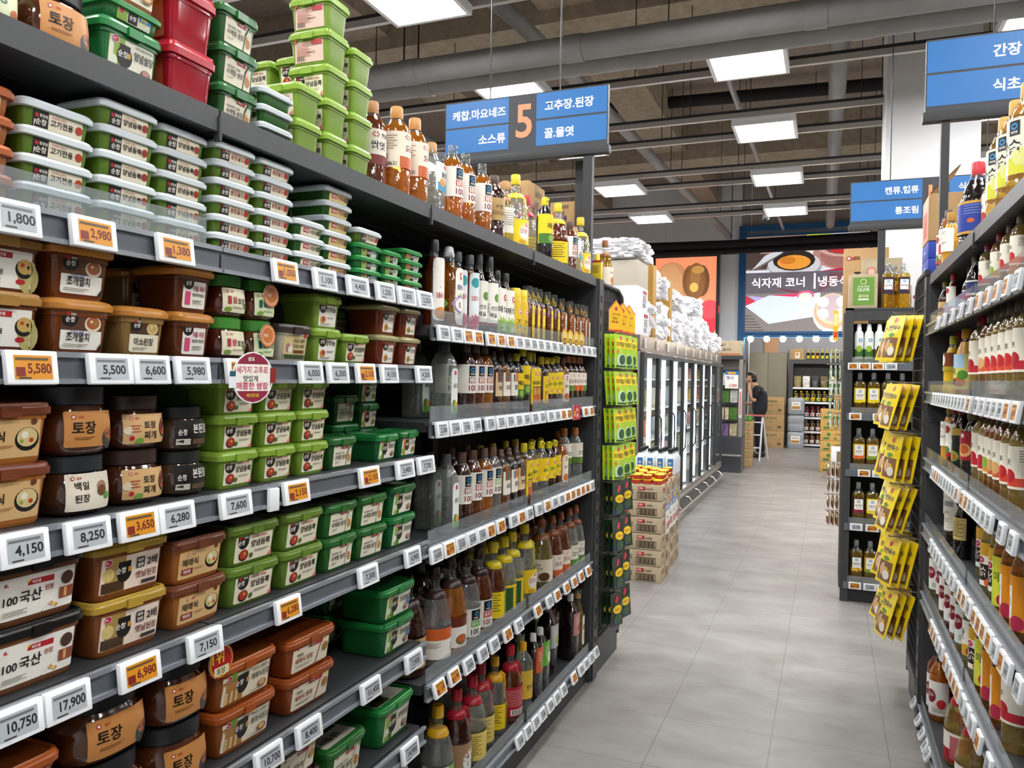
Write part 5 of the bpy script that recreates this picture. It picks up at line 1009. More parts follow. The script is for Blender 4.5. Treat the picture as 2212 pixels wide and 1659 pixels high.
TAGS_R = [
 (1, 0, 3.5296, 0.062, 0),
 (1, 1, 3.3550, 0.062, 0),
 (1, 2, 3.1411, 0.062, 0),
 (1, 3, 2.9540, 0.062, 0),
 (1, 4, 2.7720, 0.062, 0),
 (1, 5, 2.6122, 0.062, 1),
 (1, 6, 2.4709, 0.062, 1),
 (1, 7, 2.3450, 0.062, 1),
 (1, 8, 2.2215, 0.062, 1),
 (1, 9, 2.1018, 0.062, 0),
 (2, 0, 3.6220, 0.062, 0),
 (2, 1, 3.5476, 0.062, 0),
 (2, 2, 3.4763, 0.062, 0),
 (2, 3, 3.4079, 0.062, 0),
 (2, 4, 3.3295, 0.059, 0),
 (2, 5, 3.2670, 0.059, 0),
 (2, 6, 3.1952, 0.062, 0),
 (2, 7, 3.1266, 0.062, 0),
 (2, 8, 3.0504, 0.062, 0),
 (2, 9, 2.9780, 0.062, 0),
 (2, 10, 2.8997, 0.062, 0),
 (2, 11, 2.8255, 0.062, 0),
 (2, 12, 2.7299, 0.062, 1),
 (2, 13, 2.5948, 0.062, 0),
 (2, 14, 2.5008, 0.062, 0),
 (2, 15, 2.4073, 0.062, 0),
 (2, 16, 2.3270, 0.062, 0),
 (2, 17, 2.2522, 0.062, 0),
 (2, 18, 2.1772, 0.062, 1),
 (2, 19, 2.0883, 0.062, 1),
 (3, 0, 3.5974, 0.056, 0),
 (3, 1, 3.5375, 0.054, 0),
 (3, 2, 3.4796, 0.054, 1),
 (3, 3, 3.4099, 0.062, 1),
 (3, 4, 3.3431, 0.060, 0),
 (3, 5, 3.2790, 0.060, 0),
 (3, 6, 3.2054, 0.062, 0),
 (3, 7, 3.1352, 0.062, 0),
 (3, 8, 3.0682, 0.060, 0),
 (3, 9, 3.0041, 0.060, 0),
 (3, 10, 2.9229, 0.062, 1),
 (3, 11, 2.8095, 0.062, 1),
 (3, 12, 2.7303, 0.062, 1),
 (3, 13, 2.6638, 0.062, 0),
 (3, 14, 2.5853, 0.062, 0),
 (3, 15, 2.5188, 0.062, 0),
 (3, 16, 2.4423, 0.062, 0),
 (3, 17, 2.3706, 0.062, 0),
 (3, 18, 2.2178, 0.062, 0),
 (3, 19, 2.0943, 0.062, 0),
 (4, 0, 3.6029, 0.062, 0),
 (4, 1, 3.5120, 0.062, 0),
 (4, 2, 3.4257, 0.062, 0),
 (4, 3, 3.3437, 0.062, 0),
 (4, 4, 3.2532, 0.062, 0),
 (4, 5, 3.1557, 0.062, 0),
 (4, 6, 3.0643, 0.062, 0),
 (4, 7, 2.9782, 0.062, 0),
 (4, 8, 2.8775, 0.062, 0),
 (4, 9, 2.8020, 0.062, 1),
 (4, 10, 2.7306, 0.062, 1),
 (4, 11, 2.6465, 0.062, 0),
 (4, 12, 2.5526, 0.062, 1),
 (4, 13, 2.4796, 0.062, 1),
 (4, 14, 2.4109, 0.062, 1),
 (4, 15, 2.3336, 0.062, 1),
 (4, 16, 2.2557, 0.062, 0),
 (4, 17, 2.1724, 0.058, 1),
 (4, 18, 2.1104, 0.058, 0),
 (4, 19, 1.9971, 0.062, 0),
 (5, 0, 3.5292, 0.062, 1),
 (5, 1, 3.4549, 0.062, 1),
 (5, 2, 3.3839, 0.062, 1),
 (5, 3, 3.3025, 0.062, 0),
 (5, 4, 3.2127, 0.062, 0),
 (5, 5, 3.1044, 0.062, 1),
 (5, 6, 3.0253, 0.062, 0),
 (5, 7, 2.9504, 0.062, 1),
 (5, 8, 2.8792, 0.062, 1),
 (5, 9, 2.8116, 0.062, 1),
 (5, 10, 2.7207, 0.062, 0),
 (5, 11, 2.6357, 0.062, 0),
 (5, 12, 2.5562, 0.062, 0),
 (5, 13, 2.4530, 0.062, 1),
 (5, 14, 2.3077, 0.062, 0),
 (5, 15, 2.1579, 0.062, 0),
 (6, 0, 4.1079, 0.062, 0),
 (6, 1, 3.9042, 0.062, 0),
 (6, 2, 3.7557, 0.062, 0),
 (6, 3, 3.6350, 0.062, 0),
 (6, 4, 3.5537, 0.062, 0),
]
WOB = [3.3865, 3.4688, 3.5621, 3.6446]
CLIP = 1.3908
TAG_EV = 3.5656
LOOSE = [('kan', 'golden oil jug with brown handle on the left end panel top', -1.23, 4.4657, 2.1005), ('joch', 'brown grain syrup bottle behind the green tubs, fifth tub shelf', -1.41, 2.06, 1.0925), ('mulB', 'big clear square syrup bottle on riser, left one', -1.45, 2.018, 1.4275), ('mulB', 'big clear square syrup bottle on riser, right one', -1.45, 2.095, 1.4275)]
# ---------------------------------------------------------------- stacks of tubs and jars on the left
SHN = ['top shelf', 'second tub shelf', 'third tub shelf', 'fourth tub shelf', 'fifth tub shelf', 'sixth tub shelf', 'lowest tub shelf', 'floor shelf']
def level_word(i, n):
    if n == 1: return 'alone'
    if i == n - 1: return 'topmost'
    if i == 0: return 'lowest'
    return ORD[i] + ' up'
def relax(it, xb, ya, yb, fix=None):
    """nudge overlapping footprints apart: [y, hy, x, hx] with x the depth behind the shelf edge"""
    if fix: it.append(list(fix))
    for _ in range(80):
        if fix: it[-1][:] = fix
        for i in range(len(it)):
            for j in range(i + 1, len(it)):
                p, q = it[i], it[j]
                oy = p[1] + q[1] + .003 - abs(p[0] - q[0]); ox = p[3] + q[3] + .003 - abs(p[2] - q[2])
                if oy > 0 and ox > 0:
                    back = p if p[2] > q[2] else q
                    if abs(p[2] - q[2]) > .045 and back[2] + back[3] + ox < xb: back[2] += ox * .6
                    else:
                        d = oy * .5 * (1 if p[0] < q[0] else -1); p[0] -= d; q[0] += d
        for p in it: p[0] = min(max(p[0], ya + p[1] + .002), yb - p[1] - .002)
    if fix: it.pop()
def loc_words(desc, where, tail, opt=' from left'):
    full = desc + ', ' + where + opt + ', ' + tail
    return full if len(full.split()) <= 16 else desc + ', ' + where + ', ' + tail
def foot(kd, turned=False):
    vs = [v.co for p in kd.parts for v in p[1].vertices] if kd.cat == 'bottle_' else [v.co for p in kd.parts[:2] for v in p[1].vertices]
    hx, hy = max(abs(v.x) for v in vs) + .0015, max(abs(v.y) for v in vs) + .0015
    return (hy, hx) if turned else (hx, hy)
for si, row in enumerate(TUBS):
    z0 = ZL[si] + .0005
    it = []
    for stack, Yc, back, dx in row:
        fs_ = [foot(TK[k.rstrip('|')], k.endswith('|')) for k in stack]
        hw, hd = max(f[0] for f in fs_), max(f[1] for f in fs_)
        it.append([Yc, hw, .015 + hd + dx, hd])
    relax(it, .47, .3, 2.126 if si else 1.835, (2.04, .1, .34, .08) if si == 3 else None)
    cnt = [0, 0]
    for (stack, Yc, back, dx), (yy, hw, xd, hd) in zip(row, it):
        z = z0; jit = random.uniform(-.02, .02)
        for i, key in enumerate(stack):
            rot = PI / 2
            if key.endswith('|'): key = key[:-1]; rot = 0.0
            kd = TK[key]
            dep = foot(kd, rot == 0.0)[1]
            where = level_word(i, len(stack)) + ' in ' + ORD[cnt[back]] + (' back stack' if back else ' stack')
            place(kd, (XL - xd + (hd - dep), yy, z), rot + jit, loc_words(kd.desc, where, SHN[si]), kd.desc + 's')
            nest = i + 1 < len(stack) and stack[i + 1].rstrip('|') == key and kd.nest
            z += kd.H + (-.0024 if nest else .0004)
        cnt[back] += 1
# ---------------------------------------------------------------- bottles
def put_row(row, z, shelf, x, rz, axis=1, avail=9, yl=(-9, 9)):
    cnt = {}
    sg = -1 if x < 0 else 1
    it = []
    for key, Yc, dx in row:
        kd = BK[key]; hx, hy = foot(kd); f = min(1, avail / kd.H)
        r_ = max(hx, hy) * f * (1.13 if len(kd.parts) > 4 else 1.03)
        it.append([Yc, r_ * .98, r_ + .015 + max(0, dx), r_ * .98])
    relax(it, .46, *yl)
    for (key, Yc, dx), (yy, r_, xd, _) in zip(row, it):
        kd = BK[key]
        rw = 'back row' if dx > .075 else 'front row'
        cnt[rw] = cnt.get(rw, 0) + 1
        p = (x + sg * xd, yy, z) if axis else (yy, x + xd, z)
        o = place(kd, p, rz + (-.36 if x < 0 else .32 if axis else .05) * (kd.turn if axis else 1) + random.uniform(-.05, .05), loc_words(kd.desc, ORD[cnt[rw] - 1] + ' in ' + rw, shelf), kd.desc + 's')
        if kd.H > avail: o.scale = (avail / kd.H,) * 3
def gap(zs, k, t=.036): return zs[k - 1] - zs[k] - t if k else 9
BN = ['top bottle shelf', 'second bottle shelf', 'third bottle shelf', 'fourth bottle shelf', 'fifth bottle shelf', 'bottom bottle shelf']
for si, row in enumerate(BOT_L): put_row(row, ZB[si] + .0005, BN[si], XL, PI / 2, 1, gap(ZB, si), (2.14, 3.945) if si else (1.84, 4.02))
RN = ['top right-hand shelf', 'second right-hand shelf', 'third right-hand shelf', 'fourth right-hand shelf', 'fifth right-hand shelf', 'sixth right-hand shelf', 'bottom right-hand shelf']
for si, row in enumerate(BOT_R): put_row(row, ZR[si] + .0005, RN[si], XR, -PI / 2, 1, gap(ZR, si), (1.2, 4.015))
for key, nm, x_, y_, z_ in LOOSE:
    place(BK[key], (x_, y_, z_), PI / 2, nm)
# riser and jerrycan
r = empty('display_riser', (-1.47, 2.056, ZL[3] + .0005)); tag(r, 'black riser block under the clear square syrup bottles', 'riser')
MB().rbox(-.07, .07, -.065, .065, 0, .074, .004, BLK).ob('block', r)
r = empty('jerrycan', (-1.24, 2.038, ZL[7] + .0005)); tag(r, 'grey plastic jerrycan with red cap, bottom left shelf', 'jerrycan')
PLG = mat('jerrycan_plastic', '#9aa0a8', .35, 0, .5, .04, 12)
mb = MB(); mb.loft([[(x, y, z) for x, y in sup(.085 * q, .07 * q, 5, 32)] for z, q in ((0, .93), (.008, 1), (.09, 1), (.1, .97), (.11, 1), (.2, 1), (.215, .95), (.235, .6), (.24, .42))], PLG); mb.ob('can_body', r)
MB().lathe([(.238, .026), (.242, .027), (.272, .027), (.276, .024)], mat('cap_plastic', '#c0202e', .35), 18, n=2).ob('cap', r)
mb = MB(); printed(mb, [Bg('#b9763a', .04), T(.2, .4, .3, '간장', W, .5)], .09, .06, wrap(.086, .04, .001, 5, .8)); mb.ob('printed_label', r)

# ---------------------------------------------------------------- electronic price tags
AMBR, GREY = '#cf8a1c', '#aab0b4'
_tf = {}
def price_tag(x, s, y, z, w_, h_, txt, amber, label, rz, tilt=.14, small=False):
    g = empty('price_tag', (x, y, z)); g.rotation_euler = (-tilt, 0, rz)
    tag(g, label, 'price tag', 'electronic shelf price tags')
    k = (round(w_, 3), h_)
    if k not in _tf: _tf[k] = MB().rbox(-w_ / 2, w_ / 2, -.011, 0, -h_ / 2, h_ / 2, .003, WHT).mesh('frame')
    link('frame', _tf[k], g)
    sw, sh = w_ * .74, h_ * .7
    col = AMBR if amber else GREY; tcl = '#6a1f16' if amber else '#26282c'
    sp = [Bg(col, 0)]
    if txt: sp += [T(.34 if amber else .2, .17, .5, txt, tcl, .63 if amber else .77, 2)]
    else: sp += [T(.2, .2, .44, '%d,%d80' % (random.randint(2, 9), random.randint(1, 9)), tcl, .66)]
    if amber: sp += [Rc(.04, .12, .28, .5, '#7a2418')]
    sp += [Rc(.04, .8, .9, .9, '#5a4a30' if amber else '#6a6c70'), Rc(.1, .03, .42, .09, '#3a3430')]
    m = MB(); printed(m, sp, sw, sh, lambda a, c, l: (a, -.0114 - l, c - sh / 2)); m.ob('screen', g)
for si, y, w_, txt, amb in TAGS_L:
    price_tag(XL + .0145, 1, y, ZL[si] - .024, w_, .052, txt, amb, 'white price tag reading ' + txt + (' on amber screen' if amb else ' on grey screen') + ', rail of ' + SHN[si], PI / 2)
for si, k, y, w_, txt, amb in TAGS_B:
    price_tag(XL + .0145, 1, y, ZB[si] - .024, w_, .05, txt, amb, 'small white price tag, ' + (txt + ', ' if txt else '') + ORD[k] + ' from left, ' + BN[si], PI / 2, .14 if si < 4 else .3)
for si, k, y, w_, amb in TAGS_R:
    price_tag(XR - .0145, -1, y, ZR[si] - .024, w_, .052, '', amb, 'small white price tag, ' + ORD[k] + ' from far end, right ' + RN[si].replace('', '') + ' rail', -PI / 2, .14 if si < 6 else .5)
# round promotional tag, red tag, yellow cards
def card(name, label, cat, loc, rz, outline, spec, w_, h_, t=.0012):
    g = empty(name, loc, rz); tag(g, label, cat)
    n = len(outline); mb = MB()
    mb.loft([[((a - .5) * w_, 0, c * h_) for a, c in outline], [((a - .5) * w_, t, c * h_) for a, c in outline]], mat('card_white', '#f2f0ec', .5), smooth=False); mb.ob('card', g)
    m = MB(); printed(m, spec, w_, h_, flat(0, .0004)); m.ob('print', g)
    return g
circ = [(.5 + .5 * math.cos(2 * PI * k / 24), .5 + .5 * math.sin(2 * PI * k / 24)) for k in range(24)]
sq = [(0, 0), (1, 0), (1, 1), (0, 1)]
g = card('round_promo_tag', 'round maroon and white promotional tag hanging from the third tub shelf rail', 'promo tag', (XL + .045, 1.29, 1.535), PI / 2 - .25, circ, [El(.5, .5, .48, '#8f2a42', .9), Rc(.08, .24, .92, .76, W), T(.1, .58, .14, '세가지 고추로', '#c02a50', .76), T(.26, .42, .12, '맛있게', K, .46), T(.1, .27, .14, '매콤한 쌈장', '#c02a50', .8), Rc(-.08, .3, .1, .56, '#e8ecec'), Rc(-.06, .52, .08, .62, '#2a5a6a'), Rc(.92, .4, 1.06, .7, '#8a2c20'), T(.36, .82, .08, '샘표', W, .24), T(.34, .12, .07, '비법 된장 토장', YL, .3)], .098, .105)
MB().tube([(0, .001, .102), (-.01, .008, .128), (.0, .03, .112)], .0015, CLR, 6).ob('plastic_loop', g)
card('event_tag', 'red hanging event tag on the third bottle shelf rail', 'promo tag', (XL + .03, TAG_EV, 1.398), PI / 2, sq, [Bg('#b5121f', .1), T(.42, .54, .26, '행사', W, .46), T(.42, .18, .26, '상품', W, .46), Pg([(.1, .4), (.34, .4), (.22, .2)], YL), Rc(.17, .4, .27, .62, YL)], .115, .07)
for k, y in enumerate(WOB): card('oval_wobbler', 'small yellow oval shelf wobbler, ' + ORD[k] + ' from left under the honey bottles', 'promo tag', (XL + .022, y, ZB[1] - .01), PI / 2 - .1, circ, [El(.5, .5, .5, '#d8a82c', 1), El(.5, .56, .3, '#e8d080', 1), El(.5, .26, .2, K, 1.2), El(.5, .26, .13, '#d8a82c', 1.2)], .05, .075)
r = empty('blank_clip', (XL + .016, CLIP, ZL[3] - .05)); tag(r, 'blank white plastic clip on fourth tub shelf rail between price tags', 'clip'); MB().rbox(-.002, .008, -.016, .016, -.005, .045, .003, WHT).ob('clip_body', r)
card('neck_tag', 'round orange neck tag hung on upper rice jar', 'promo tag', (-1.1445, 1.41, 1.742), PI / 2, circ, [El(.5, .5, .5, '#c8642c', 1), El(.5, .5, .44, '#e0a878', 1), El(.5, .52, .34, '#c8743a', 1), T(.24, .44, .14, '토장', W, .5)], .05, .05)
card('neck_tag', 'round orange neck tag hung on lower rice jar', 'promo tag', (-1.1445, 1.4, 1.654), PI / 2, circ, [El(.5, .5, .5, '#c8642c', 1), El(.5, .5, .44, '#e0a878', 1), El(.5, .52, .34, '#c8743a', 1), T(.24, .44, .14, '토장', W, .5)], .05, .05)
card('number_one_tag', 'round red number one tag on black-lidded jar', 'promo tag', (-1.148, 1.275, 1.008 - .04), PI / 2, circ, [El(.5, .5, .5, '#b0141e', 1), El(.5, .5, .46, YL, 1), El(.5, .5, .43, '#b0141e', 1), T(.12, .45, .4, '1위', YL, .76), Rc(.2, .1, .8, .36, '#e8dfae'), T(.3, .14, .18, '토장', K, .4)], .07, .07)

# ---------------------------------------------------------------- end panels with hanging packets
hl = []
for k, z in enumerate((1.82, 1.62, 1.42, 1.22)):
    for q in range(3): hl.append((.08 + q * .135, z + .02, .1))
for k, z in enumerate((1.06, .86, .66, .46)):
    for q in range(2): hl.append((.1 + q * .17, z - .02, .1))
mesh_end('packet_end_panel', 'black wire mesh end panel with hanging seaweed packets', XL, 1, 4.07, 4.54, .16, 2.1, hl)
packs = [('mi', h) for h in hl[:12]] + [('ja', h) for h in hl[12:]]
for k, (key, (hy, hz, hlen)) in enumerate(packs):
    for j in range(3):
        kd = PK[key]; rowi = k // 3 if key == 'mi' else (k - 12) // 2
        o = place(kd, (XL + .032 + j * .026, 4.07 + hy, hz - .006), PI / 2 - .3 + .03 * (rowi % 3), kd.desc + ', ' + ORD[j] + ' on ' + ORD[k if key == 'mi' else k - 12] + ' hook from upper left, left end panel', kd.desc + 's on the left end panel'); o.rotation_euler[0] = (-.06, -.12, -.09)[rowi % 3]; o.rotation_euler[1] = (.03, -.04, .06)[k % 3]
hr = [(.06 + .15 * q, z, .13) for z in (1.93, 1.6, 1.355, 1.11, .855, .6) for q in range(3)]
mesh_end('packet_end_panel', 'black wire mesh end panel with hanging stock packets', XR, -1, 4.14, 4.6, .16, 2.12, hr)
for k, (hy, hz, hlen) in enumerate(hr):
    for j in range(3):
        kd = PK['an']
        o = place(kd, (XR - .04 - j * .036, 4.14 + hy, hz - .008), -PI / 2 + (.3 if (k // 3) % 2 else .45), kd.desc + ', ' + ORD[j] + ' on ' + ORD[k] + ' hook from upper near corner', kd.desc + 's on the right end panel')
        o.rotation_euler[0] = (-.22, -.3, -.16, -.26)[k % 4]; o.rotation_euler[1] = .04
def house(n, y, lab): 
    card('house_price_card', lab, 'promo tag', (XL + .06, y, 1.85), PI / 2 - .5, [(0, 0), (1, 0), (1, .7), (.5, 1), (0, .7)], [Pg([(0, 0), (1, 0), (1, .7), (.5, 1), (0, .7)], '#e8b81c'), Pg([(0, .66), (.5, .96), (1, .66), (1, .7), (.5, 1), (0, .7)], '#d0481c'), Rc(0, 0, 1, .06, '#d0481c'), El(.5, .72, .07, '#c83a4a'), T(.2, .5, .08, '오뚜기가 만든', '#a02a1c', .6), T(.26, .38, .08, '맛있는', K, .5), T(.2, .26, .08, '미역 줄기', '#a02a1c', .6)], .11, .17)
house(0, 4.15, 'yellow house-shaped card over first packet column')
house(1, 4.3, 'yellow house-shaped card over middle packet column')
house(2, 4.44, 'yellow house-shaped card over last packet column')
# ---------------------------------------------------------------- hanging aisle signs
SBLUE = '#2272b8'
def aisle_sign(label, x0, x1, y, z0, z1, cells, num, pole, gap=None):
    g = empty('aisle_sign', ((x0 + x1) / 2, y, z0)); tag(g, label, 'sign')
    w_, h_ = x1 - x0, z1 - z0
    MB().box(-w_ / 2, w_ / 2, 0, .03, -.015, h_, mat('sign_board', '#3b3d42', .5)).ob('board', g)
    MB().rbox(-w_ / 2 - .01, w_ / 2 + .01, -.012, .042, -.055, -.01, .004, DRK).ob('bottom_bar', g)
    n0, n1 = num[1], num[2]
    sp = []
    for (a, b_, txt, al) in ((0, n0, cells[0], 1), (0, n0, cells[1], 1), (n1, 1, cells[2], 0), (n1, 1, cells[3], 0)):
        top = len(sp) == 0 or (len(sp) > 2 and txt == cells[2] and not any(e[0] == 't' and e[4] == txt for e in sp))
        top = (txt in (cells[0], cells[2]))
        v0, v1 = (.53, .975) if top else (.05, .495)
        sp.append(Rc(a + .005, v0, b_ - .005, v1, SBLUE))
        if txt:
            g_ = glyphs(txt, 2); hh = .18; ww = g_[2] * hh * h_ / w_
            u = (b_ - .025 - ww) if al else (a + .055)
            sp.append(T(u, v0 + .12, hh, txt, '#f4f6f8', None, 2))
    if num[0]: sp.append(T((n0 + n1) / 2 - .04, .22, .6, num[0], '#f09a6a', .1, 1))
    m = MB(); printed(m, sp, w_, h_, flat(0, .001)); m.ob('print', g)
    for px, pw, pd in pole: MB().box(px - pw / 2 - (x0 + x1) / 2, px + pw / 2 - (x0 + x1) / 2, .0 + pd, .04 + pd, pole_z[0] - z0, -.05, DRK).ob('post', g)
    for q in (-1, 1): MB().tube([(q * (w_ / 2 - .27), .015, h_), (q * (w_ / 2 - .27), .015, ZC - z0)], .004, WIRE, 5).ob('hanger_wire', g)
pole_z = (2.12,)
aisle_sign('blue aisle sign numbered 5 above the left shelving', -2.048, -1.1, 4.0, 2.83, 3.135, ('케찹.마요네즈', '소스류', '고추장.된장', '꿀.물엿'), ('5', .415, .575), [(-1.205, .05, .0), (-1.28, .06, .12)])
aisle_sign('blue aisle sign reading soy sauce and vinegar above right shelving', 0.383, 1.331, 4.06, 2.85, 3.17, ('간장', '식초', '', ''), ('', .42, .58), [(.468, .034, .0)])
pole_z = (2.15,)
aisle_sign('blue aisle sign for canned goods beyond the oil rack', .12, 1.28, 6.45, 2.79, 3.1, ('캔류.햄류', '통조림', '식', ''), ('11', .42, .56), [(.34, .05, .0)])

# ---------------------------------------------------------------- cartons
def carton(label, x0, x1, y0, y1, z0, z1, m=CARD, front=None, side=None, fs=None, tape=True, name='cardboard_box', group=None, sidex=None, rz=0, y_=0):
    cx, cy = (x0 + x1) / 2, (y0 + y1) / 2; w_, d, h_ = x1 - x0, y1 - y0, z1 - z0
    g = empty(name, (cx, cy, z0), rz); tag(g, label, 'box', group)
    MB().rbox(-w_ / 2, w_ / 2, -d / 2, d / 2, 0, h_ - .003, .004, m).box(-w_ / 2 + .004, w_ / 2 - .004, -.0015, .0015, h_ - .004, h_ - .0015, DRK).ob('carton_body', g)
    if tape: MB().box(-w_ / 2 + .002, w_ / 2 - .002, -.025, .025, h_ - .0035, h_ - .0012, mat('packing_tape', '#a98a5c', .25)).box(w_ / 2 - .001, w_ / 2 + .0012, -.025, .025, h_ * .72, h_ - .003, mat('packing_tape', '#a98a5c', .25)).ob('tape', g)
    if front:
        mb = MB(); printed(mb, front, w_ * .96, h_ * .92, lambda a, c, l: (a, -d / 2 - .0012 - l, c + h_ * .03)); mb.ob('printed_front', g)
    if side:
        q = sidex or 1
        mb = MB(); printed(mb, side, d * .96, h_ * .92, lambda a, c, l: (q * (w_ / 2 + .0012 + l), q * a, c + h_ * .03)); mb.ob('printed_side', g)
    return g
tuna = [T(.02, .34, .36, '원참치', '#3a2a1c', .3), T(.1, .76, .12, '동아켓', '#b02a2a', .16), Rc(.44, .64, .62, .88, '#b3262a'), T(.46, .68, .16, '100g', W, .14), T(.64, .68, .13, '×60캔입', '#3a2a1c', .3), Rc(.42, .08, .9, .12, K), Rc(.42, .5, .9, .54, K), Rc(.42, .08, .43, .54, K), Rc(.89, .08, .9, .54, K)] + [Rc(.46 + .032 * q, .14, .46 + .032 * q + .012 + .008 * (q % 3), .48, '#4a3a2a') for q in range(13)] + [Rc(.04, .14, .22, .26, '#b02a2a')]
tside = [Rc(.1, .5, .25, .8, '#a03a2c'), Rc(.3, .5, .4, .8, '#a03a2c')] + [Rc(.6 + .03 * q, .2, .615 + .03 * q, .7, '#4a3a2a') for q in range(8)]
lv = .128
for c, (ya, dx, n) in enumerate(((6.11, 0, 6), (6.455, .03, 6), (6.8, .05, 6))):
    for k in range(n):
        carton('tan tuna carton, %s of %s stack beside the left end panel' % (level_word(k, n), ORD[c]), -1.53 - dx, -1.19 - dx * .8, ya, ya + .34, k * lv + .0005 * (k + 1), (k + 1) * lv, CARD2, tuna if c == 0 else None, tside, name='tuna_carton', group='tuna cartons')
kcan = Kind('tuna_can', 'yellow-topped tuna can', 'can'); kcan.part('can_body', MB().lathe([(0, .036), (.003, .038), (.03, .038)], mat('can_red', '#b8402a', .3), 18)); kcan.part('lid', MB().lathe([(.03, .0385), (.034, .039), (.036, .037)], mat('can_yellow', '#e8cf1c', .3), 18))
nn = 0
for c, ya in enumerate((6.11, 6.46)):
    for i in range(4):
        for j in range(4):
            for lvv in range(2 if (i + j + c) % 3 else 1):
                place(kcan, (-1.485 + i * .083 - .03 * c, ya + .05 + j * .08, 6 * lv + lvv * .0365), .3 * i, 'yellow-topped tuna can, ' + ('upper layer, ' if lvv else 'lower layer, ') + ORD[j] + ' row, ' + ORD[i] + ' across, on ' + ('front' if c == 0 else 'second') + ' carton stack', 'tuna cans on the cartons'); nn += 1
b('whb', 'drink_bottle', 'white bottle with black cap', .042, .22, 'tall', mat('bottle_white', '#dfe3e6', .3), '#14161a', [Bg('#2f6fb0', .03), T(.2, .5, .2, '해표', W, .5)] + lines(.15, .35, .7, 3, W), .05, .1, .04, capr=.46)
for i in range(4):
    for j in range(4):
        place(BK['whb'], (-1.53 + i * .088, 6.84 + j * .087, 6 * lv + .001), PI * 0 + .2, 'white bottle with black cap, ' + ORD[j] + ' row, ' + ORD[i] + ' across, on rear tuna cartons', 'white bottles on the cartons')
for k, (yy, dx) in enumerate(((6.32, 0), (6.55, .02), (6.72, .02), (6.9, .036))):
    g = empty('price_poster', (-1.186 - dx, yy, .36)); tag(g, 'blue and white price poster taped on tuna cartons, ' + ORD[k] + ' from front', 'poster', 'price posters on the cartons')
    o = MB().box(0, .003, -.08, .08, 0, .3, WHT).ob('sheet', g)
    mb = MB(); printed(mb, [Bg(W, 0), Rc(0, .62, 1, 1, '#2f6fb0'), Rc(.2, .8, .8, .97, '#e8a02c'), T(.1, .64, .13, '동원참치', W, .8), T(.3, .4, .07, '2,380', K, .5), T(.06, .08, .24, ['1,980', '1,680', '5,980', '6,980'][k], '#c01a2a', .88)], .16, .3, lambda a, c, l: (.0036 + l, a, c)); mb.ob('print', g)

ses = [T(.3, .5, .16, '고소한', '#2a2f6a', .3), T(.2, .28, .22, '참기름', '#2a2f6a', .5), El(.1, .5, .1, '#c8404a'), Rc(.3, .02, .9, .2, '#cdb892')] + barcode(.4, .04, .4, .13) + barcode(.4, .76, .4, .13)
carton('plain lower carton behind the top-shelf syrup bottles', -1.6, -1.42, 3.7, 3.94, 2.1205, 2.35, CARD, None, ses, name='oil_carton')
carton('tan sesame oil carton above the top-shelf syrup bottles', -1.6, -1.42, 3.7, 3.94, 2.351, 2.59, CARD, ses, ses, name='oil_carton')
carton('lower sesame oil carton on left end panel top beside sign post', -1.47, -1.325, 4.17, 4.45, 2.1145, 2.42, CARD, ses, ses, name='oil_carton')
carton('upper sesame oil carton on left end panel top beside sign post', -1.47, -1.325, 4.17, 4.45, 2.421, 2.578, CARD, ses, ses, name='oil_carton')
g = empty('oil_tin', (-1.2, 4.2, 2.1145)); tag(g, 'yellow and red oil tin on the left end panel top', 'tin')
MB().rbox(-.028, .028, -.02, .02, 0, .125, .004, mat('tin_yellow', '#d8c01c', .3)).ob('tin_body', g)
MB().box(-.03, .03, -.022, .022, 0, .008, mat('tin_red', '#a01a24', .3)).ob('bottom_rim', g); MB().box(-.03, .03, -.022, .022, .118, .128, mat('tin_red', '#a01a24', .3)).ob('top_rim', g)
MB().lathe([(.128, .014), (.16, .013), (.163, .01)], mat('can_yellow', '#e8cf1c', .3), 14).ob('cap', g)
m = MB(); printed(m, [Bg('#d8c01c', 0), Rc(.1, .5, .9, .9, '#c8a81c')] + lines(.15, .8, .6, 5, '#6a5a1c', .03, .08) + barcode(.2, .06, .5, .18), .05, .1, lambda a, c, l: (a, -.0212 - l, c + .012)); m.ob('printed_front', g)
# ---------------------------------------------------------------- oil rack at the end of the next aisle
KY = 6.22
g = empty('oil_rack', (.1, KY, 0)); tag(g, 'black end rack stocked with cooking oil bottles', 'shelving')
for xx in (0, .8):
    for yy in (0, .4): MB().box(xx, xx + .055, yy, yy + .05, 0, 2.135, BLK).ob('post', g)
MB().box(.055, .8, .004, .03, 2.045, 2.135, BLK).box(.0, .855, .0, .45, 2.12, 2.135, BLK).ob('top_beam', g)
MB().box(.05, .8, .42, .44, .1, 2.05, mat('back_panel', '#1e1e20', .7)).ob('back_panel', g)
MB().box(-.01, 0, 0, .45, .1, 2.1, mat('side_mesh', '#4a4436', .6)).ob('side_panel', g)
RZ = (1.735, 1.372, .965, .572, .147)
for z in RZ:
    sh = MB().box(.02, .83, .0, .44, z - .05, z - .002, BLK).ob('shelf', g)
    MB().box(.02, .83, -.008, 0, z - .05, z, GRY).ob('price_rail', sh)
    MB().box(.05, .8, -.004, -.001, z, z + .045, LIP).ob('clear_lip', sh)
MB().box(.05, .8, .03, .06, 0, .09, DRK).ob('kick_plate', g)
KN = ['oil rack top shelf', 'oil rack second shelf', 'oil rack third shelf', 'oil rack fourth shelf', 'oil rack bottom shelf']
for si, row in enumerate(BOT_K): put_row(row, RZ[si] + .0005, KN[si], KY, 0, 0, gap(RZ, si, .055), (.16, .89))
for si, k, x, w_, txt, amb in TAGS_K:
    price_tag(x, 0, KY - .0085, RZ[si] - .022, w_, .05, txt, amb, 'white price tag reading ' + txt + ', ' + KN[si], 0, .05)
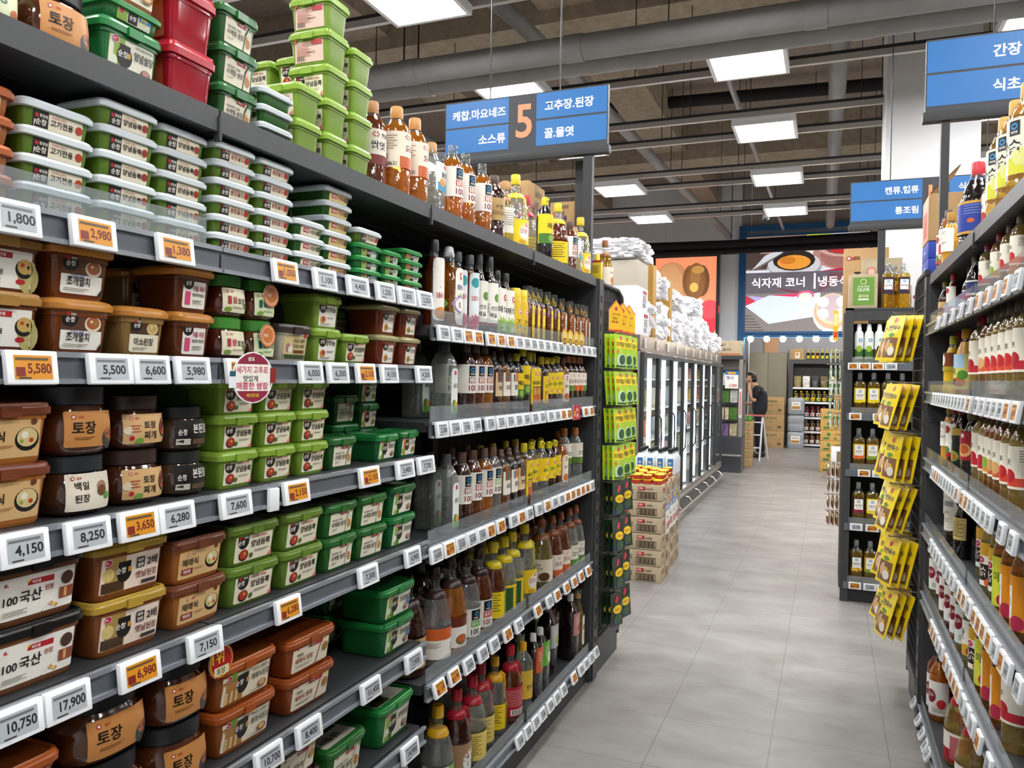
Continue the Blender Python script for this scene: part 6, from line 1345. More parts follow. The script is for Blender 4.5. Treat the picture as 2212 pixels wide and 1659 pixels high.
olive = [Rc(.12, .06, .9, .94, '#6a963a'), El(.5, .8, .09, '#e6e8d0'), El(.5, .8, .075, '#6a963a'), T(.3, .62, .055, 'EXTRA VIRGIN', '#e6e8d0', .42), T(.28, .5, .1, 'OLIVE', '#eef0de', .44), T(.34, .3, .1, '올리브유', '#dfe6c0', .36), Rc(.32, .22, .7, .27, '#eef0de')]
carton('carton with green olive oil print on rack top', .12, .31, 6.24, 6.44, 2.136, 2.385, CARD2, olive, None, name='oil_carton')
corn = [El(.22, .62, .14, '#c8505a'), El(.22, .62, .11, '#d8b8a0'), T(.46, .62, .18, '노랑옥수수', '#4a3a7a', .44), Rc(.56, .3, .96, .34, K)] + [Rc(.57 + .02 * q, .36, .578 + .02 * q, .52, K) for q in range(18)] + [T(.3, .2, .1, '미국산', K, .2)]
carton('tan corn carton behind the green olive carton', .27, .56, 6.69, 6.9, 2.0, 2.3, CARD2, None, None, tape=False)
carton('upper tan corn carton beside the sign post', .22, .5, 6.69, 6.89, 2.3005, 2.56, CARD2, corn, None)
carton('large tan carton with black lettering leaning behind olive carton', .09, .42, 6.92, 7.2, 2.0, 2.68, CARD, [T(.2, .9, .05, '샘표', K, .16), T(.22, .56, .2, '정통', K, .5)] + sampyo(.1, .92, .03) + barcode(.08, .1, .2, .08), None)
for k in range(3): carton('white sack of flour behind the rack, ' + ORD[k] + ' from left', .57 + .1 * k, .655 + .1 * k, 6.75, 6.95, 2.0, 2.36 + .03 * k, mat('white_sack', '#dfe0e2', .6, 0, .3, .03, 8, .3, 20), [Bg('#dcdde0', .05), El(.5, .75, .06, '#8a3a4a', 1.6), T(.3, .56, .06, '콩비지', K, .4)], None, tape=False, name='flour_sack', group='white flour sacks')
MB_ = carton('open tan fruit carton on top of right shelving', .43, .66, 4.28, 4.54, 2.289, 2.52, CARD, None, [Rc(0, 0, 1, 1, '#d8a890'), Rc(.2, .1, .8, .7, '#c8503a')], tape=False, sidex=-1)
mb = MB(); mb.add([(-.11, -.13, .228), (-.11, .13, .228), (.02, .13, .36), (.02, -.13, .36)], [(0, 1, 2, 3)], CARD); mb.add([(-.113, -.13, .228), (-.113, .13, .228), (.017, .13, .362), (.017, -.13, .362)], [(3, 2, 1, 0)], CARD); mb.ob('open_flap', MB_)
for k in range(2): carton('blue carton under the open fruit carton, ' + ('upper' if k else 'lower'), .43, .66, 4.28, 4.54, 2.1225 + .082 * k, 2.2065 + .082 * k, mat('blue_carton', '#1c3aa0', .5), None, [Rc(.3, .4, .7, .6, '#8a9ad8')], tape=False, sidex=-1)
for k, (px, py) in enumerate(((.36, 6.28), (.40, 6.38), (.455, 6.29))): place(BK['grp'], (px + .02, py, 2.1355), .1 * k, 'tall grape seed oil bottle on rack top, ' + ORD[k] + ' right of the green carton')
# run of shelving behind the rack
g = empty('next_shelving', (.12, 6.7, 0)); tag(g, 'black shelving run behind the oil rack', 'shelving')
MB().box(0, .9, .02, .88, 0, .1, DRK).ob('base_plinth', g); MB().box(.44, .46, .02, .88, .1, 1.97, BLK).ob('back_panel', g)
for z in (.5, .9, 1.3, 1.65, 2.0): MB().box(0, .9, .02, .88, z - .03, z - .001, BLK).ob('shelf', g)
for k in range(9):
    for j in range(3):
        kd = PK['rk' if k < 5 else 'rb']; i = k * 3 + j
        place(kd, (.07 - .03 * j, 6.3 + .02 * j, (1.84, 1.72, 1.6, 1.48, 1.36, 1.0, .88, .76, .64)[k]), -PI / 2 + .1 * (k % 3), kd.desc + ', ' + ORD[j] + ' in ' + ORD[k] + ' row down the oil rack side', kd.desc + 's on the rack side')
for k, z in enumerate((1.84, 1.72, 1.6, 1.48, 1.36, 1.0, .88, .76, .64)):
    o = bpy.data.objects['oil_rack']; MB().tube([(0, .06, z + .006), (-.12, .06, z + .008)], .003, STEEL, 5).ob('hook', o)
card('yellow_strip_card', 'tall yellow strip card clipped on the oil rack side', 'promo tag', (.035, 6.24, 1.9), 0, sq, [Bg('#e8c020', 0), Rc(.1, .5, .9, .9, '#f4e6a0'), Rc(.1, .1, .9, .3, '#d0481c')], .035, .22)

# ---------------------------------------------------------------- freezer cabinets
FXF, FY0, FY1 = -1.617, 7.13, 13.0
g = empty('display_freezer', (FXF, FY0, 0)); tag(g, 'long steel glass-door freezer along the left side', 'freezer')
LEN = FY1 - FY0; DEP = 1.0
BRZ = mat('bronze_steel', '#8a7c70', .3, .8, .5, .05, 6)
FIN = mat('freezer_liner', '#dfe4e6', .4)
STRIP = mat('freezer_strip', '#f4fbff', .5, emit=7.0)
MB().box(-DEP, 0, 0, LEN, 1.85, 2.0, BRZ).ob('header', g)
MB().box(-DEP, -.02, 0, .06, 0, 1.85, BRZ).box(-.06, 0, 0, .06, .12, 1.86, STEEL).ob('side_panel', g); MB().box(-DEP, 0, LEN - .06, LEN, 0, 1.85, DRK).ob('side_panel', g)
MB().box(-DEP, -DEP + .05, .06, LEN - .06, .25, 1.85, FIN).ob('back_liner', g)
MB().box(-DEP, .0, .06, LEN - .06, .02, .27, mat('freezer_base', '#5a5654', .4, .4)).box(0, .03, 0, LEN, .2, .26, STEEL).ob('base', g)
mb = MB().tube([(.1, .02, .1), (.1, LEN, .1)], .016, STEEL, 8)
for k in range(8): mb.tube([(.0, .4 + k * .72, .17), (.06, .4 + k * .72, .16), (.1, .4 + k * .72, .1)], .012, STEEL, 6)
mb.ob('bumper_rail', g)
for z in (.62, .95, 1.28, 1.6): MB().box(-DEP + .05, -.14, .07, LEN - .07, z - .02, z, mat('freezer_shelf', '#c9cdd0', .4)).ob('shelf', g)
ND = 8; dw = (LEN - .06) / ND
for k in range(ND):
    y0 = .03 + k * dw
    dr = MB().box(0, .035, y0 + .004, y0 + .03, .27, 1.84, DRK).box(0, .035, y0 + dw - .03, y0 + dw - .004, .27, 1.84, DRK).box(0, .035, y0 + .03, y0 + dw - .03, .27, .3, STEEL).box(0, .035, y0 + .03, y0 + dw - .03, 1.8, 1.84, DRK).ob('door', g)
    MB().box(.012, .018, y0 + .03, y0 + dw - .03, .3, 1.8, GLASS).ob('door_glass', dr)
    MB().tube([(.035, y0 + dw - .05, .75), (.07, y0 + dw - .055, .8), (.075, y0 + dw - .06, 1.0), (.07, y0 + dw - .055, 1.2), (.035, y0 + dw - .05, 1.25)], .009, DRK, 6).ob('handle', dr)
    MB().box(-.09, -.05, y0 - .006, y0 + .016, .3, 1.8, STRIP).ob('light_strip', g)
pc = ['#d8c8b0', '#c04a3a', '#e0d8d0', '#4a6a9a', '#c9a03a', '#e8e4e0', '#6a8a4a', '#b8606a']
pk_me = [MB().rbox(-.17, .17, -.14, .14, 0, .2, .02, mat('frozen_pack_%d' % i, c, .35, 0, .5, .3, 9)).mesh('pack') for i, c in enumerate(pc)]
FS = ('floor level', 'second shelf', 'third shelf', 'fourth shelf', 'top shelf')
for k in range(ND):
    for si, z in enumerate((.2705, .6205, .9505, 1.2805, 1.6005)):
        for j in range(2):
            o = link('frozen_food_pack', pk_me[(k * 3 + si * 5 + j * 2 + k // 2) % 8], None, (FXF - .45, FY0 + .03 + (k + .27 + .46 * j) * dw, z), random.uniform(-.1, .1)); o.scale = (1, .95, .8 if si == 4 else random.uniform(.85, 1.15))
            tag(o, 'frozen food pack behind ' + ORD[k] + ' freezer door, ' + FS[si] + ', ' + ('near' if j == 0 else 'far') + ' side', 'frozen food', 'frozen packs')
for k in range(10):
    price_tag(FXF + .001, 1, FY0 + .2 + k * .56, 1.93, .06, .09, '', k in (1, 6), 'small tag on the freezer header, ' + ORD[k] + ' from the near end', PI / 2, 0)
# wrapped bundles and boxes on the freezer top
BAGM = mat('white_plastic_wrap', '#e9e9ec', .25, 0, .6, .02, 8, .9, 14)
def bundle(label, x0, x1, y0, y1, z0, z1, seed, knots=1):
    rnd = random.Random(seed); bm = bmesh.new(); bmesh.ops.create_cube(bm, size=2); bmesh.ops.subdivide_edges(bm, edges=bm.edges[:], cuts=15, use_grid_fill=True)
    hx, hy, hz = (x1 - x0) * .44, (y1 - y0) * .44, (z1 - z0) * .46
    from mathutils import noise
    for v in bm.verts:
        p = v.co; q = max(abs(c) for c in p); l_ = (abs(p.x) ** 6 + abs(p.y) ** 6 + abs(p.z) ** 6) ** (1 / 6)
        p = p / l_ * q
        q1 = Vector((p.x * 2.2 + seed, p.y * 2.2, p.z * 2.2)); q2 = Vector((p.x * 5, p.y * 3.5 + seed, p.z * 6)); q3 = Vector((p.x * 11 + seed, p.y * 9, p.z * 12))
        nz = noise.noise(q1) * .14 - abs(noise.noise(q2)) * .26 - abs(noise.noise(q3)) * .14 + .1
        v.co = Vector((p.x * hx * (1 + nz), p.y * hy * (1 + nz), max(p.z * hz * (1 + nz), -hz) + hz))
    bm.verts.index_update(); mb = MB(); mb.add([v.co[:] for v in bm.verts], [[v.index for v in f.verts] for f in bm.faces], BAGM, True); bm.free()
    g = empty('wrapped_bundle', ((x0 + x1) / 2, (y0 + y1) / 2, z0)); tag(g, label, 'bundle', 'white plastic-wrapped bundles on the freezer'); mb.ob('wrap', g)
    for k in range(knots):
        a = rnd.uniform(.5, .95); yy = rnd.uniform(-.6, .6) * hy; zz = rnd.uniform(.7, 1.5) * hz
        zz = min(zz, 1.6 * hz)
        for e_ in range(3):
            kb = MB(); an = -.5 + 1.1 * e_ + rnd.uniform(-.4, .4); pts = [(hx * .82, yy, zz)]
            for s_ in range(1, 5): pts.append((hx * .82 + .028 * s_, yy + .022 * s_ * math.sin(an * 2) + .008 * math.sin(s_ * 2.6 + e_), zz + .026 * s_ * math.cos(an * 1.7) - .003 * s_ * s_))
            kb.tube(pts, [.03, .012, .026, .036, .006], BAGM, 9, .35); kb.ob('tied_ear', g)
TZ = 2.001
wside = [Rc(.5, .75, .9, .92, '#a0283a')] + barcode(.5, .12, .3, .2) + lines(.5, .66, .4, 5, '#6a6a6c', .03, .07)
WBOX = mat('white_carton', '#e4e3e6', .6)
carton('white printed carton at near end of freezer top, lower', -2.1, -1.64, 7.14, 7.6, TZ, 2.24, WBOX, [Rc(.06, .85, .12, .95, '#c02a3a')], wside, tape=False, name='white_carton')
carton('white printed carton at near end of freezer top, upper', -2.1, -1.655, 7.15, 7.6, 2.2405, 2.46, WBOX, [Rc(.06, .85, .12, .95, '#c02a3a')], wside, tape=False, name='white_carton')
carton('grey-brown open carton on the white cartons', -2.05, -1.66, 7.17, 7.62, 2.4605, 2.7, mat('grey_card', '#b0a898', .8), None, None, tape=False)
bundle('wide white wrapped bundle topmost at near end', -2.2, -1.62, 7.1, 7.8, 2.71, 2.93, 3, 1)
carton('tall tan carton standing open on the freezer', -2.2, -1.68, 7.95, 8.12, TZ, 2.76, mat('ochre_card', '#a8803c', .8), None, None, tape=False)
carton('second tall tan carton standing open on the freezer', -2.2, -1.66, 8.75, 8.9, TZ, 2.7, mat('ochre_card', '#a8803c', .8), None, None, tape=False)
for i, (ya, yb, za, zb, lb) in enumerate(((7.62, 7.94, TZ, 2.42, 'low white bundle beside the white cartons'), (8.13, 8.72, TZ, 2.45, 'white bundle between the two tall tan cartons'), (8.15, 8.7, 2.46, 2.78, 'white bundle stacked high between tall cartons'), (8.95, 9.6, TZ, 2.4, 'white bundle just past second tall carton'), (9.0, 9.55, 2.41, 2.66, 'upper white bundle past second tall carton'), (9.65, 10.3, TZ, 2.5, 'mid freezer white bundle below the pepper poster'), (10.35, 11.0, TZ, 2.44, 'white bundle right of the mid freezer bundle'), (10.4, 10.9, 2.45, 2.7, 'upper white bundle in the far half'), (11.05, 11.75, TZ, 2.56, 'tall white bundle in the far half'), (11.8, 12.4, TZ, 2.42, 'second last white bundle on the freezer'), (12.42, 12.95, TZ, 2.36, 'last white bundle at far freezer end'))):
    bundle(lb, -2.15, -1.66 + .03 * math.sin(i * 2), ya, yb, za, zb, 11 + i * 7, 2)

# ---------------------------------------------------------------- lightboxes and the far alcove
def lightbox(name, label, x0, x1, y, z0, z1, spec, e, fr=DRK, depth=.15):
    g = empty(name, ((x0 + x1) / 2, y, z0)); tag(g, label, 'lightbox'); w_, h_ = x1 - x0, z1 - z0
    f = .05
    MB().box(-w_ / 2 - f, w_ / 2 + f, 0, depth, -f, h_ + f, fr).box(-w_ / 2 - f, -w_ / 2, -.03, 0, -f, h_ + f, fr).box(w_ / 2, w_ / 2 + f, -.03, 0, -f, h_ + f, fr).box(-w_ / 2, w_ / 2, -.03, 0, h_, h_ + f, fr).box(-w_ / 2, w_ / 2, -.03, 0, -f, 0, fr).ob('box_frame', g)
    m = MB(); printed(m, spec, w_, h_, flat(0, .002), emit=e); m.ob('backlit_face', g)
menu = [Bg('#e6e4ea', 0), Rc(0, .6, .5, 1, '#8a6a64'), Rc(0, .66, .2, .95, '#4a3a38'), Rc(.12, .82, .4, .95, '#c0948c'), Rc(.5, .88, .72, 1, '#c9d03a'), Rc(.5, .62, .7, .9, '#b89088'),
 El(.72, .8, .2, '#e6dcd8', 1.4), El(.8, .72, .13, '#d8d4da', 2.2), El(.8, .8, .17, '#b08078', 1.75), El(.8, .78, .14, '#9c6a62', 1.6), El(.8, .87, .11, '#c8a098', 2.3), El(.8, .87, .085, '#7a4a44', 2.3), El(.8, .865, .07, '#c02a34', 2.2), El(.76, .875, .03, '#e0706a', 2), El(.86, .87, .03, '#d8505a', 2),
 El(.4, .66, .13, '#9a9aa2', 2.1), El(.4, .7, .13, '#c4c4ca', 2.0), El(.4, .74, .11, '#2a2622', 1.9), El(.4, .72, .075, '#e0953a', 2.2), El(.35, .74, .04, '#c87828', 2), Pg([(.02, .64), (.06, .62), (.36, .86), (.34, .9)], '#6a5c58'), Pg([(.05, .65), (.3, .82), (.34, .88), (.16, .8)], '#c9ccd4'),
 Rc(0, .62, .2, .645, '#d4dce8'), Pg([(.62, .62), (1, .62), (1, .68), (.86, .66)], '#b01a40'),
 Rc(0, .4, 1, .62, '#5f5860'), Pg([(.25, .46), (.5, .4), (.4, .4)], '#7a2a44'), Pg([(.6, .4), (.9, .6), (.7, .6), (.62, .5)], '#6a4048'),
 T(.05, .46, .105, '식자재 코너', '#ffffff', .5), Rc(.565, .44, .58, .6, '#ffffff'), T(.6, .46, .105, '냉동식품', '#ffffff', .38),
 Rc(0, 0, 1, .4, '#7a726e'), Pg([(0, .28), (.1, .31), (0, .38)], '#c02a3c'), Pg([(.02, .38), (.16, .36), (.2, .32), (.1, .31)], '#b0a0d0'), Pg([(0, .27), (.2, .08), (.62, .16), (.62, .4), (.2, .38)], '#c8d2ea'), Pg([(.2, .38), (.62, .4), (.4, .36)], '#d0305a'), El(.5, .375, .05, '#c05a7a', 1.7), El(.5, .36, .04, '#dfe0c8', 1.7),
 El(.72, .17, .19, '#d8d0e0', 1), El(.72, .2, .18, '#d8a080', 1), El(.72, .23, .16, '#e6bc9c', 1), El(.72, .24, .14, '#b8a4a8', 1)] + [El(.72 + .075 * a, .24 + .06 * c, .055, '#ece0d0', 1) for a in (-1, 1) for c in (-1, 1)] + [El(.92, .3, .15, '#e0a890', .8), El(.94, .3, .12, '#f0c0a0', .8)] + [Rc(0, .01 + .03 * q, .16 - .02 * q, .02 + .03 * q, '#4a4442') for q in range(6)]
lightbox('menu_lightbox', 'large backlit food photo board in blue frame over the alcove', -1.74, .72, 17.9, 2.66, 4.72, menu, .95, BLUEF)
lightbox('pepper_lightbox', 'backlit orange poster of pepper and potato on grey wall', -3.72, -2.36, 17.85, 2.55, 4.33, [Bg('#f0926a', 0), Rc(0, .0, 1, .3, '#e89a78'), El(.27, .64, .31, '#c08a5c', .72), El(.24, .68, .24, '#cc9868', .7), El(.58, .7, .2, '#7a5030', .5), El(.76, .7, .2, '#6e4a2c', .5), El(.67, .7, .23, '#8a5c34', .5), El(.66, .76, .13, '#a07040', .5), El(.64, .62, .06, '#e8b860', .9), El(.7, .84, .05, '#c0904c', 1.6), El(.8, .2, .22, '#d03040', .8), El(.9, .34, .12, '#e04a56', 1)], .9)
lightbox('pink_lightbox', 'backlit pink poster left of the pepper poster', -5.2, -3.86, 17.85, 2.55, 4.33, [Bg('#e89a8c', 0), El(.6, .6, .3, '#d07a70', 1), El(.3, .3, .2, '#f0b8a0', 1)], .85)
GLOB = mat('globe_lamp', '#fff0d8', .5, emit=110)
for k in range(6):
    x = -1.62 + k * .335
    g = empty('globe_lamp', (x, 17.98, 2.5)); tag(g, 'round white globe lamp under the menu board, ' + ORD[k] + ' from left', 'lamp', 'globe lamps under the menu board')
    MB().lathe([(.03, .05), (.06, .06), (.065, .09)], WHT, 14).ob('base', g); MB().ball((0, 0, 0), .062, GLOB, 14, 10).ob('globe', g)
KHK = mat('khaki_cabinet', '#8f8a78', .55, 0, .4, .03, 4)
g = empty('storage_cabinet', (-1.42, 20.45, 0)); tag(g, 'tall khaki two-door cabinet against the alcove wall', 'cabinet')
MB().box(-.45, .45, .02, .48, 0, 2.29, KHK).ob('carcass', g)
for s in (-1, 1): d_ = MB().rbox(s * .003, s * .448, 0, .02, .05, 2.27, .004, KHK).ob('door', g); MB().rbox(s * .03, s * .045, -.02, 0, 1.05, 1.2, .004, STEEL).ob('handle', d_)
g = empty('wall_panel_board', (-1.38, 20.98, 2.3)); tag(g, 'warm wooden board lit by the globes above cabinet', 'board'); MB().box(-.17, .17, -.02, 0, 0, .42, mat('warm_board', '#d0a078', .6)).ob('board', g)
g = empty('wall_notice', (-.82, 20.98, 2.18)); tag(g, 'small white wall notice with round symbol beside the cabinet', 'notice'); MB().box(-.11, .11, -.01, 0, 0, .22, WHT).ob('sheet', g); m = MB(); printed(m, [El(.5, .5, .36, '#8a8a8e'), El(.5, .5, .28, W), Rc(.4, .4, .62, .56, '#5a5a60')], .22, .22, flat(-.01)); m.ob('print', g)
def poster(label, x, y, z, w_, h_, t1, t2):
    g = empty('price_poster', (x, y, z)); tag(g, label, 'poster'); MB().box(-w_ / 2, w_ / 2, -.004, 0, 0, h_, WHT).ob('sheet', g)
    m = MB(); printed(m, [Bg(W, 0), Rc(0, .78, 1, 1, '#2f6fb0'), Rc(.2, .82, .8, .95, '#e8a02c'), T(.08, .5, .22, t1, '#1f3f8a', .84), T(.3, .06, .2, t2, '#c01a2a', .6)], w_, h_, flat(-.004)); m.ob('print', g)
poster('white price poster reading 19,800 on right cabinet door', -1.13, 20.468, 1.17, .26, .34, '대한제분밀가루', '19,800')
poster('white price poster reading 26,500 lower on cabinet', -1.26, 20.468, .82, .26, .34, '중국고춧가루', '26,500')
poster('price poster half hidden behind the standing person', -1.72, 20.468, 1.2, .26, .3, '고춧가루', '9,900')
gsp = [El(.24, .78, .09, '#4a8a4a', .8), T(.34, .72, .14, '정통 물엿', '#4a6a4a', .36), Rc(.1, .52, .9, .54, '#4a8a4a'), Rc(.1, .14, .5, .17, '#4a8a4a'), Rc(.72, .14, .9, .3, '#6a5a3a')]
for k in range(3): carton('brown carton with green print, %s of stack by the jerrycans' % level_word(k, 3), -1.48, -.98, 19.7, 20.2, .402 * k + .001, .402 * k + .401, CARD, gsp, None, name='syrup_carton', group='green-print cartons')
for k in range(3):
    g = empty('jerrycan', (-.72, 19.95 - .05 * (k == 0), .402 * k)); tag(g, 'grey jerrycan with white label beside far rack, ' + level_word(k, 3), 'jerrycan', 'grey stacked jerrycans')
    mb = MB(); mb.loft([[(x, y, z) for x, y in sup(.19 * q, .17 * q, 5, 28)] for z, q in ((0, .93), (.02, 1), (.16, 1), (.18, .97), (.2, 1), (.34, 1), (.37, .94), (.385, .85))], PLG); mb.ob('can_body', g)
    MB().lathe([(.383, .03), (.395, .03)], WHT, 12, c=(-.1, 0, 0)).tube([(.02, 0, .375), (.04, 0, .386), (.12, 0, .386), (.14, 0, .375)], .012, PLG, 6).ob('cap_and_grip', g)
    if k != 1: m = MB(); printed(m, [Bg(W, .04), Rc(.05, .06, .95, .42, '#b9803a'), T(.2, .6, .2, '양조식초', K, .6)], .2, .18, wrap(.19, .12, .002, 5, .89)); m.ob('printed_label', g)
# far rack
g = empty('far_rack', (-.3, 20.3, 0)); tag(g, 'dark far rack of sauces in the alcove', 'shelving')
MB().box(-.62, -.52, 0, .5, 0, 2.12, BLK).box(.62, .52, 0, .5, 0, 2.12, BLK).ob('post', g); MB().box(-.52, .52, 0, .5, 2.02, 2.12, BLK).ob('top_beam', g); MB().box(-.52, .52, .46, .5, .1, 2.02, DRK).ob('back_panel', g)
FZ = (1.45, 1.1, .73, .39, .08)
for z in FZ:
    sh = MB().box(-.52, .52, 0, .46, z - .04, z, BLK).ob('shelf', g)
    MB().box(-.52, .52, -.01, 0, z - .045, z, WHT).ob('price_rail', sh)
FN = ('top shelf of far rack', 'second shelf of far rack', 'third shelf of far rack', 'fourth shelf of far rack', 'bottom shelf of far rack')
def fj(key, desc, liquid, cap, c1, c2): b(key, 'sauce_jug', desc, .055, .3, 'jug', liquid, cap, [Bg(c1, .02), El(.5, .4, .3, c2)], .2, .09, .03, handle=cap, collar=cap, capr=.4)
fj('f1', 'dark sauce jug with yellow cap', BLKL, '#e0c81c', '#c9d03a', '#5a7a2c'); fj('f2', 'brown sauce jug with yellow cap', BRN, '#e0c81c', '#e8cf1c', '#c9602c'); fj('f3', 'dark red sauce jug with red cap', BRN, '#c0202e', '#e6e0d6', '#b01a2a'); fj('f4', 'brown sauce jug with tan cap', DAM, '#b8844a', '#e6d8c8', '#c8a080'); fj('f5', 'brown vinegar jug with gold cap', DAM, '#c8985a', '#efe6de', '#d88a6a')
for si, (keys, n) in enumerate(((('f1', 'f2'), 8), (('f3', 'f3'), 6), (('f5', 'f4'), 6), (('f4', 'f5'), 6))):
    for k in range(n):
        kd = BK[keys[k % 2]]
        place(kd, (-.3 - .46 + k * .131, 20.37, FZ[si + 1] + .0005), .2 * (k % 3), kd.desc + ', ' + ORD[k] + ' from left, ' + FN[si + 1], kd.desc + 's in the far rack').scale = (.86, .86, .86)
bagm = [mat('clear_food_bag', c, .3, 0, .5, .35, 14) for c in ('#8a7a4a', '#d8d6d0', '#3a3a3c', '#6a5a34', '#c9c4a0')]
for k in range(5):
    mb = MB(); mb.loft([[(x, y, z) for x, y in sup(.09 * q, .06 * r_, 2.6, 16)] for z, q, r_ in ((0, .9, 1), (.08, 1, 1), (.2, .95, .6), (.25, .9, .12), (.27, .95, .05))], bagm[k])
    o = mb.ob('food_bag', None, (-.3 - .42 + k * .2, 20.38, FZ[0] + .0005)); tag(o, 'plump food bag, ' + ORD[k] + ' from left on far rack top shelf', 'food bag', 'food bags in the far rack')
for k in range(7):
    kd = BK[('f1', 'f2', 'f2', 'f1', 'f1', 'f2', 'f1')[k]]
    place(kd, (-.49 + k * .107, 20.45 - .08 * (k % 2), 2.1205), 1.2, kd.desc + ', ' + ORD[k] + ' from left atop the far rack', kd.desc + 's in the far rack').scale = (.86, .86, .86)
carton('small brown carton on top of far rack', -.9, -.58, 20.32, 20.6, 2.1205, 2.38, CARD, [Rc(.35, .1, .7, .7, '#e6dcd0'), El(.5, .5, .14, '#c88a4a')], None)
# sweet corn cartons in front of the far rack
sw = [El(.3, .62, .2, '#3a7a34', .9), T(.5, .52, .24, '스위트콘', '#3a3a1c', .5), Rc(.1, .1, .32, .3, '#3a6a2c'), Rc(.5, .12, .6, .28, '#3a6a2c')]
for k in range(6): carton('tan sweet corn carton, %s of stack near the oil rack' % level_word(k, 6), -.13, .32, 14.9, 15.25, .186 * k + .001, .186 * k + .186, mat('sweetcorn_card', '#c49a50', .75), sw, None, name='corn_carton', group='sweet corn cartons')
for k in range(2): carton('white carton with photo before sweet corn stack, ' + ('upper' if k else 'lower'), .05, .32, 13.9, 14.2, .26 * k + .001, .26 * k + .26, WBOX, [Rc(.3, .1, .9, .8, '#7a6a4a'), Rc(.5, .02, .9, .12, '#2a4a2c')], None, tape=False, name='white_carton')
for k in range(2): carton('small brown noodle carton above sweet corn, ' + ('upper' if k else 'lower'), .08, .36, 15.0, 15.2, 1.118 + .17 * k, 1.288 + .17 * k, CARD, [El(.5, .7, .12, '#b04a2a'), T(.2, .3, .2, '당면사리', '#8a3a1c', .6)], None, name='noodle_carton')
# green-print carton stack with a tray of green packs, by the freezer end
gb = [El(.5, .66, .1, '#5a8a5a', 1.6), Rc(.72, .56, .88, .74, '#6a9a5a'), Rc(.08, .5, .92, .515, '#7a6a4a')] + [Rc(.32 + .022 * q, .14, .332 + .022 * q, .34, '#3a4a2c') for q in range(15)]
for k in range(5): carton('brown carton by freezer end, %s of stack with green packs' % level_word(k, 5), -1.63, -1.3, 15.0, 15.42, .17 * k + .001, .17 * k + .17, CARD, gb, gb, name='drink_carton', group='cartons by the freezer end')
for k in range(4):
    o = MB().rbox(-.04, .04, -.09, .09, 0, .09, .006, mat('green_pack', '#3a7a34', .35)).box(-.03, .03, -.0912, -.09, .02, .07, mat('pack_print', '#7ab050', .4)).ob('drink_pack', None, (-1.59 + .083 * k, 15.12, .8515)); tag(o, 'green drink pack, ' + ORD[k] + ' across on the brown carton stack', 'drink pack', 'green drink packs')
# small open chiller beyond the freezer
g = empty('open_chiller', (-1.58, 14.0, 0)); tag(g, 'narrow steel chiller with hanging snacks beyond the freezer', 'chiller')
MB().box(-.5, .2, 0, .6, 0, .62, mat('chiller_base', '#55565a', .35, .5)).box(-.5, .2, .5, .6, .62, 1.95, STEEL).box(.14, .2, 0, .06, .62, 1.95, STEEL).box(-.5, .2, 0, .6, 1.95, 2.02, DRK).ob('chiller_body', g)
MB().tube([(-.4, -.06, .3), (.2, -.06, .3)], .02, STEEL, 8).tube([(-.3, -.06, .3), (-.3, 0, .3)], .014, STEEL, 6).tube([(.12, -.06, .3), (.12, 0, .3)], .014, STEEL, 6).ob('front_rail', g)
for q, z in enumerate((.9, 1.2, 1.5, 1.78)): MB().box(-.45, .12, .1, .5, z - .02, z, DRK).ob('shelf', g)
for q, z in enumerate((.62, .9, 1.2, 1.5)):
    for k in range(4):
        o = MB().rbox(-.06, .06, -.03, .03, 0, .22, .015, mat('chilled_pack_%d' % ((q + k) % 4), ('#5a8a3c', '#dfe4dc', '#8a6a9a', '#d8c8a0')[(q + k) % 4], .35, 0, .5, .3, 20)).ob('chilled_pack', None, (-1.95 + .135 * k, 14.2, z + .0005)); tag(o, 'chilled food pouch, ' + ORD[k] + ' across, ' + ORD[q] + ' level of narrow chiller', 'food pouch', 'chilled pouches')
poster('blue and white sale poster on the narrow chiller', -1.56, 13.99, 1.45, .22, .3, '행사', '2,980')
card('red_strip_note', 'long red and white vertical note on the chiller post', 'notice', (-1.41, 13.98, .95), 0, sq, [Bg('#e8e2e0', 0), Rc(.2, .1, .8, .9, '#c88a8a')], .05, .5)
ym = [T(.16, .62, .2, 'Y MART', K, .4), T(.2, .3, .2, '재래식 돌자반', K, .6), Rc(0, .0, 1, .12, '#b5622c')]
carton('tan laver carton printed in black on the chiller top', -2.0, -1.42, 14.05, 14.4, 2.0205, 2.28, CARD2, ym, None, name='laver_carton')

# ---------------------------------------------------------------- step ladder and the person
g = empty('step_ladder', (-1.2, 16.4, 0)); tag(g, 'white A-frame step ladder behind the brown carton stack', 'ladder')
LAD = mat('ladder_white', '#dcdce0', .4)
MB().tube([(-.05, -.2, 0), (-.02, 0, .88)], .018, LAD, 8).ob('rail', g); MB().tube([(-.4, -.2, 0), (-.37, 0, .88)], .018, LAD, 8).ob('rail', g)
MB().tube([(.08, .3, 0), (-.01, .02, .88)], .014, LAD, 8).ob('rear_leg', g); MB().tube([(-.46, .3, 0), (-.38, .02, .88)], .014, LAD, 8).ob('rear_leg', g)
for z in (.25, .5, .75): MB().box(-.4, -.03, -.2 + z * .22, -.12 + z * .22, z, z + .02, LAD).ob('step', g)
MB().rbox(-.41, .02, -.06, .1, .88, .91, .008, mat('ladder_top', '#c05a5a', .5)).ob('top_step', g)
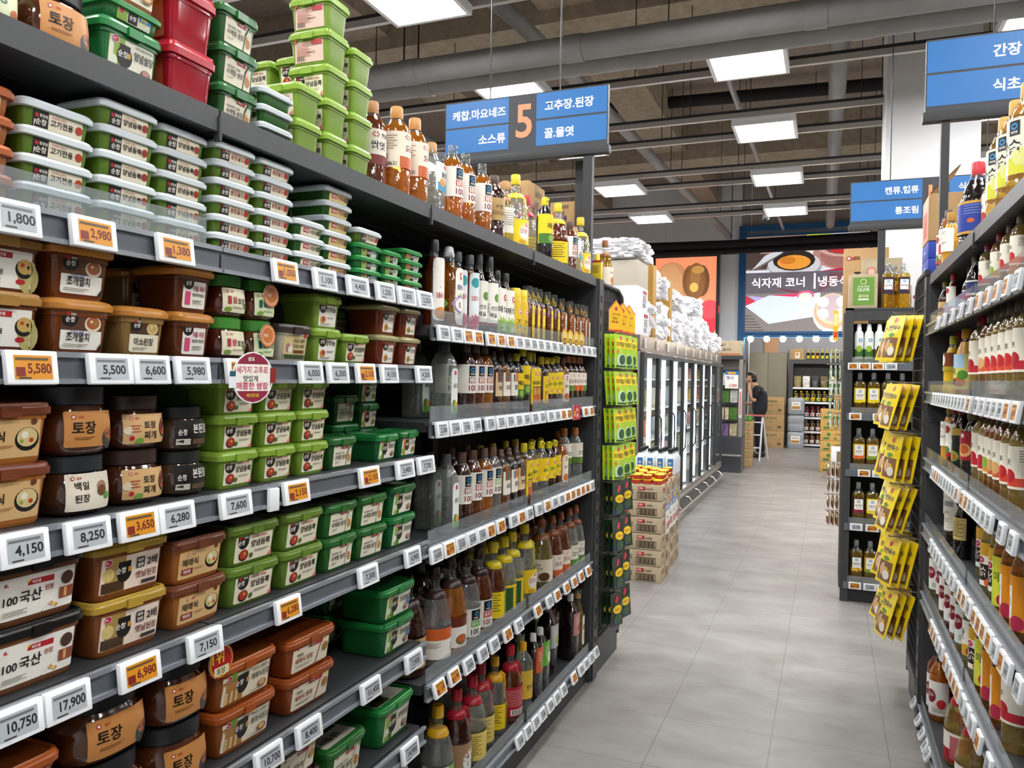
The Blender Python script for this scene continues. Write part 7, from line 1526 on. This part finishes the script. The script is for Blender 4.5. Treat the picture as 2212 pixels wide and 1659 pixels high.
def skinned(name, pts, edges, rad, m, sub=2, root=0, par=None):
    me = bpy.data.meshes.new(name); me.from_pydata(pts, edges, []); o = bpy.data.objects.new(name, me); _ts.collection.objects.link(o)
    o.modifiers.new('s', 'SKIN'); o.modifiers.new('u', 'SUBSURF').levels = sub
    for v, r_ in zip(me.skin_vertices[0].data, rad): v.radius = (r_, r_) if not isinstance(r_, tuple) else r_; v.use_root = False
    me.skin_vertices[0].data[root].use_root = True
    _ts.view_layers[0].update()
    m2 = bpy.data.meshes.new_from_object(o.evaluated_get(_ts.view_layers[0].depsgraph)); bpy.data.objects.remove(o)
    m2.name = name; m2.materials.clear(); m2.materials.append(m)
    for p in m2.polygons: p.use_smooth = True
    return m2
SKIN = mat('skin', '#c99878', .5); HAIR = mat('black_hair', '#14110f', .45, bump=.6, bscale=60); CLO = mat('black_clothes', '#1a1a1e', .8, 0, .3, .1, 20, .3, 30); VEST = mat('dark_vest', '#22242c', .7, 0, .3, .1, 20)
PY = 17.1
g = empty('person', (-1.33, PY, 0)); tag(g, 'person in black with hand on head looking at a phone', 'person')
# side-on to the camera, facing -X, head bowed; right arm raised to the head, left hand holds a phone
J = [(0, 0, .95), (0, 0, 1.12), (-.01, 0, 1.3), (-.05, 0, 1.42), (-.12, 0, 1.5), (-.17, -.01, 1.58), (-.2, -.01, 1.66),
     (0, -.1, .92), (-.02, -.11, .52), (.02, -.11, .1), (-.1, -.12, .045), (0, .1, .92), (.0, .11, .52), (.06, .11, .1), (-.06, .12, .045),
     (-.05, -.19, 1.4), (-.09, -.27, 1.16), (-.2, -.2, 1.4), (-.21, -.14, 1.55),
     (-.04, .19, 1.4), (-.02, .24, 1.14), (-.22, .16, 1.1), (-.3, .12, 1.12)]
E_ = [(0, 1), (1, 2), (2, 3), (3, 4), (4, 5), (5, 6), (0, 7), (7, 8), (8, 9), (9, 10), (0, 11), (11, 12), (12, 13), (13, 14), (3, 15), (15, 16), (16, 17), (17, 18), (3, 19), (19, 20), (20, 21), (21, 22)]
R_ = [.1, .1, .105, .08, .055, .085, .085, .085, .06, .042, .04, .085, .06, .042, .04, .06, .048, .038, .03, .06, .048, .038, .03]
link('body', skinned('body', J, E_, R_, SKIN), g)
tj = [(0, 0, .9), (0, 0, 1.1), (-.01, 0, 1.3), (-.05, 0, 1.43), (-.09, 0, 1.475), (-.05, -.2, 1.4), (-.085, -.27, 1.2), (-.04, .2, 1.4), (-.025, .25, 1.18)]
link('t_shirt', skinned('t_shirt', tj, [(0, 1), (1, 2), (2, 3), (3, 4), (3, 5), (5, 6), (3, 7), (7, 8)], [.16, .145, .16, .14, .075, .08, .068, .08, .068], CLO), g)
link('vest', skinned('vest', [(.0, 0, .86), (.0, 0, 1.1), (-.005, 0, 1.3), (-.03, 0, 1.4)], [(0, 1), (1, 2), (2, 3)], [.17, .165, .175, .14], VEST), g)
link('trousers', skinned('trousers', [(0, 0, .96), (0, -.1, .88), (-.02, -.11, .5), (.02, -.11, .08), (0, .1, .88), (0, .11, .5), (.06, .11, .08), (0, 0, 1.06)], [(0, 1), (1, 2), (2, 3), (0, 4), (4, 5), (5, 6), (0, 7)], [.16, .105, .08, .065, .105, .08, .065, .15], CLO), g)
mb = MB(); mb.ball((-.215, -.01, 1.635), .1, SKIN, 16, 12, (1.05, .86, 1.12)); mb.ball((-.315, -.01, 1.585), .018, SKIN, 8, 6, (1, .8, 1.2)); mb.ball((-.2, -.095, 1.615), .026, SKIN, 8, 6, (.7, .35, 1.1)); mb.ball((-.2, .078, 1.615), .026, SKIN, 8, 6, (.7, .35, 1.1))
for s in (-1, 1): mb.ball((-.3, -.01 + s * .035, 1.625), .012, mat('eye_dark', '#1a1412', .3), 8, 6)
mb.ball((-.298, -.01, 1.545), .02, mat('lips', '#9c5a50', .5), 8, 6, (.5, 1.1, .35)); mb.ob('head', g)
mb = MB(); mb.ball((-.19, -.01, 1.675), .108, HAIR, 18, 12, (1.12, .98, .95)); mb.ball((-.14, -.01, 1.62), .09, HAIR, 14, 10, (.9, 1.0, 1.0)); mb.ball((-.27, -.01, 1.7), .06, HAIR, 12, 8, (1, 1.3, .7)); mb.ob('hair', g)
for s in (-1, 1): MB().rbox((-.17, -.12)[s > 0], (.07, .12)[s > 0], s * .115 - .048, s * .115 + .048, .001, .1, .035, mat('black_shoe', '#141416', .5)).ob('shoe', g)
def hand(nm, base, dirv, up, curl):
    d = Vector(dirv).normalized(); u = Vector(up).normalized(); sd = d.cross(u)
    P_ = [Vector(base), Vector(base) + d * .05, Vector(base) + d * .085]; pts = list(P_); ed = [(0, 1), (1, 2)]; rd = [.026, (.034, .018), (.034, .016)]
    for k, (o_, l_) in enumerate(((-.03, .065), (-.01, .075), (.01, .07), (.03, .055))):
        i = len(pts); pts += [P_[2] + sd * o_, P_[2] + sd * o_ * 1.15 + d * l_ * .5 - u * curl * .4, P_[2] + sd * o_ * 1.2 + d * l_ * .85 - u * curl]; ed += [(2, i), (i, i + 1), (i + 1, i + 2)]; rd += [.011, .0095, .008]
    i = len(pts); pts += [P_[0] + d * .035 + sd * .04 - u * .01, P_[0] + d * .065 + sd * .055 - u * .02]; ed += [(0, i), (i, i + 1)]; rd += [.013, .01]
    link(nm, skinned(nm, [tuple(p) for p in pts], ed, rd, SKIN, 1), g)
hand('hand', (-.21, -.13, 1.57), (-.05, .12, 1), (-.1, -1, .1), .03)
hand('hand', (-.3, .12, 1.12), (-1, -.2, .15), (0, 0, 1), .04)
o = MB().rbox(-.07, .07, -.035, .035, -.004, .004, .003, mat('phone_black', '#15161a', .15)).ob('phone', None, (-1.33 - .415, PY + .1, 1.176)); o.rotation_euler = (.3, .35, 0); tag(o, 'dark phone held in the hand of the person', 'phone')
for q in list(_ts.collection.objects): bpy.data.objects.remove(q)
bpy.data.scenes.remove(_ts)
